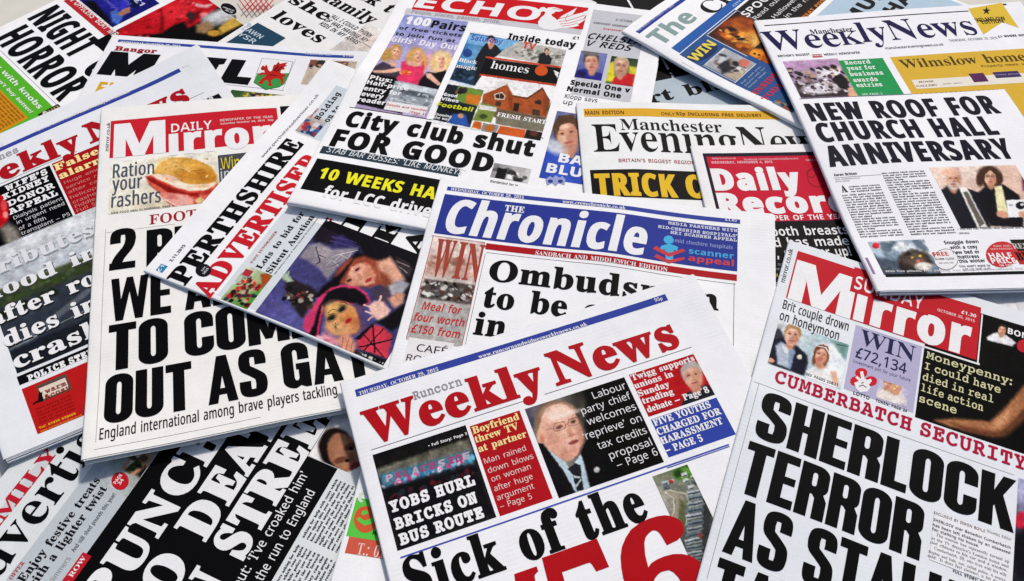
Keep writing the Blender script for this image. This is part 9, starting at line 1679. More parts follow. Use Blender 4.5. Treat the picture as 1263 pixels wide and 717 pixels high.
q.photo(14.8,92.1,50.3,131.1,[
('G','c8ccd4','8a8c90',(47.2,94.8),(16.1,131.1)),
('P',[(31,93.1),(50.7,94.6),(49.9,109.6),(28.2,113.4)],'a8acb2',2),
('S',50,(21,97.7,42,128.7),3.4,['3a3c44', '6a5a50', 'd8dade', '8a7a6a', '24262c', 'b0a090', 'e8e8ec'],4),
('E',44.9,120.8,4,4.3,-5.5,3.5,'d87a6a',0.4),
('P',[(25.7,102.8),(39.4,106.1),(24.9,117.5),(14.8,114)],'2c2e36',3),
('P',[(15.9,115.3),(34,127.7),(16.1,131.1)],'b8a890',4)],d=0.2)
q = p['photograph#3/border_rule']
q.rect(14.76,92.69,51.66,93.39,'e8e8ec',0.28)
q.rect(12.86,92.07,13.56,130.00,'e8e8ec',0.28)
q.rect(50.61,94.00,51.31,131.08,'e8e8ec',0.28)
q.rect(11.67,130.19,50.25,130.89,'e8e8ec',0.28)
q = p['puff_panel/puff_lettering']
q.text('Eat well this','NR',15.6,137.1,51.1,137.1,2.00,'b8c8e0')
q.text('autumn with our','NR',14.3,141.2,52.3,141.2,2.00,'b8c8e0')
q.text('recipe ideas','NR',14.6,145.5,47.1,145.5,2.00,'b8c8e0')
q.text('INSIDE','SB',9.9,156.9,53.4,156.9,6,'c8283c',b=0.04)
q.text('TODAY','SB',8.2,168.7,49.6,168.7,6,'c8283c',b=0.04)
q = p['photograph#4']
q.photo(9.6,174.3,35.1,196.2,[
('F','3a5a80'),
('S',24,(9.2,175.4,14.9,192.7),3,['a8542a', '24364a', '5a86a8', 'c88a5a'],3)],d=0.2)
q = p['puff_panel#2']
q.rect(115,66.8,285,125.2,'0c0b0e')
q = p['puff_panel#2/puff_lettering']
q.text('SPOOKY','NB',111.4,82.8,182.6,82.8,9.6,'f6f6f8',b=-0.02)
q.text('Read our','NR',114.6,92,164.2,92,5.45,'e8e8ea',b=0.01)
q.text('Halloween tales','NR',130.2,105.6,215.8,105.6,5.45,'e8e8ea',b=0.01)
q.text('in the region','NR',140.1,115.1,211,115.1,5.45,'e8e8ea',b=0.01)
q = p['puff_panel#2/poster_strip']
q.rect(115,121.4,285,129.4,'241008',0.18)
q = p['puff_panel#2/puff_lettering']
q.text('GREAT POSTER','NB',145.5,129.2,211.2,129.2,4.20,'e0822a',b=0.02)
q = p['margin_rule']
q.rect(2.65,72.90,3.05,88.61,'88888c')
q = p['headline_panel']
q.rect(115,135.7,285,368,'b9d2e4',0.1)
q = p['headline_panel/headline_lettering']
q.text('MURDER','NB',180.2,173.4,318.8,173.4,15.7,'0a0a10',b=0.05)
q.text('CHARGE','NB',200.6,199.3,326.7,199.3,15.7,'0a0a10',b=0.05)
p.build()

# weekly paper with wide blue masthead panel, red edition strip and a restaurant meal offer
p = Newspaper('weekly paper with wide blue masthead panel, red edition strip and a restaurant meal offer', -57.5, 503.2, -11.44, 289, 356, 3, 17, 'l', lift=[(289, 0, 2.5, 50)])
q = p['dateline_band']
q.rect(7.36,9.81,261.34,14.41,'3545a2')
q = p['dateline_band/dateline_lettering']
q.text('WEDNESDAY, OCTOBER 28, 2015','SB',10.6,14.2,75.5,14.2,3.55,'f6f6f8')
q.text('www.crewechronicle.co.uk','SB',109.6,14.2,164.1,14.2,3.94,'f6f6f8')
q.text('£1.05','SB',249.1,12.5,258.4,12.5,2.93,'f6f6f8')
q = p['masthead']
q.rect(6.7,19,259.5,63.5,'2c3a96')
q = p['masthead/masthead_lettering']
q.text('THE','SB',61.4,29.8,78.5,29.8,6.7,'f6f6f8',b=0.02)
q.text('Chronicle','NB',13.6,60.7,183.9,60.7,37.2,'f6f6f8',b=0.03,sh=0.1)
q.text('MEDIA PARTNERS WITH','MS',201.3,23.5,259.2,23.5,2.93,'dfe3f4',b=0.05)
q.text('MID-CHESHIRE HOSPITALS’','MS',193.1,29.1,259.1,29.1,2.93,'dfe3f4',b=0.05)
q.text('MRI SCANNER APPEAL','MS',203.7,33.4,258.9,33.4,2.93,'dfe3f4',b=0.05)
q.text('mid cheshire hospitals','NR',207.9,41.8,255.6,41.8,3.74,'8f9bd0',b=0.03)
q.text('scanner','NB',219.8,51.4,256.7,51.4,5.78,'4aa6dc',b=0.02)
q.text('appeal','NB',219.6,58.7,256.8,58.7,6,'d2474e',b=0.02)
q = p['masthead/appeal_emblem']
q.poly([(199,37.9),(201.9,35.5),(204.9,36.2),(207,39.6),(206.2,42.8),(203.3,44.6),(199.9,44),(198.2,41.2)],'4bb3e0')
q.poly([(196.6,47.8),(203.1,44),(210.8,46.3),(210,50.5),(207.5,50),(207.1,60.1),(210.5,61.5),(198,62.7),(201.2,59.7),(199.8,50.8),(195.9,52.2)],'4bb3e0',0.22)
q.poly([(190,52.2),(192.3,48.6),(203.6,53.8),(214.7,47.5),(217.2,49.5),(203.8,58)],'c8434c',0.24)
q.poly([(191.6,60.4),(193.3,57),(204,60.9),(216.1,55.7),(217.1,58),(204.2,64.5)],'c8434c',0.24)
q = p['edition_strip']
q.rect(52.24,66.59,259.32,72.99,'b0161f')
q = p['edition_strip/edition_lettering']
q.text('SANDBACH AND MIDDLEWICH EDITION','SB',94.3,72.8,203.3,72.8,4.15,'f6f6f8')
q = p['photograph']
q.photo(6.8,66.3,51,167.4,[
('G','e4cfc8','b9b2ac',(27.4,67.9),(32.3,147.4)),
('P',[(7.7,84.8),(48.9,84.2),(51.2,103),(7.6,105.3)],'caa79a',3),
('S',26,(11.6,81.5,53.6,97.3),4,['b08474', 'e8d8d0', '8f6a5c', 'd8b8a8'],2),
('P',[(8.5,109.2),(51.4,109.7),(51.7,129.3),(8.2,127.8)],'5a5350',2),
('S',70,(7.7,110.7,52.3,126.6),2,['1e1b1a', 'd8d4d0', '8a827c', '3a3532', 'eceae8', '5a3a30'],4),
('P',[(8.9,129),(51.3,129.4),(51.4,169.3),(6.1,166.4)],'b3b0ae',3),
('N',0.15,3,6)])
q = p['photograph/offer_lettering']
q.text('W','SB',12.1,105.1,28.5,105.1,36.6,'a8483a',b=0.012)
q.text('I','SB',30.8,105.5,37.6,105.5,36.6,'a8483a',b=0.012)
q.text('N','SB',38.9,105.8,52.9,105.8,36.6,'a8483a',b=0.012)
q.text('Meal for','NB',12.5,138.5,44.1,138.5,7.4,'c4302c',sh=0.1)
q.text('four worth','NB',8,149.5,48.6,149.5,7.4,'c4302c',sh=0.1)
q.text('£150 from','NB',8.9,160.4,47.4,160.4,7.4,'c4302c',sh=0.1)
q = p['photograph/offer_panel']
q.rect(9,165.1,44.6,193,'f0eff0',0.2)
q = p['photograph/offer_lettering']
q.text('CAFÉ','NR',16.9,176.2,40.6,176.2,6.3,'3e2440',b=0.02)
q.text('ROUGE','NR',11.1,185.5,41.4,185.5,5.50,'3e2440',b=0.02)
q = p['photograph/border_rule']
q.rect(5.31,65.95,50.72,66.45,'9c3a3a',0.22)
q.rect(50.57,65.90,51.07,167.37,'9c3a3a',0.22)
q.rect(6.55,65.81,7.05,166.20,'9c3a3a',0.22)
q = p['story_rule']
q.rect(53.88,75.96,258.46,76.36,'333338')
q.rect(53.01,77.36,53.41,166.65,'333338')
q.rect(257.01,74.65,257.41,157.93,'333338')
q = p['headline_lettering']
q.text('Ombudsman','SB',60.2,103.1,245.7,103.1,20.2,'0a0a0c',b=0.03)
q.text('to be cut','SB',60.3,128.8,181.1,128.8,20.2,'0a0a0c',b=0.03)
q.text('in care','SB',57.7,154.6,149.9,154.6,20.2,'0a0a0c',b=0.03)
q = p['advert']
q.rect(1,294.2,121,321.2,'5fd04c')
q = p['advert/phone_strip']
q.rect(3.2,321.3,128.2,332.4,'d8604c',0.14)
q = p['advert/swirl_emblem']
q.poly([(2.5,296),(2,291.4),(4.3,288.3),(8,287.9),(10.1,290.8),(7.9,292.2),(5.7,290.8),(4.3,292.2),(4.6,295.2),(6.6,296.2),(4.9,297.4)],'e4ece2',0.2)
q = p['advert/face_emblem']
q.poly([(19.1,307.1),(19.4,310),(19,312.7),(17.7,314.9),(15.8,316.5),(13.5,317.3),(11,317.3),(8.4,316.3),(6.1,314.6),(4.3,312.3),(3.1,309.5),(2.8,306.7),(3.2,303.9),(4.4,301.6),(6.3,300),(8.7,299.2),(11.3,299.2),(13.9,300.2),(16.2,302),(18,304.4)],'d9603a',0.2)
q.poly([(4.9,309.5),(6.3,307.3),(10.5,309.2),(14.6,307.3),(17.2,303.7),(18.9,307.4),(15.6,310.9),(11.4,312.5)],'5fd04c',0.26)
q.poly([(7.3,305.2),(7.6,302.8),(10.4,301.9),(12.2,303.7),(9.6,305.6)],'5fd04c',0.26)
q = p['advert/advert_lettering']
q.text('Hire','NB',18.5,317.6,25.8,317.6,2.64,'15251a',b=0.02,d=0.34)
q.text('T.: 01270 500600','SB',11,332.1,67.3,332.1,7.6,'f4dcd4',b=-0.012,d=0.34)
q = p['story_text']
q.column(78, 238, 165, 345, 3.2, 'SB', '3a3a40', 21, 0.12)
p.build()

# weekly paper lying on top, red masthead, bald man in glasses and huge red M56 headline
p = Newspaper('weekly paper lying on top, red masthead, bald man in glasses and huge red M56 headline', -130.7, 300.9, 16.62, 289, 370, 3, 18, 'l', lift=[(289, 0, 3, 40), (0, 200, 1.5, 60)], stock='ecedf0')
q = p['dateline_band']
q.rect(8.2,9.5,259.8,15.6,'3545a2')
q = p['dateline_band/dateline_lettering']
q.text('THURSDAY, OCTOBER 29, 2015','SB',10.4,15.2,71.4,15.2,3.02,'f6f6f8')
q.text('www.runcornandwidnesweeklynews.co.uk','SB',103.3,15.3,191.6,15.3,3.15,'f6f6f8')
q.text('95p','SB',249.7,13.7,256.1,13.7,3.03,'f6f6f8')
q = p['masthead_lettering']
q.text('Runcorn','MS',48,32.2,85.2,32.2,6.4,'9a9aa0',b=0.03)
q.text('Weekly','SB',8.6,55.1,144.5,55.1,26,'b8141f',b=0.045)
q.text('News','SB',151.9,55.3,253.4,55.3,26.8,'b8141f',b=0.045)
q = p['rule']
q.rect(8.56,59.18,124.40,59.68,'55555c')
q.rect(140.00,59.09,259.00,59.59,'55555c')
q = p['photograph#1']
q.photo(8.6,63.4,77.6,134.4,[
('G','121214','2a2926',(8.4,63.6),(11.7,87.9)),
('P',[(7.9,72.2),(76.7,72.9),(76.2,84.7),(8.6,81.1)],'6f6c60',3),
('P',[(8.6,69.3),(78.4,68.7),(77.8,73.3),(8.1,74.3)],'1a1918',3),
('N',0.25,5,3),
('P',[(9.1,79.2),(75.6,82.8),(74.9,93.9),(9.4,89.5)],'4a7c92',3),
('S',60,(9.5,87.6,76.1,89.1),2.2,['c2407c', 'd05a95', '2f7fae', '7fc3d8', '8a2f5e', 'e8d8e8'],5),
('S',34,(8.8,91.9,75.5,95.8),1.8,['a8242e', '1b2a30', '7a1c3c', '203a4a'],6),
('P',[(9.4,89.5),(75.7,93.8),(77.2,132.6),(10.1,135)],'17161b',4),
('S',26,(12.5,96.2,76.1,100.1),2,['5c1c22', '2a3038', '43202a'],8),
('N',0.15,2,9)],st=0.4)
q = p['photograph#1/graffiti_lettering']
q.text('P','NB',13.2,86,18.1,86,4.75,'c0aec4',b=0.05,sh=0.15,d=0.22)
q.text('A','NB',19.1,86,24.1,86,4.76,'a84a7c',b=0.05,sh=0.15,d=0.22)
q.text('L','NB',25.2,86.5,30.2,86.5,4.77,'a84a7c',b=0.05,sh=0.15,d=0.22)
q.text('A','NB',31.7,86.7,36.7,86.7,4.77,'c0aec4',b=0.05,sh=0.15,d=0.22)
q.text('C','NB',37.8,87,42.8,87,4.78,'a84a7c',b=0.05,sh=0.15,d=0.22)
q.text('E','NB',44.3,87.4,49.3,87.4,4.78,'a84a7c',b=0.05,sh=0.15,d=0.22)
q.text('S','NB',50.5,87.7,55.5,87.7,4.79,'c0aec4',b=0.05,sh=0.15,d=0.22)
q.text('I','NB',57.2,88,62.3,88,4.80,'a84a7c',b=0.05,sh=0.15,d=0.22)
q.text('D','NB',63.1,88.1,68.2,88.1,4.80,'a84a7c',b=0.05,sh=0.15,d=0.22)
q.text('E','NB',68.4,88.3,73.5,88.3,4.81,'c0aec4',b=0.05,sh=0.15,d=0.22)
q = p['photograph#1/caption_lettering']
q.text('• Full Story: Page 3','NB',47.9,70.9,76.7,70.9,2.06,'f6f6f8')
q.text('YOBS HURL','MS',11.3,107.8,71.8,107.8,7.4,'f6f6f8',b=0.085)
q.text('BRICKS ON','MS',11.7,120.2,69.5,120.2,7.3,'f6f6f8',b=0.085)
q.text('BUS ROUTE','MS',12.1,131.5,70.6,131.5,7.2,'f6f6f8',b=0.085)
q = p['puff_panel#1']
q.rect(80.1,65.3,118.2,134.7,'b3121d')
q = p['puff_panel#1/puff_lettering']
q.text('Boyfriend','SB',81,71.9,116.2,71.9,5.33,'fbe9a0',b=0.02)
q.text('threw TV','SB',80.7,78.9,113.5,78.9,5.33,'fbe9a0',b=0.02)
q.text('at partner','SB',80.8,86.4,116.9,86.4,5.33,'fbe9a0',b=0.02)
q.text('Man rained','NR',81.9,96,112.7,96,4.10,'f2dcd8',b=-0.005)
q.text('down blows','NR',82.2,103.3,115.7,103.3,4.10,'f2dcd8',b=-0.005)
q.text('on woman','NR',82.5,110,111.4,110,4.10,'f2dcd8',b=-0.005)
q.text('after huge','NR',82.2,117.1,110.2,117.1,4.10,'f2dcd8',b=-0.005)
q.text('argument','NR',82,123.9,108.8,123.9,4.10,'f2dcd8',b=-0.005)
q.text('– Page 5','NR',82.1,130.3,105,130.3,4.10,'f2dcd8',b=-0.005)
q = p['photograph#2']
q.photo(122.2,65.7,200.8,136,[
('G','8f8a84','060607',(145.3,74),(166.9,78.9)),
('E',122.1,73.8,5.4,1.9,-4.5,12.6,'4a4858',0.8),
('E',131.5,67.9,6.5,2.3,-2.6,7,'6a6468',1),
('E',160.5,79.3,5,1.8,-4.1,10.4,'4a4640',1),
('P',[(172,63.1),(207,61.5),(194.3,145.7),(141.4,150.8)],'050506',6),
('E',129,77.6,2.3,1.5,-5.4,9,'85705a',0.6),
('E',142.2,77.7,14.1,2.6,-2.6,11.2,'8a6850',0.2),
('P',[(123.1,87.1),(126.9,83.3),(130.7,76.9),(135.8,71.4),(142.9,68.9),(148.7,69.9),(153.2,74.4),(155.2,80.1),(155.8,85.6),(155.7,93.4),(154.1,100.5),(151.2,105.3),(146.3,109.8),(140.6,113.2),(136.7,112.3),(132.4,108.1),(128.6,102.4),(126.3,97.2),(123.3,93.3)],'e6b19b',1.2),
('E',143.8,76.2,9.8,1.8,-1.5,6.3,'f3d2c2',1),
('E',143.2,95.4,7.9,1.2,-2.2,10.5,'eebfaa',1),
('E',133.9,96,5.7,-0.2,-0.2,7.1,'dca48e',1),
('E',153.3,97.7,2.7,0.5,-2,8.1,'c98f7c',1.2),
('E',138.1,108.8,9.1,-0.9,0.1,3.9,'d49a86',1),
('E',125.7,90.6,3,-0.1,-0.1,5.5,'e2a890',0.35),
('E',126,91.7,1.4,-0,-0.1,3.1,'c4836c',0.8),
('E',141,86.9,4.6,-0.2,-0.1,2.4,'d19a86',0.9),
('E',151.9,86.3,4,-0.1,-0.1,2.2,'d19a86',0.9),
('E',141.1,87,2.1,-0.1,-0,1.1,'5a3e36',0.8),
('E',152.1,86.4,1.9,-0.1,-0,1.1,'5a3e36',0.8),
('L',[(138.1,87.2),(141.3,86.5),(143.9,87.4)],0.4,'8a5a4c'),
('E',149.4,79.4,9.4,0,-0.1,1.7,'f6dccd',1.2),
('L',[(136.2,86.8),(138.5,83.7),(145.7,84.2),(145.8,87.6),(143.5,89.6),(137.4,89),(136.2,86.8)],0.45,'8a5a50'),
('L',[(147.5,86.9),(149.6,83.9),(155.6,84.2),(157.2,86.4),(156.7,89),(152.9,89.3),(147.9,88.8),(147.5,86.9)],0.45,'8a5a50'),
('L',[(146,86.9),(147.6,86.6)],0.5,'8a5a50'),
('L',[(136.5,86.2),(130.5,85.9)],0.5,'9a7060'),
('L',[(138.2,83.6),(145.5,83.8)],0.6,'a87a66'),
('L',[(150,83.6),(155.7,84)],0.6,'a87a66'),
('E',147.2,93,1.6,0.1,-0.5,4.3,'d0957f',1),
('E',147.3,95.8,2.8,-0.1,-0,1.2,'c08470',0.9),
('E',146.5,101.2,3.7,-0.4,0,1.5,'9c5650',0.5),
('L',[(143.1,101.3),(146.8,101.1),(149.9,100.6)],0.5,'5e2e2c'),
('P',[(127.2,100.2),(131.6,107.1),(136,114.3),(136.4,118.1),(141.5,116),(148.3,110.9),(147.3,136.4),(134.3,136.7),(132.9,122.4)],'bfd2de',1),
('P',[(135.1,118.3),(141.2,116.1),(144.7,118.8),(140.1,136.3),(135.4,135.8),(137.3,124.3)],'23252c',0.8),
('P',[(137.3,124.3),(141.9,126.9),(141.5,127.9),(137.2,126.4)],'c4c8ce',0.5),
('P',[(135.7,131.4),(141.7,128),(141.7,129.2),(136.1,132.8)],'c4c8ce',0.5),
('P',[(122.1,93.8),(125.3,94.9),(127.5,102),(132.4,120.4),(134.5,136.7),(119.7,138.6),(116.7,108.8)],'131318',1.2),
('P',[(148.4,110.4),(155.4,102.9),(165.3,107),(170.1,129.9),(163.9,144.6),(145,138)],'0b0b0e',1.5),
('E',154.2,125.8,1.9,0.7,-0.8,2,'b8babc',0.4),
('E',154.3,125.1,0.8,0.3,-0.3,0.9,'e6e6e6',0.6),
('N',0.05,1.5,4)],st=0.4)
q = p['photograph#2/caption_lettering']
q.text('Labour','NR',172.9,74.8,198.9,74.8,5.65,'efeff2',b=-0.005)
q.text('party chief','NR',160.4,83.6,199,83.6,5.65,'efeff2',b=-0.005)
q.text('welcomes','NR',161.2,92.8,199.1,92.8,5.65,'efeff2',b=-0.005)
q.text('‘reprieve’ on','NR',154.2,102.5,199.1,102.5,5.65,'efeff2',b=-0.005)
q.text('tax credits','NR',161.5,112.4,198.8,112.4,5.65,'efeff2',b=-0.005)
q.text('proposal','NR',166.4,121.9,198.5,121.9,5.65,'efeff2',b=-0.005)
q.text('– Page 6','NR',168.6,129.9,199.3,129.9,5.65,'efeff2',b=-0.005)
q = p['photograph#3']
q.photo(204.8,65.1,257.8,101.1,[
('F','b3121d'),
('P',[(231,100.3),(238.7,93),(246.4,91.9),(256.1,91.6),(259,100.2),(257.7,101.8),(231.6,103)],'20222a',0.8),
('P',[(243.3,93.4),(248.1,91.3),(251,93.3),(247,96.5)],'dfe6ee',0.5),
('E',249.6,79.2,8.3,0.6,-2.1,9.2,'b9b4b0',0.2),
('E',246.8,91.4,3.9,0.3,-1.2,5.2,'c68c74',0.5),
('E',248.9,82.4,6.8,0.5,-2.3,9.7,'d8a18a',0.2),
('E',253,83.8,2.7,0.2,-1.5,6.4,'c68c74',1.6),
('E',245.8,84.3,2.6,0.2,-0.5,2.3,'edc2aa',1.6),
('E',249.2,76.7,3.5,0.3,-0.5,2.2,'edc2aa',1.6),
('E',246.4,80.5,2.1,0.2,-0.2,1.1,'c68c74',1.2),
('E',252.2,80.9,2.1,0.2,-0.3,1.1,'c68c74',1.2),
('E',246.3,80.6,1,0.1,-0.1,0.6,'5a3e34',0.9),
('E',252.2,81,1,0.1,-0.2,0.6,'5a3e34',0.9),
('E',246.8,78.5,2.1,0.2,-0.1,0.5,'c68c74',0.9),
('E',252.6,79,2.1,0.2,-0.1,0.5,'c68c74',0.9),
('E',249.5,83.3,1,0.1,-0.5,2.3,'c68c74',1.4),
('E',248.3,85,1.6,0.1,-0.1,0.6,'c68c74',1.2),
('E',247.7,87.3,2.7,0.2,-0.2,0.8,'b0605a',0.9),
('E',247.7,89.7,3.1,0.2,-0.2,1.1,'c68c74',1.6),
('P',[(242.4,80.3),(243.9,76.6),(248.6,74.7),(253.8,75.1),(256.4,77.5),(256.1,81.3),(258.5,76.6),(255.8,71.1),(247.4,70.4),(242.3,75.3)],'b9b4b0',1.2)],st=0.4)
q = p['photograph#3/caption_lettering']
q.text('Twigg supports','SB',205.6,70.6,256.5,70.6,4.84,'f6f6f8',b=0.02)
q.text('unions in','SB',205,77.3,235.9,77.3,4.84,'f6f6f8',b=0.02)
q.text('Sunday','SB',205.1,84.1,229.8,84.1,4.84,'f6f6f8',b=0.02)
q.text('trading','SB',205.5,90.6,229.9,90.6,4.84,'f6f6f8',b=0.02)
q.text('debate – Page 8','SB',206,98,255.2,98,4.84,'f6f6f8',b=0.02)
q = p['puff_panel#2']
q.rect(205.3,103.5,257.7,134.1,'2f46a8')
q = p['puff_panel#2/puff_lettering']
q.text('FIVE YOUTHS','SB',206.1,109.2,251,109.2,5.11,'f6f6f8',b=0.03)
q.text('CHARGED FOR','SB',205.5,116.5,255.7,116.5,5.11,'f6f6f8',b=0.03)
q.text('HARASSMENT','SB',205.1,123.7,253.4,123.7,5.11,'f6f6f8',b=0.03)
q.text('– PAGE 5','SB',205.4,131,233.9,131,5.11,'f6f6f8',b=0.03)
q = p['rule']
q.rect(9.23,138.84,249.40,140.04,'4656b4')
q.rect(200.86,140.43,249.12,141.23,'4656b4')
q = p['photograph#4']
q.photo(188.7,143,215.3,212.8,[
('G','8a8f80','4a4a46',(205.1,147.7),(194.6,205.2)),
('P',[(186.7,143.9),(202.7,144.1),(249.3,144),(241.5,159.1),(224.2,155.7),(214.4,150.9),(203.1,149),(187.9,147)],'4a7030',3),
('S',60,(205.6,146.5,246.9,148.7),4,['2f5a1c', '5a8a34', '447024', '6a9a44', '2a4a1c'],3),
('P',[(188.6,143.2),(201.3,144.3),(202.9,149.6),(190.2,147.8)],'8a8a78',3),
('P',[(188,149.8),(195.9,155.8),(196.4,163.3),(190.6,171.6),(188.2,169.5)],'9a968c',3),
('P',[(193.1,156.2),(200,158.6),(203.3,165.7),(198.4,173),(189.8,180.2),(188.3,172.1),(195.9,164.4)],'a39a86',3),
('P',[(199.8,164.5),(202.7,166.8),(198,175.5),(192.1,183.5),(189.8,180.2)],'5a5f40',3),
('L',[(192.5,156),(196,161.8),(193.4,168.7),(189.7,172.6)],0.6,'dcd8cc'),
('L',[(195.9,155.8),(205.1,161.7),(205.1,170.2),(195.9,181.1)],0.9,'c8c0a8'),
('P',[(216.2,163.6),(220.8,167.9),(219.2,176.4),(210.5,188.7),(192.6,209.3),(188.4,212.6),(204.9,186.7)],'3a3c3c',3),
('P',[(206.2,160.6),(217.3,162.1),(217.3,165.3),(205.7,163.9)],'c2cbd1',1),
('P',[(206.6,162.1),(217.2,163.4),(217.1,164.7),(206.3,163.3)],'3c474f',0.8),
('P',[(205.4,164),(216.4,165.5),(216.4,168.7),(204.9,167.3)],'8a979f',1),
('P',[(205.7,165.5),(216.3,166.8),(216.2,168.1),(205.4,166.7)],'3c474f',0.8),
('P',[(203.2,168),(214.2,169.5),(214.2,172.6),(202.7,171.2)],'aab4ba',1),
('P',[(203.6,169.4),(214.1,170.7),(214,172),(203.3,170.6)],'3c474f',0.8),
('P',[(200.6,171.7),(211.5,173.2),(211.6,176.3),(200.1,174.9)],'6f7c85',1),
('P',[(201,173.2),(211.4,174.5),(211.4,175.7),(200.7,174.3)],'3c474f',0.8),
('P',[(198.4,175.3),(209.3,176.8),(209.3,179.9),(197.9,178.5)],'c2cbd1',1),
('P',[(198.8,176.7),(209.2,178.1),(209.1,179.3),(198.5,177.9)],'3c474f',0.8),
('P',[(197.2,179.5),(208,181),(208.1,184),(196.7,182.6)],'8a979f',1),
('P',[(197.5,180.9),(207.9,182.2),(207.8,183.5),(197.3,182)],'3c474f',0.8),
('P',[(195.2,183.1),(206,184.6),(206.1,187.6),(194.7,186.2)],'aab4ba',1),
('P',[(195.6,184.5),(205.9,185.8),(205.8,187),(195.3,185.6)],'3c474f',0.8),
('P',[(193,186.6),(203.7,188.1),(203.8,191.1),(192.6,189.7)],'6f7c85',1),
('P',[(193.4,188),(203.7,189.3),(203.6,190.5),(193.1,189.1)],'3c474f',0.8),
('P',[(190.8,190),(201.5,191.5),(201.6,194.5),(190.4,193.1)],'c2cbd1',1),
('P',[(191.2,191.4),(201.5,192.7),(201.4,194),(190.9,192.5)],'3c474f',0.8),
('P',[(189.7,194.1),(200.3,195.6),(200.4,198.5),(189.3,197.1)],'8a979f',1),
('P',[(190.1,195.4),(200.3,196.8),(200.2,198),(189.8,196.6)],'3c474f',0.8),
('P',[(187.7,197.8),(198.3,199.3),(198.4,202.2),(187.3,200.8)],'aab4ba',1),
('P',[(188,199.1),(198.2,200.4),(198.1,201.6),(187.8,200.2)],'3c474f',0.8),
('P',[(186.2,201.9),(196.8,203.3),(196.9,206.3),(185.8,204.8)],'6f7c85',1),
('P',[(186.6,203.2),(196.7,204.5),(196.6,205.7),(186.3,204.3)],'3c474f',0.8),
('P',[(184.9,206.2),(195.4,207.7),(195.5,210.6),(184.5,209.2)],'c2cbd1',1),
('P',[(185.3,207.5),(195.4,208.9),(195.3,210),(185,208.6)],'3c474f',0.8),
('P',[(208.2,147.4),(212.3,147.8),(211.9,150.9),(207.6,150.4)],'e2e4e6',1),
('P',[(208.4,149.4),(212,149.7),(211.8,150.7),(207.9,150.3)],'444c52',0.6),
('P',[(213.9,151),(218,151.4),(217.6,154.5),(213.3,154)],'b4bcc0',1),
('P',[(214,153),(217.7,153.3),(217.4,154.3),(213.6,153.9)],'444c52',0.6),
('P',[(207.6,151.5),(211.7,151.9),(211.3,155),(207,154.5)],'d0d4d6',1),
('P',[(207.7,153.5),(211.4,153.8),(211.1,154.8),(207.3,154.4)],'444c52',0.6),
('P',[(224.7,155.2),(228.9,155.6),(228.4,158.7),(224,158.2)],'5a646a',1),
('P',[(224.8,157.2),(228.5,157.5),(228.2,158.5),(224.4,158.1)],'444c52',0.6),
('P',[(230.3,157.6),(234.5,158),(234,161.1),(229.6,160.6)],'e2e4e6',1),
('P',[(230.4,159.5),(234,159.9),(233.8,160.9),(230,160.4)],'444c52',0.6),
('P',[(218.7,156.5),(222.8,156.9),(222.4,159.9),(218,159.5)],'b4bcc0',1),
('P',[(218.8,158.4),(222.4,158.7),(222.2,159.7),(218.4,159.3)],'444c52',0.6),
('P',[(225.6,158.9),(229.7,159.3),(229.3,162.3),(224.9,161.9)],'d0d4d6',1),
('P',[(225.7,160.8),(229.3,161.2),(229.1,162.1),(225.3,161.7)],'444c52',0.6),
('P',[(212.6,155),(216.8,155.4),(216.3,158.5),(212,158)],'5a646a',1),
('P',[(212.8,157),(216.4,157.3),(216.2,158.3),(212.3,157.9)],'444c52',0.6),
('P',[(219.7,159.8),(223.9,160.2),(223.4,163.2),(219.1,162.8)],'e2e4e6',1),
('P',[(219.9,161.7),(223.5,162),(223.3,163),(219.4,162.6)],'444c52',0.6),
('P',[(226.7,162),(230.9,162.4),(230.4,165.4),(226.1,164.9)],'b4bcc0',1),
('P',[(226.9,163.9),(230.5,164.2),(230.2,165.2),(226.4,164.8)],'444c52',0.6),
('P',[(209,157.1),(213.1,157.5),(212.7,160.5),(208.3,160.1)],'d0d4d6',1),
('P',[(209.1,159),(212.7,159.3),(212.5,160.3),(208.7,159.9)],'444c52',0.6),
('P',[(221.9,163.6),(226,164),(225.6,167),(221.2,166.6)],'5a646a',1),
('P',[(222,165.5),(225.6,165.9),(225.4,166.8),(221.6,166.4)],'444c52',0.6),
('P',[(222.5,167.8),(226.6,168.2),(226.2,171.2),(221.8,170.7)],'e2e4e6',1),
('P',[(222.6,169.7),(226.2,170),(226,171),(222.2,170.6)],'444c52',0.6),
('P',[(193,148.2),(197.2,148.5),(196.8,151.6),(192.5,151.2)],'b4bcc0',1),
('P',[(193.2,150.1),(196.8,150.4),(196.6,151.4),(192.8,151)],'444c52',0.6),
('P',[(197.4,149),(201.5,149.4),(201.1,152.5),(196.8,152)],'d0d4d6',1),
('P',[(197.5,150.9),(201.1,151.3),(200.9,152.3),(197.1,151.9)],'444c52',0.6),
('P',[(192.9,151.4),(197,151.8),(196.6,154.9),(192.3,154.4)],'5a646a',1),
('P',[(193.1,153.4),(196.6,153.7),(196.4,154.7),(192.6,154.3)],'444c52',0.6),
('E',218.4,176.8,2.3,0.8,-1.5,3.1,'2f5a8a',0.5),
('E',199.4,150.5,1.6,0.6,-0.5,1.2,'a83a34',0.5),
('E',201.9,190.7,0.9,0.3,-0.8,1.7,'a8302c',0.5),
('N',0.15,2,5)],st=0.4)
q = p['headline_lettering']
q.text('Sick of the','SB',9.3,168.8,176.2,168.8,27.5,'0a0a0c',b=0.035)
# the road number of the headline
q.text('M','SB',46.9,236.7,93.5,236.7,62,'b5111b',b=0.03)
q.text('5','SB',94.3,236.7,140.9,236.7,62,'b5111b',b=0.03)
q.text('6','SB',144.3,236.7,197.4,236.7,62,'b5111b',b=0.03)
p.build()

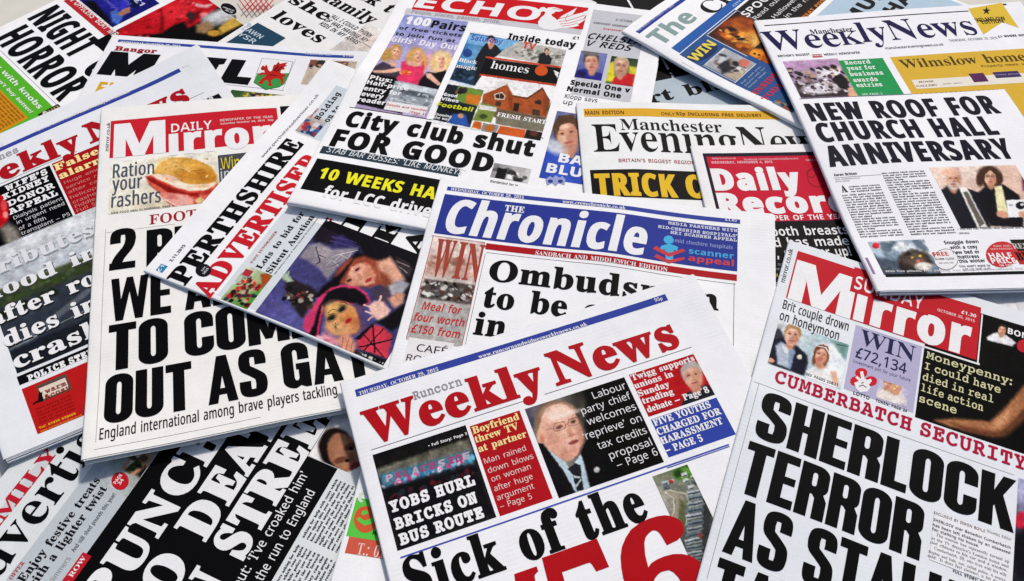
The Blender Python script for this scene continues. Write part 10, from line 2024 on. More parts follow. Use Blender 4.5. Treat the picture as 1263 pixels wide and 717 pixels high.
# sunday tabloid with red masthead, bride photo, lottery puff and black stalker headline
p = Newspaper('sunday tabloid with red masthead, bride photo, lottery puff and black stalker headline', 234.9, 419.0, -24.43, 289, 370, 3, 19, 'l', lift=[(0, 0, 2, 45)], stock='dfe3e9')
q = p['masthead']
q.rect(7.8,8.7,153.3,60,'c5202c',0.2)
q = p['masthead/masthead_lettering']
q.text('M','NB',10.4,59.1,59.3,59.1,40,'f6f6f8',b=0.035)
q.text('irror','NB',61.7,58.1,149.2,58.1,33.6,'f6f6f8',b=0.045)
q.rect(54.1,6.7,115,32.8,'c5202c',0.34)
q.text('SUNDAY','NB',56.4,28.8,110.3,28.8,13.7,'f6f6f8',b=-0.03,d=0.42)
q.text('£1.30','NB',139.3,20.3,150.2,20.3,3.17,'f6f6f8')
q.text('OCTOBER 25, 2015','NR',121.5,25.1,149.6,25.1,2.49,'f4dada',b=0.03)
q = p['website_lettering']
q.text('mirror.co.uk','NR',4.1,45.3,3.9,8.6,3.69,'44444c',b=0.01)
q = p['photograph#1']
q.photo(6.8,84.2,61.6,125.9,[
('G','e6e9ec','a8c6d0',(8.9,85.3),(57,93.2)),
('P',[(3.8,96.8),(8.6,90.1),(15.5,99.4),(11.8,105.5),(5.6,105.1)],'3a3c44',3),
('P',[(3.3,88.6),(11.7,87.1),(11.2,90.5),(4.1,92.1)],'b8bcc0',3),
('P',[(48.6,86.2),(62,78.8),(60.3,99.3),(55.6,99.8)],'6f9490',4),
('L',[(52.5,87.6),(60.7,86.2)],0.8,'3a5a50'),
('P',[(5.4,124.2),(5.3,103.7),(11.7,98.8),(18.3,101.2),(24.5,101.5),(33.3,106.7),(35.2,113.4),(34.4,125.6),(9.9,126)],'1d2030',2),
('P',[(9.3,108.1),(12.5,103),(20,103.5),(23.9,107.8),(23.3,123.9),(13.7,123.6)],'b4bfcc',2),
('P',[(20.2,107.9),(23.3,105),(23.9,123.6),(21.5,123.9)],'8aa0c0',2),
('P',[(13.5,104.8),(16.7,105.7),(18.8,104),(19.1,111.5),(16.6,111)],'eef0f3',1),
('E',8.2,122.2,3,0.1,-0.2,2.1,'dca48c',0.5),
('E',19.1,91.1,6.2,-1.4,0.4,8.4,'b08a62',0.2),
('E',19.6,102.4,2.9,-0.6,0.3,4.8,'c68c74',0.5),
('E',19.2,94.1,5.1,-1.1,0.5,9,'eabba4',0.2),
('E',22.5,94.3,2,-0.4,0.3,5.9,'c68c74',1.6),
('E',17.4,96.5,1.9,-0.4,0.1,2.1,'edc2aa',1.6),
('E',18.2,89.1,2.6,-0.6,0.1,2,'edc2aa',1.6),
('E',17,93,1.5,-0.3,0.1,1,'c68c74',1.2),
('E',21.3,92,1.5,-0.3,0,1,'c68c74',1.2),
('E',17,93.1,0.8,-0.2,0,0.6,'5a3e34',0.9),
('E',21.3,92.1,0.8,-0.2,0,0.6,'5a3e34',0.9),
('E',16.9,91.2,1.5,-0.3,0,0.5,'c68c74',0.9),
('E',21.2,90.2,1.5,-0.3,0,0.5,'c68c74',0.9),
('E',19.9,94.7,0.8,-0.2,0.1,2.2,'c68c74',1.4),
('E',19.3,96.4,1.2,-0.3,0,0.6,'c68c74',1.2),
('E',19.5,98.6,2,-0.4,0,0.8,'b0605a',0.9),
('E',19.9,100.7,2.3,-0.5,0.1,1,'c68c74',1.6),
('P',[(14,93.7),(14.3,90.2),(17.3,87.5),(21.2,86.6),(23.6,88.1),(24.2,91.5),(24.9,86.8),(21.8,82.6),(15.5,84.1),(12.9,89.5)],'b08a62',1.2),
('E',28,110.5,2,-0.9,0.4,2.2,'ece6d4',0.5),
('P',[(38,95.5),(41.9,89.9),(50.2,88.5),(57.4,96),(61.7,100.2),(61.8,123.6),(53.2,121.6)],'e4eaee',3),
('P',[(35.3,120.8),(39,114.7),(52.5,110.2),(57.2,116.9),(58.7,126.4),(39.2,129.3)],'f0efee',2),
('P',[(40.5,113.2),(43.8,108.1),(49.1,110.9),(43.9,115.5)],'e0aa92',2),
('E',43,100.3,5.3,-0.6,-0.2,8.1,'7a4c30',0.25),
('E',39.3,106.3,2,-0.2,-0.1,6.4,'7a4c30',0.5),
('E',47,104.9,1.9,-0.2,-0.2,6,'7a4c30',0.5),
('E',43.1,109.6,2.5,-0.3,-0.1,4.2,'c68c74',0.5),
('E',43.3,102.4,4.4,-0.5,-0.2,7.9,'dea288',0.2),
('E',46,102.9,1.7,-0.2,-0.1,5.1,'c68c74',1.6),
('E',41.6,104.3,1.7,-0.2,-0,1.9,'edc2aa',1.6),
('E',42.7,98,2.3,-0.3,-0,1.7,'edc2aa',1.6),
('E',41.4,101.2,1.3,-0.2,-0,0.9,'c68c74',1.2),
('E',45.2,100.8,1.3,-0.2,-0,0.9,'c68c74',1.2),
('E',41.4,101.3,0.7,-0.1,-0,0.5,'5a3e34',0.9),
('E',45.2,100.8,0.7,-0.1,-0,0.5,'5a3e34',0.9),
('E',41.5,99.7,1.3,-0.2,-0,0.4,'c68c74',0.9),
('E',45.2,99.2,1.3,-0.2,-0,0.4,'c68c74',0.9),
('E',43.8,103,0.7,-0.1,-0,1.9,'c68c74',1.4),
('E',43.2,104.4,1,-0.1,-0,0.5,'c68c74',1.2),
('E',43.2,106.3,1.7,-0.2,-0,0.7,'b0605a',0.9),
('E',43.5,108.2,2,-0.2,-0,0.9,'c68c74',1.6),
('P',[(38.6,105.5),(39.2,100.3),(42.1,96.3),(44.1,95.4),(47.3,99.3),(47.7,104),(49,99.9),(46.8,92.9),(42.9,92),(38.8,95.2),(37,101.4)],'7a4c30',1.2),
('E',42.2,105.8,2.5,-1.1,0.3,2,'c87a6a',1.2),
('L',[(38.6,95.2),(45,93.9),(48.8,98.3)],0.8,'f0f0f2'),
('P',[(52.4,113.2),(56.3,111.5),(60.7,124.1),(54.6,122.5)],'e0b49c',2),
('N',0.05,2,4)],st=0.4)
q = p['photograph#1/caption_lettering']
q.text('SEE PAGES 20&21','NB',35.5,124.4,59,124.4,2.46,'26262c')
q = p['puff_lettering']
q.text('Brit couple drown','NR',7.1,71.8,58.8,71.8,9,'30303a',b=0.015)
q.text('on honeymoon','NR',6.9,83.3,53.2,83.3,9,'30303a',b=0.015)
q = p['lottery_panel']
q.rect(63.6,63.4,114,124.1,'b9b4d4')
q = p['lottery_panel/lottery_lettering']
q.text('WIN','SB',68.3,80,109.6,80,14.3,'25284e',b=-0.01)
q.text('£72,134','NR',67.6,93.1,105.3,93.1,9.6,'25284e',b=0.015)
q.text('Investment pot for your future','NR',66.7,98.6,109,98.6,2.79,'4a4c6c')
q.text('LOTTO','NB',70.9,126.1,82.7,126.1,3.00,'2a2a34')
q.text('TOKEN: PAGE 24','NB',87.1,125.5,109.7,125.5,2.39,'3a3a44')
q = p['lottery_panel/lottery_emblem']
q.poly([(75.7,112.2),(75.6,114),(74.9,115.8),(73.6,117.4),(72,118.4),(70.3,118.8),(68.8,118.5),(67.7,117.5),(67.1,116),(67.2,114.2),(67.9,112.4),(69.1,110.8),(70.7,109.8),(72.4,109.4),(74,109.7),(75.1,110.7)],'d0202c',0.21875)
q.poly([(78.1,103.6),(78,105.4),(77.3,107.2),(76,108.8),(74.4,109.8),(72.8,110.2),(71.2,109.9),(70.1,108.9),(69.5,107.3),(69.6,105.5),(70.3,103.7),(71.6,102.1),(73.2,101.1),(74.9,100.7),(76.4,101),(77.6,102.1)],'d0202c',0.21960000000000002)
q.poly([(85.9,107.8),(85.8,109.6),(85.1,111.4),(83.8,112.9),(82.2,114),(80.5,114.4),(79,114),(77.9,113),(77.3,111.5),(77.4,109.7),(78.1,107.9),(79.4,106.4),(81,105.3),(82.7,105),(84.2,105.3),(85.4,106.3)],'d0202c',0.22125)
q.poly([(72.3,120.7),(70.2,116.3),(73.2,113.3),(70.3,111.3),(71.3,109.3),(74.6,111.1),(72.8,104.8),(74.8,103.4),(77,109.5),(78.8,109.8),(81.1,107.7),(82.2,109.4),(80.6,113.3),(82.2,115.3),(80.2,119.9),(75.4,122.5)],'f2f2f4',0.3)
q.poly([(73.8,117.5),(76.5,115.2),(76.6,116),(73.9,118.2)],'30303c',0.36)
q.poly([(76.5,115.2),(79.3,116.2),(79.4,116.9),(76.6,116)],'30303c',0.36)
q.poly([(75.1,114.2),(76.6,112.5),(76.7,113.3),(75.2,115)],'30303c',0.36)
q = p['lottery_panel/photograph#2']
q.photo(86.9,105.3,108.8,121.7,[
('G','c9c4dc','b8b0cc',(92.9,104.8),(103.8,123.9)),
('P',[(85,118.9),(91.5,110.8),(106.6,112.3),(109.1,119),(93.3,124.5)],'e6dcd4',3),
('P',[(91.8,113.3),(92.9,104.8),(97.1,104.4),(99.2,112.8)],'d8a48a',2),
('P',[(99.1,120.7),(101.7,106.4),(106.9,114.7)],'e8e0dc',2),
('E',93.6,105.2,2.9,0.1,-0.6,4.2,'5a4030',0.2),
('E',92.8,110.8,1.4,0,-0.4,2.4,'c68c74',0.5),
('E',93.4,106.7,2.4,0.1,-0.6,4.4,'d8a488',0.2),
('E',94.9,107.2,0.9,0,-0.4,2.9,'c68c74',1.6),
('E',92.3,107.6,0.9,0,-0.2,1.1,'edc2aa',1.6),
('E',93.4,104.2,1.2,0,-0.1,1,'edc2aa',1.6),
('E',92.5,105.9,0.7,0,-0.1,0.5,'c68c74',1.2),
('E',94.5,105.9,0.7,0,-0.1,0.5,'c68c74',1.2),
('E',92.5,105.9,0.4,0,-0,0.3,'5a3e34',0.9),
('E',94.5,106,0.4,0,-0,0.3,'5a3e34',0.9),
('E',92.6,105,0.7,0,-0,0.2,'c68c74',0.9),
('E',94.7,105.1,0.7,0,-0,0.2,'c68c74',0.9),
('E',93.6,107.1,0.4,0,-0.2,1.1,'c68c74',1.4),
('E',93.2,107.8,0.5,0,-0,0.3,'c68c74',1.2),
('E',93.1,108.9,0.9,0,-0.1,0.4,'b0605a',0.9),
('E',93.1,110,1.1,0,-0.1,0.5,'c68c74',1.6),
('P',[(91.1,105.9),(91.5,104.2),(93.2,103.3),(95,103.3),(95.9,104.3),(95.9,106),(96.7,103.8),(95.6,101.5),(92.7,101.4),(91,103.7)],'5a4030',1.2),
('E',100.1,107.4,2.9,0.1,-0.7,4.6,'c89a58',0.25),
('E',97.7,110.5,1.1,0,-0.5,3.6,'c89a58',0.5),
('E',101.9,110.4,1,0,-0.5,3.3,'c89a58',0.5),
('E',99.5,112.7,1.4,0,-0.4,2.4,'c68c74',0.5),
('E',100.1,108.6,2.4,0.1,-0.7,4.4,'e0b094',0.2),
('E',101.5,109.1,0.9,0,-0.4,2.9,'c68c74',1.6),
('E',99,109.5,0.9,0,-0.2,1.1,'edc2aa',1.6),
('E',100.1,106.1,1.2,0,-0.1,1,'edc2aa',1.6),
('E',99.2,107.8,0.7,0,-0.1,0.5,'c68c74',1.2),
('E',101.2,107.9,0.7,0,-0.1,0.5,'c68c74',1.2),
('E',99.2,107.9,0.4,0,-0,0.3,'5a3e34',0.9),
('E',101.2,107.9,0.4,0,-0,0.3,'5a3e34',0.9),
('E',99.3,107,0.7,0,-0,0.2,'c68c74',0.9),
('E',101.3,107,0.7,0,-0,0.2,'c68c74',0.9),
('E',100.3,109,0.4,0,-0.2,1.1,'c68c74',1.4),
('E',99.9,109.8,0.5,0,-0,0.3,'c68c74',1.2),
('E',99.8,110.8,0.9,0,-0.1,0.4,'b0605a',0.9),
('E',99.8,111.9,1.1,0,-0.1,0.5,'c68c74',1.6),
('P',[(97.3,110),(98,107.1),(99.9,105.1),(101,104.8),(102.5,107.2),(102.4,109.9),(103.4,107.7),(102.7,103.6),(100.6,102.8),(98.2,104.2),(96.8,107.6)],'c89a58',1.2)],d=0.2,st=0.4)
q = p['photograph#3']
q.photo(115.6,14.2,288.6,127,[
('F','09090b'),
('P',[(128.8,124),(140.6,117.6),(166.5,109.4),(170.2,103.9),(179.4,87.3),(186.8,71.3),(198.6,55.9),(201.2,73.3),(191.6,87.5),(184.2,100.7),(175,116.9),(169.2,120.8),(153.3,123.3),(139.2,125.4)],'a8714e',3),
('P',[(140.9,121.5),(167,117.7),(174.9,114.5),(185.9,95),(197.3,77.5),(199.6,84.3),(177.1,118.5),(169.3,122.2),(149.4,125)],'6a402a',4),
('E',174.3,104.7,5.2,-9.3,2.1,1.6,'c89068',0.9),
('P',[(157,30.8),(161.1,26.3),(165.5,27.4),(166,35.8),(159.7,38.3)],'09090b',1),
('P',[(159.1,36.3),(163.9,29.8),(169.3,27),(175.3,29.2),(180.8,32.6),(177.8,37.2),(159.7,38.3)],'e8e8ea',1.5),
('P',[(167.3,29),(170.3,27.8),(169.2,31.1)],'101014',0.6),
('E',170.2,23,3.2,-0.4,-0.5,4.8,'2a221e',0.2),
('E',169.5,29.4,1.5,-0.2,-0.3,2.8,'c68c74',0.5),
('E',170,24.7,2.6,-0.3,-0.5,5.1,'c89a7c',0.2),
('E',171.6,25,1,-0.1,-0.3,3.3,'c68c74',1.6),
('E',168.9,25.9,1,-0.1,-0.1,1.2,'edc2aa',1.6),
('E',169.9,21.8,1.4,-0.2,-0.1,1.1,'edc2aa',1.6),
('E',169,23.9,0.8,-0.1,-0.1,0.6,'c68c74',1.2),
('E',171.2,23.6,0.8,-0.1,-0.1,0.6,'c68c74',1.2),
('E',169,23.9,0.4,-0,-0,0.3,'5a3e34',0.9),
('E',171.2,23.7,0.4,-0,-0,0.3,'5a3e34',0.9),
('E',169,22.9,0.8,-0.1,-0,0.3,'c68c74',0.9),
('E',171.3,22.6,0.8,-0.1,-0,0.3,'c68c74',0.9),
('E',170.3,25.1,0.4,-0,-0.1,1.2,'c68c74',1.4),
('E',169.9,26,0.6,-0.1,-0,0.3,'c68c74',1.2),
('E',169.7,27.2,1,-0.1,-0,0.4,'b0605a',0.9),
('E',169.8,28.4,1.2,-0.1,-0.1,0.6,'c68c74',1.6),
('P',[(167.4,24.1),(167.9,22.1),(169.6,20.8),(171.6,20.6),(172.7,21.5),(172.7,23.5),(173.4,20.9),(172.2,18.4),(169,18.7),(167.2,21.6)],'2a221e',1.2),
('N',0.1,2,2)],d=0.12)
q = p['photograph#3/border_rule']
q.rect(154.04,15.11,155.14,63.01,'f2f2f4',0.2)
q.rect(114.06,62.26,156.06,63.86,'f2f2f4',0.2)
q = p['photograph#3/caption_lettering']
q.text('Moneypenny:','MS',117.8,72.5,179.8,72.5,6.1,'d9d6a8',b=0.025)
q.text('I could have','MS',117.8,82.9,172.1,82.9,6.1,'d9d6a8',b=0.025)
q.text('died in real','MS',117.4,93.1,167.8,93.1,6.1,'d9d6a8',b=0.025)
q.text('life action','MS',117.4,103.1,161.3,103.1,6.1,'d9d6a8',b=0.025)
q.text('scene','MS',117.1,112.9,143.4,112.9,6.1,'d9d6a8',b=0.025)
q.text('BOND','NB',174.1,26.1,194.3,26.1,5.53,'f6f6f8',b=0.01)
q = p['photograph#3/number_badge']
q.poly([(191.2,31.3),(190.9,33.8),(189.9,36.2),(188.3,38.1),(186.4,39.4),(184.5,39.7),(182.8,39),(181.6,37.5),(181.2,35.3),(181.4,32.8),(182.4,30.4),(184,28.4),(185.9,27.2),(187.8,26.9),(189.5,27.5),(190.7,29.1)],'c02430',0.2)
q = p['strapline_lettering']
q.text('CUMBERBATCH SECURITY','MS',14.8,139.5,192.6,139.5,10.3,'b3123c',b=0.045)
q = p['story_rule']
q.rect(0.40,146.03,184.69,146.38,'85858c')
q.rect(4.22,145.78,4.57,296.94,'85858c')
q = p['photograph#4']
q.photo(187.6,147.2,288.6,300,[
('G','a9a8c8','22222c',(187.8,156.7),(193.4,193.8)),
('E',191.3,178.2,4.3,-1.8,0.3,6.5,'d02848',0.3),
('E',193.5,201.2,6.5,-2.7,0.7,16.2,'15151a',0.6),
('N',0.15,3,2)])
q = p['headline_lettering']
q.text('SHERLOCK','HC',9.6,189.4,186.6,189.4,39.3,'0a0a0c')
q.text('TERROR','HC',8.3,232.9,129.8,232.9,39.3,'0a0a0c')
q.text('AS STALKER','HC',8.9,276.3,194.3,276.3,39.3,'0a0a0c')
q.text('TAUNTS','HC',8.6,319.8,126.5,319.8,39.3,'0a0a0c')
q = p['story_panel']
q.rect(135.8,194.8,187.2,229.3,'f1f2f5',0.3)
q = p['story_panel/story_lettering']
q.text('EXCLUSIVE BY SIMON BOYLE','NB',135.6,196.6,168.6,196.6,2.05,'5a3038',b=-0.02,d=0.38)
q.text('Showbiz Editor','NR',169.8,195.7,185.3,195.7,2.05,'55555c',d=0.38)
q.text('SHERLOCK star Benedict Cumberbatch','NB',135.7,201.6,185.2,201.6,2.01,'1c1c22',d=0.38)
q.text('has been left shaken by an obsessed','NB',135.7,205.3,185.1,205.3,2.01,'1c1c22',d=0.38)
q.text('fan stalking his house.','NB',135.5,208.5,165.6,208.5,2.01,'1c1c22',d=0.38)
q.text('The woman has repeatedly turned up','SB',138.4,211.6,184.8,211.6,2.00,'3c3c44',b=-0.02,d=0.38)
q.text('at the TV detective’s London home and','SB',135.7,215,184.6,215,2.00,'3c3c44',b=-0.02,d=0.38)
q.text('tied ribbons to his car and a window.','SB',135.3,218,184.1,218,2.00,'3c3c44',b=-0.02,d=0.38)
q.text('Cumberbatch, 39, who lives with his wife','SB',138,221.3,183.6,221.3,2.00,'3c3c44',b=-0.02,d=0.38)
q.text('Sophie and baby son, called police. A source','SB',135,224.9,183.2,224.9,2.00,'3c3c44',b=-0.02,d=0.38)
q.text('said: ‘It does feel sinister, a bit dark.’','SB',134.6,227.8,182.7,227.8,2.00,'3c3c44',b=-0.02,d=0.38)
q.text('FULL STORY: PAGES 4&5','NB',151.1,231.7,181.6,231.7,1.89,'1c1c22',d=0.38)
p.build()

# weekly paper with thin serif masthead, yellow edition ribbon and church hall headline
p = Newspaper('weekly paper with thin serif masthead, yellow edition ribbon and church hall headline', 271.0, 720.1, 3.23, 289, 359, 4, 20, 'l', off=[(0.0, 0.0), (0.0, 0.0), (0.0, 0.0), (0.0, 14.0)], lift=[(0, 359, 2, 40), (0, 150, 1.5, 70)], stock='ebecf1')
q = p['rule']
q.rect(6.74,9.05,227.56,10.55,'101018')
q.rect(266.53,1.88,272.51,4.28,'101018')
q = p['masthead_lettering']
q.text('Wee','SB',-1.6,51.8,76,51.8,31.8,'120a4a',b=-0.012)
q.text('lyNews','SB',98.8,48.1,221.4,48.1,31.8,'120a4a',b=-0.012)
q.text('K','SB',76.9,50.4,99.6,50.4,21.7,'120a4a',b=-0.012)
q.text('Manchester','SB',50.4,29.6,95.6,29.6,7.6,'26222e',b=-0.008)
q = p['edition_ribbon']
q.poly([(229.3,5.9),(268.7,-0),(267.2,41.6),(254.5,31.1),(226,48.7)],'e6c23c',0.14)
q = p['edition_ribbon/ribbon_star']
q.poly([(249.8,4.4),(248.6,9.4),(251.8,9.8),(247.8,12.6),(246.4,17.6),(245.1,14.4),(241,17.1),(244.2,12.3),(243,8.9),(246.4,9.2)],'15131a',0.22)
q = p['edition_ribbon/ribbon_lettering']
q.text('WILMSLOW','NB',228.1,28.7,259.9,28.7,6.6,'2a241c')
q.text('EDITION','NB',232.6,32.3,256.1,32.3,6.6,'2a241c')
q = p['dateline_lettering']
q.text('BRITAIN’S BIGGEST','NR',5.8,63.2,38.8,63.2,3.32,'3a3a44',b=0.02)
q = p['dateline_tag']
q.rect(40.3,62.1,50.4,67.4,'c04a58')
q = p['dateline_tag/tag_lettering']
q.text('FREE','NB',40.1,65.4,49.9,65.4,1.80,'f6f6f8')
q = p['dateline_lettering']
q.text('WEEKLY NEWSPAPER','NR',52.5,65.3,89.9,65.3,3.26,'3a3a44',b=0.02)
q.text('manchestereveningnews.co.uk','NR',117.7,61.7,178.5,61.7,3.60,'55555e',b=0.01)
q.text('THURSDAY, OCTOBER 29, 2015','NR',186.7,56.8,237.5,56.8,3.60,'9a9aa4',b=0.01)
q.text('£1 WHERE SOLD','NB',239.4,54.9,271.2,54.9,3.17,'33333c')
q = p['photograph#1']
q.photo(7.9,70.5,64.2,130,[
('G','c8b0c4','a890ac',(29.9,72.7),(31.1,87.2)),
('P',[(7.9,70.5),(70.3,73.9),(68.5,83.2),(6.5,84.9)],'b894b8',3),
('P',[(36.3,85.2),(61.9,85),(58.2,99.6),(34.4,99.7)],'e6e4ec',2),
('S',60,(8.7,82.7,67.5,110.8),3.5,['2a2228', '3a3038', '8a6a62', 'c8a894', '1a161c', 'd8c4b4'],3),
('P',[(8.6,106.4),(57.5,105.6),(64.7,130),(7.3,128.7)],'3a3034',3),
('E',33.5,115.4,21,-1.4,-2.5,8.9,'d8d4da',0.4),
('S',70,(11.5,102,56.4,125.1),2.2,['f0eef2', '9a8a8c', '5a4a4c', 'd8ccd0', '2a2226'],5),
('P',[(46.8,102.5),(58.6,94.1),(62.7,103.6),(57.6,121.6),(50.6,116.6)],'1c181e',2),
('P',[(57.8,117),(65.8,115.3),(64.7,130.9),(54.1,131.2)],'d8a890',2),
('N',0.1,2,3)],st=0.4)
q = p['puff_panel']
q.rect(63.8,74.3,109.5,129.3,'1f9a54',0.18)
q = p['puff_panel/puff_lettering']
q.text('Record','MS',69,81.6,95.1,81.6,5.56,'eaf4ec',b=0.06,d=0.3)
q.text('year for','MS',68.1,90.2,97.2,90.2,5.56,'eaf4ec',b=0.06,d=0.3)
q.text('business','MS',67.7,99.4,101.3,99.4,5.56,'eaf4ec',b=0.06,d=0.3)
q.text('awards','MS',67.9,108.6,92.4,108.6,5.56,'eaf4ec',b=0.06,d=0.3)
q.text('entries','MS',68.2,116.7,93.7,116.7,5.56,'eaf4ec',b=0.06,d=0.3)
q.text('SEE PAGE 3','NB',68.5,129.3,88.5,129.3,3.05,'c8ecd2',d=0.3)
q = p['homes_panel']
q.rect(117.3,73.8,288.5,130.4,'e0b53a')
q.rect(209.3,130.4,288.5,199.4,'e0b53a')
q = p['homes_panel/homes_lettering']
q.text('Wilmslow homes','SB',123.1,91.8,258.6,91.8,12.8,'4a3c14',b=-0.01)
q.text('Property news, view','NR',201.8,98,254.4,98,3.40,'6a5418',b=0.01)
q = p['homes_panel/logo_strip']
q.rect(124.7,109.8,288.5,123.2,'efe9dc',0.2)
q = p['homes_panel/logo_lettering']
q.text('HOME','SB',130.8,114.7,145.9,114.7,2.40,'8a2436',d=0.3)
q.text('GALLERY','SB',126.1,120.3,147.2,120.3,2.40,'8a2436',d=0.3)
q.text('estate agents','NR',153.1,119,172.2,119,1.60,'77777c',d=0.3)
q = p['homes_panel/logo_tile#1']
q.rect(184.2,106,199,118.6,'5a2456',0.26)
q = p['homes_panel/logo_tile#2']
q.rect(208.4,106,234.1,114.7,'3a2a60',0.26)
q = p['homes_panel/logo_lettering']
q.text('mosley jarman','NR',208.7,111,233.9,111,1.80,'c8b8d8',d=0.34)
q = p['rule']
q.rect(5.92,129.67,203.08,130.47,'22356a')
q = p['headline_lettering']
q.text('NEW ROOF FOR','NB',8.2,162.7,191.3,162.7,24.6,'0c0b22',b=0.04)
q.text('CHURCH HALL','NB',8,190.8,176.7,190.8,24.6,'0c0b22',b=0.04)
q.text('ANNIVERSARY','NB',6.9,220.9,178.1,220.9,24.6,'0c0b22',b=0.04)
q = p['byline_lettering']
q.text('Karen Britton','NB',6.3,232.3,26.4,232.3,3.00,'26262c')
q = p['rule']
q.rect(4.29,233.97,47.12,234.37,'66666c')
q = p['byline_lettering']
q.text('news@weeklynews.co.uk','NR',5.4,236.7,27.6,236.7,1.50,'66666c')
q.text('01625 529333','NR',5,239.3,17.6,239.3,1.50,'66666c')
q.text('A','SB',7.1,251.3,12.2,251.3,7.7,'1c1c22',b=0.02)
q = p['story_text']
q.column(14.4, 244.4, 41.8, 253.4, 2.75, 'SB', '3e3e46', 3, 0)
q.column(5.4, 253.6, 41.8, 303.6, 2.75, 'SB', '3e3e46', 5, 0.12)
q.column(48, 231.7, 86.3, 303.6, 2.75, 'SB', '3e3e46', 8, 0.12)
q = p['photograph#2']
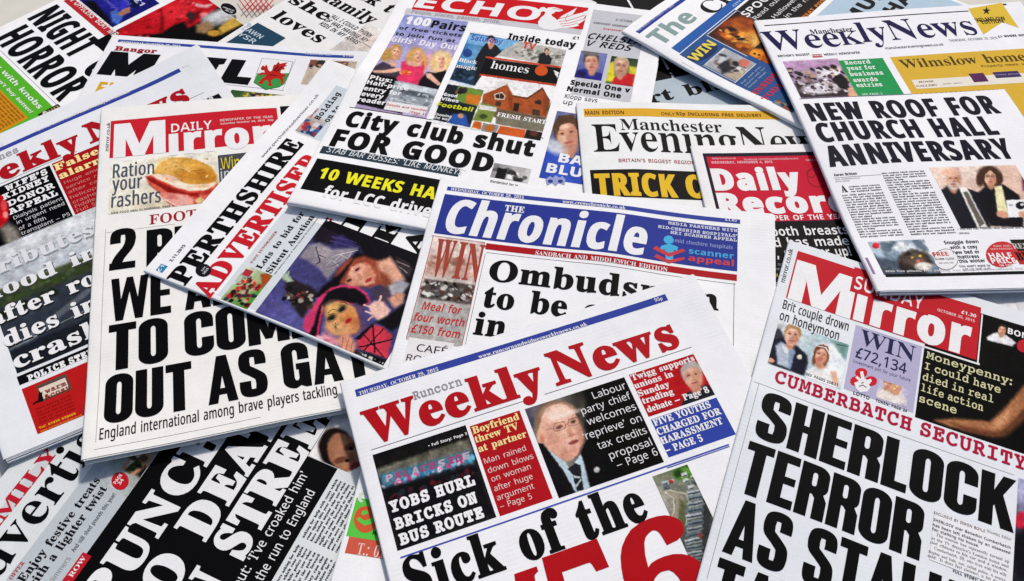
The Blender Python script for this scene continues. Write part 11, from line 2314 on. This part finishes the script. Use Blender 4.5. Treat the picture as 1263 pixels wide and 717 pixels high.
q.photo(92.4,229,172.4,297.8,[
('G','ecd0c0','e2c0ae',(103,229.4),(165.7,249.7)),
('E',125,233.7,21.1,0.9,-5.5,12.3,'f2dccf',1),
('P',[(91.7,256.6),(101.5,249.7),(115.5,255),(125.7,261.2),(117.9,297.6),(87.9,299.1),(88.2,276.6)],'1a1b28',2),
('P',[(108.8,251.6),(115.8,254.4),(115.6,297.5),(106.5,297.7)],'eceae6',1.5),
('P',[(110.2,259.2),(114,258.5),(114.7,293.3),(108.9,297.3)],'6a655c',1.2),
('E',109.6,240.5,7.5,0,-4.2,10.4,'cfc4ba',0.2),
('E',104,254.4,3.5,0,-2.3,5.8,'c68c74',0.5),
('E',108.1,244.2,6.2,0,-4.4,11,'d9a58c',0.2),
('E',111.5,245.4,2.4,0,-2.9,7.2,'c68c74',1.6),
('E',104.8,246.6,2.3,0,-1.1,2.6,'edc2aa',1.6),
('E',109.7,237.8,3.2,0,-1,2.5,'edc2aa',1.6),
('E',105.1,251.6,5.2,0,-1.7,4.3,'d8d0c8',0.7),
('E',106.2,242.2,1.9,0,-0.5,1.2,'c68c74',1.2),
('E',111.5,242.2,1.9,0,-0.5,1.2,'c68c74',1.2),
('E',106.2,242.3,0.9,0,-0.3,0.7,'5a3e34',0.9),
('E',111.5,242.3,0.9,0,-0.3,0.7,'5a3e34',0.9),
('E',107.1,240,1.9,0,-0.2,0.6,'c68c74',0.9),
('E',112.4,240,1.9,0,-0.3,0.6,'c68c74',0.9),
('E',108.4,245.1,0.9,0,-1.1,2.7,'c68c74',1.4),
('E',106.9,247.1,1.4,0,-0.3,0.7,'c68c74',1.2),
('E',105.8,249.7,2.4,0,-0.4,1,'b0605a',0.9),
('E',105.3,252.3,2.8,0,-0.5,1.2,'c68c74',1.6),
('P',[(102.6,242.3),(104.9,238),(109.7,235.5),(114.4,235.5),(116.2,238),(115,242.4),(118.5,236.8),(117.3,230.8),(109.7,230.8),(103.7,236.8)],'cfc4ba',1.2),
('E',109.9,235.5,8.1,0,-2.2,5.6,'e6b8a0',0.6),
('P',[(122.2,261.1),(136.1,251.1),(150.6,251.1),(159.4,262.9),(156.6,278.7),(146.1,298.2),(118.5,296.2),(119.5,278.1)],'16151d',2),
('P',[(141.4,252.6),(148.9,252),(140,284.1),(129.6,286.8)],'eee6b8',1.5),
('E',143,238.2,10.1,0.1,-4.1,9.1,'4a3226',0.4),
('E',132.2,245,3.8,0.1,-3.7,8.3,'4a3226',0.5),
('E',149.8,244.3,3.6,-0,-3.6,7.7,'4a3226',0.5),
('E',142.8,240.6,6.8,-0.5,-3.9,9.7,'4a3226',0.25),
('E',135.7,247.6,2.5,-0.2,-2.9,7.5,'4a3226',0.5),
('E',145.7,246.4,2.4,-0.2,-2.8,7,'4a3226',0.5),
('E',138.8,251.8,3.2,-0.2,-1.9,5,'c68c74',0.5),
('E',142.2,243.2,5.6,-0.4,-3.7,9.3,'dfae94',0.2),
('E',145.3,243.9,2.2,-0.2,-2.4,6.1,'c68c74',1.6),
('E',139.2,245.4,2.1,-0.2,-0.9,2.2,'edc2aa',1.6),
('E',143.5,237.9,2.9,-0.2,-0.8,2.1,'edc2aa',1.6),
('E',140.5,241.7,1.7,-0.1,-0.4,1,'c68c74',1.2),
('E',145.2,241.4,1.7,-0.1,-0.4,1,'c68c74',1.2),
('E',140.4,241.8,0.8,-0.1,-0.2,0.6,'5a3e34',0.9),
('E',145.2,241.5,0.9,-0.1,-0.2,0.6,'5a3e34',0.9),
('E',141.2,239.8,1.7,-0.1,-0.2,0.5,'c68c74',0.9),
('E',145.9,239.5,1.7,-0.1,-0.2,0.5,'c68c74',0.9),
('E',142.5,243.9,0.8,-0.1,-0.9,2.2,'c68c74',1.4),
('E',141.2,245.6,1.3,-0.1,-0.2,0.6,'c68c74',1.2),
('E',140.3,247.9,2.2,-0.2,-0.3,0.8,'b0605a',0.9),
('E',139.8,250,2.5,-0.2,-0.4,1,'c68c74',1.6),
('L',[(142.5,241.6),(140.4,243.4),(138.4,242.9),(139.3,240.7),(141.8,239.9),(142.5,241.6)],0.3,'55505a'),
('L',[(147.3,241.2),(145.1,243.1),(143.1,242.6),(144,240.4),(146.6,239.5),(147.3,241.2)],0.3,'55505a'),
('P',[(135.1,246.6),(138.2,240.4),(143.5,235.8),(146.4,234.8),(148.5,239.7),(146.9,245.3),(150.3,240.6),(150.8,232),(146.4,230.7),(140.1,234.2),(135,241.6)],'4a3226',1.2),
('E',135,284.1,4.9,2,-2.6,3.7,'dba68c',0.4),
('P',[(144.9,268.6),(162.3,267.9),(154.9,287.2),(138.5,287.5)],'f2f2f4',1),
('E',155.2,274.7,4,0.1,-2,4.3,'1c1c24',0.3),
('E',157.2,273.6,1.6,0,-0.7,1.4,'e8e8ea',0.3),
('E',146.9,274.3,2.3,0,-0.7,1.4,'b8b8c0',0.5),
('E',152.7,284.3,3.7,0.1,-1.6,3.4,'dba68c',0.4),
('P',[(175.7,234.8),(180.8,233.3),(169.8,258.6),(165.1,258.6)],'6a2a60',3),
('N',0.05,2,3)],st=0.4)
q = p['caption_lettering']
q.text('• The Rev Kay Thomas, Nick Marshall and Maggie','NR',89.2,299.3,154.6,299.3,1.90,'44444c',b=0.01)
q.text('White','NR',88.6,303.7,97.3,303.7,1.90,'44444c',b=0.01)
q = p['advert']
q.photo(9.2,307.5,56.9,343.3,[
('G','9fb4c4','5a6a7c',(26.3,309.7),(20.8,340.4)),
('P',[(9.2,307.5),(65,311.8),(59.6,319.8),(39.1,321.6),(12.3,317.6)],'c6d2da',4),
('S',20,(10.8,310.2,57.4,319.7),6,['7a8c9c', 'e6ecf0', 'a8bac8', '5c6c7c'],3),
('P',[(22.9,335),(29.5,324),(42.9,317.6),(54.2,322.2),(54.1,333.1),(43.9,342.1),(26.4,342.6)],'2c2624',4),
('E',41.3,327.2,10.7,0.4,-3.3,8.1,'5a4a40',0.8),
('E',43.9,331.4,4.7,0.2,-1.5,3.7,'8a5a52',0.5),
('E',45.5,335.5,7.3,0.2,-1.7,4.2,'e6e0d8',0.5),
('P',[(33.8,324.2),(38.5,318.8),(39.9,323)],'241e1c',1.5),
('E',39.7,325.8,1.3,0,-0.5,1.4,'c8b040',0.4),
('E',46.7,324.7,1.3,0.1,-0.5,1.3,'c8b040',0.4),
('E',42.8,330,1.5,0,-0.5,1.3,'c87a70',0.5),
('P',[(3.4,322.9),(25.1,329.5),(22.1,342.5),(9.1,345.4)],'4a5462',4),
('E',14.5,311.9,3,0.2,-1.3,3.4,'c0303a',0.4),
('N',0.2,3,4)],st=0.4)
q = p['advert/offer_badge']
q.poly([(76.9,329.4),(74.4,333.5),(70.7,336.9),(66.4,339.1),(62.1,339.8),(58.5,338.9),(56.2,336.4),(55.4,332.8),(56.4,328.6),(58.9,324.4),(62.6,320.9),(66.9,318.7),(71.2,318),(74.8,319.1),(77.2,321.6),(77.9,325.2)],'7a8088',0.2)
q.poly([(76.3,329.4),(73.9,333.2),(70.4,336.4),(66.4,338.5),(62.4,339.1),(59.1,338.2),(56.9,335.9),(56.1,332.6),(57,328.6),(59.4,324.7),(62.8,321.4),(66.9,319.4),(70.9,318.7),(74.3,319.7),(76.5,322.1),(77.2,325.5)],'f2f2f4',0.26)
q = p['advert/offer_lettering']
q.text('FREE','NB',57.9,325.5,70.5,325.5,4.00,'d04a3a',b=0.02,d=0.34)
q.text('ALARM CLOCK','NB',57.6,329.5,73.6,329.5,1.90,'3a3a42',d=0.34)
q.text('with every bed','NR',59,333.4,71.1,333.4,1.60,'66666c',d=0.34)
q.text('Snuggle down','NB',72.2,313.5,101.2,313.5,3.52,'1c1c22',b=-0.01)
q.text('with a cosy','NB',75,318.8,98,318.8,3.52,'1c1c22',b=-0.01)
q.text('new bed or','NB',75.1,323.9,97.5,323.9,3.52,'1c1c22',b=-0.01)
q.text('mattress','NB',76.6,328.6,95,328.6,3.52,'1c1c22',b=-0.01)
q.text('this winter','NB',76.4,333,98.3,333,3.52,'1c1c22',b=-0.01)
q.text('You won’t want to','NR',74.4,337.5,100.3,337.5,2.34,'33333a',b=0.01)
q.text('get up and out!','NR',76.2,340.6,98.8,340.6,2.34,'33333a',b=0.01)
q = p['advert/price_badge']
q.poly([(128.7,326.1),(126.2,330.1),(122.5,333.7),(118.2,336.5),(113.6,338.2),(109.2,338.7),(105.4,338),(102.5,336),(100.8,333.1),(100.5,329.4),(101.7,325.3),(104.2,321.2),(107.8,317.6),(112.1,314.8),(116.7,313),(121.3,312.5),(125.2,313.2),(128.2,315.2),(129.8,318.3),(130,322)],'cf3338',0.28)
q = p['advert/offer_lettering']
q.text('HALF','NB',103.7,329.4,122.9,329.4,5.24,'f6f6f8',b=0.02,d=0.34)
q.text('PRICE','NB',103.1,334.8,123.8,334.8,5.24,'f6f6f8',b=0.02,d=0.34)
q.text('OR LESS','NB',107.9,337.8,119.2,337.8,1.80,'f6f6f8',d=0.34)
q.text('BEDS AND','NB',111.7,318.1,126.3,318.1,1.80,'f0c0c0',d=0.34)
q.text('MATTRESSES','NB',108.1,321.1,126.5,321.1,1.80,'f0c0c0',d=0.34)
q = p['advert/retailer_panel']
q.rect(128.8,310.8,288.5,337.5,'26221f',0.16)
q.rect(125.4,322.8,288.5,336,'c0302a',0.22)
q = p['advert/offer_lettering']
q.text('RELAX','SB',127.8,320.3,150.5,320.3,5.33,'d8d4d0',d=0.34)
q.text('BEDS','SB',126.2,332.1,149.1,332.1,7.9,'1c1612',b=0.03,d=0.34)
q = p['advert/offer_strip']
q.rect(10.1,342.8,288.5,345.7,'0c0c10',0.28)
q = p['advert/offer_strip_lettering']
q.text('With free pillows, free parking, free drawers and headboard, free delivery','NB',11.3,341,141.7,341,1.90,'e0e0e4',d=0.36)
q = p['margin_bar']
q.rect(0.5,324.6,2.8,342.1,'9a7aa8')
p.build()
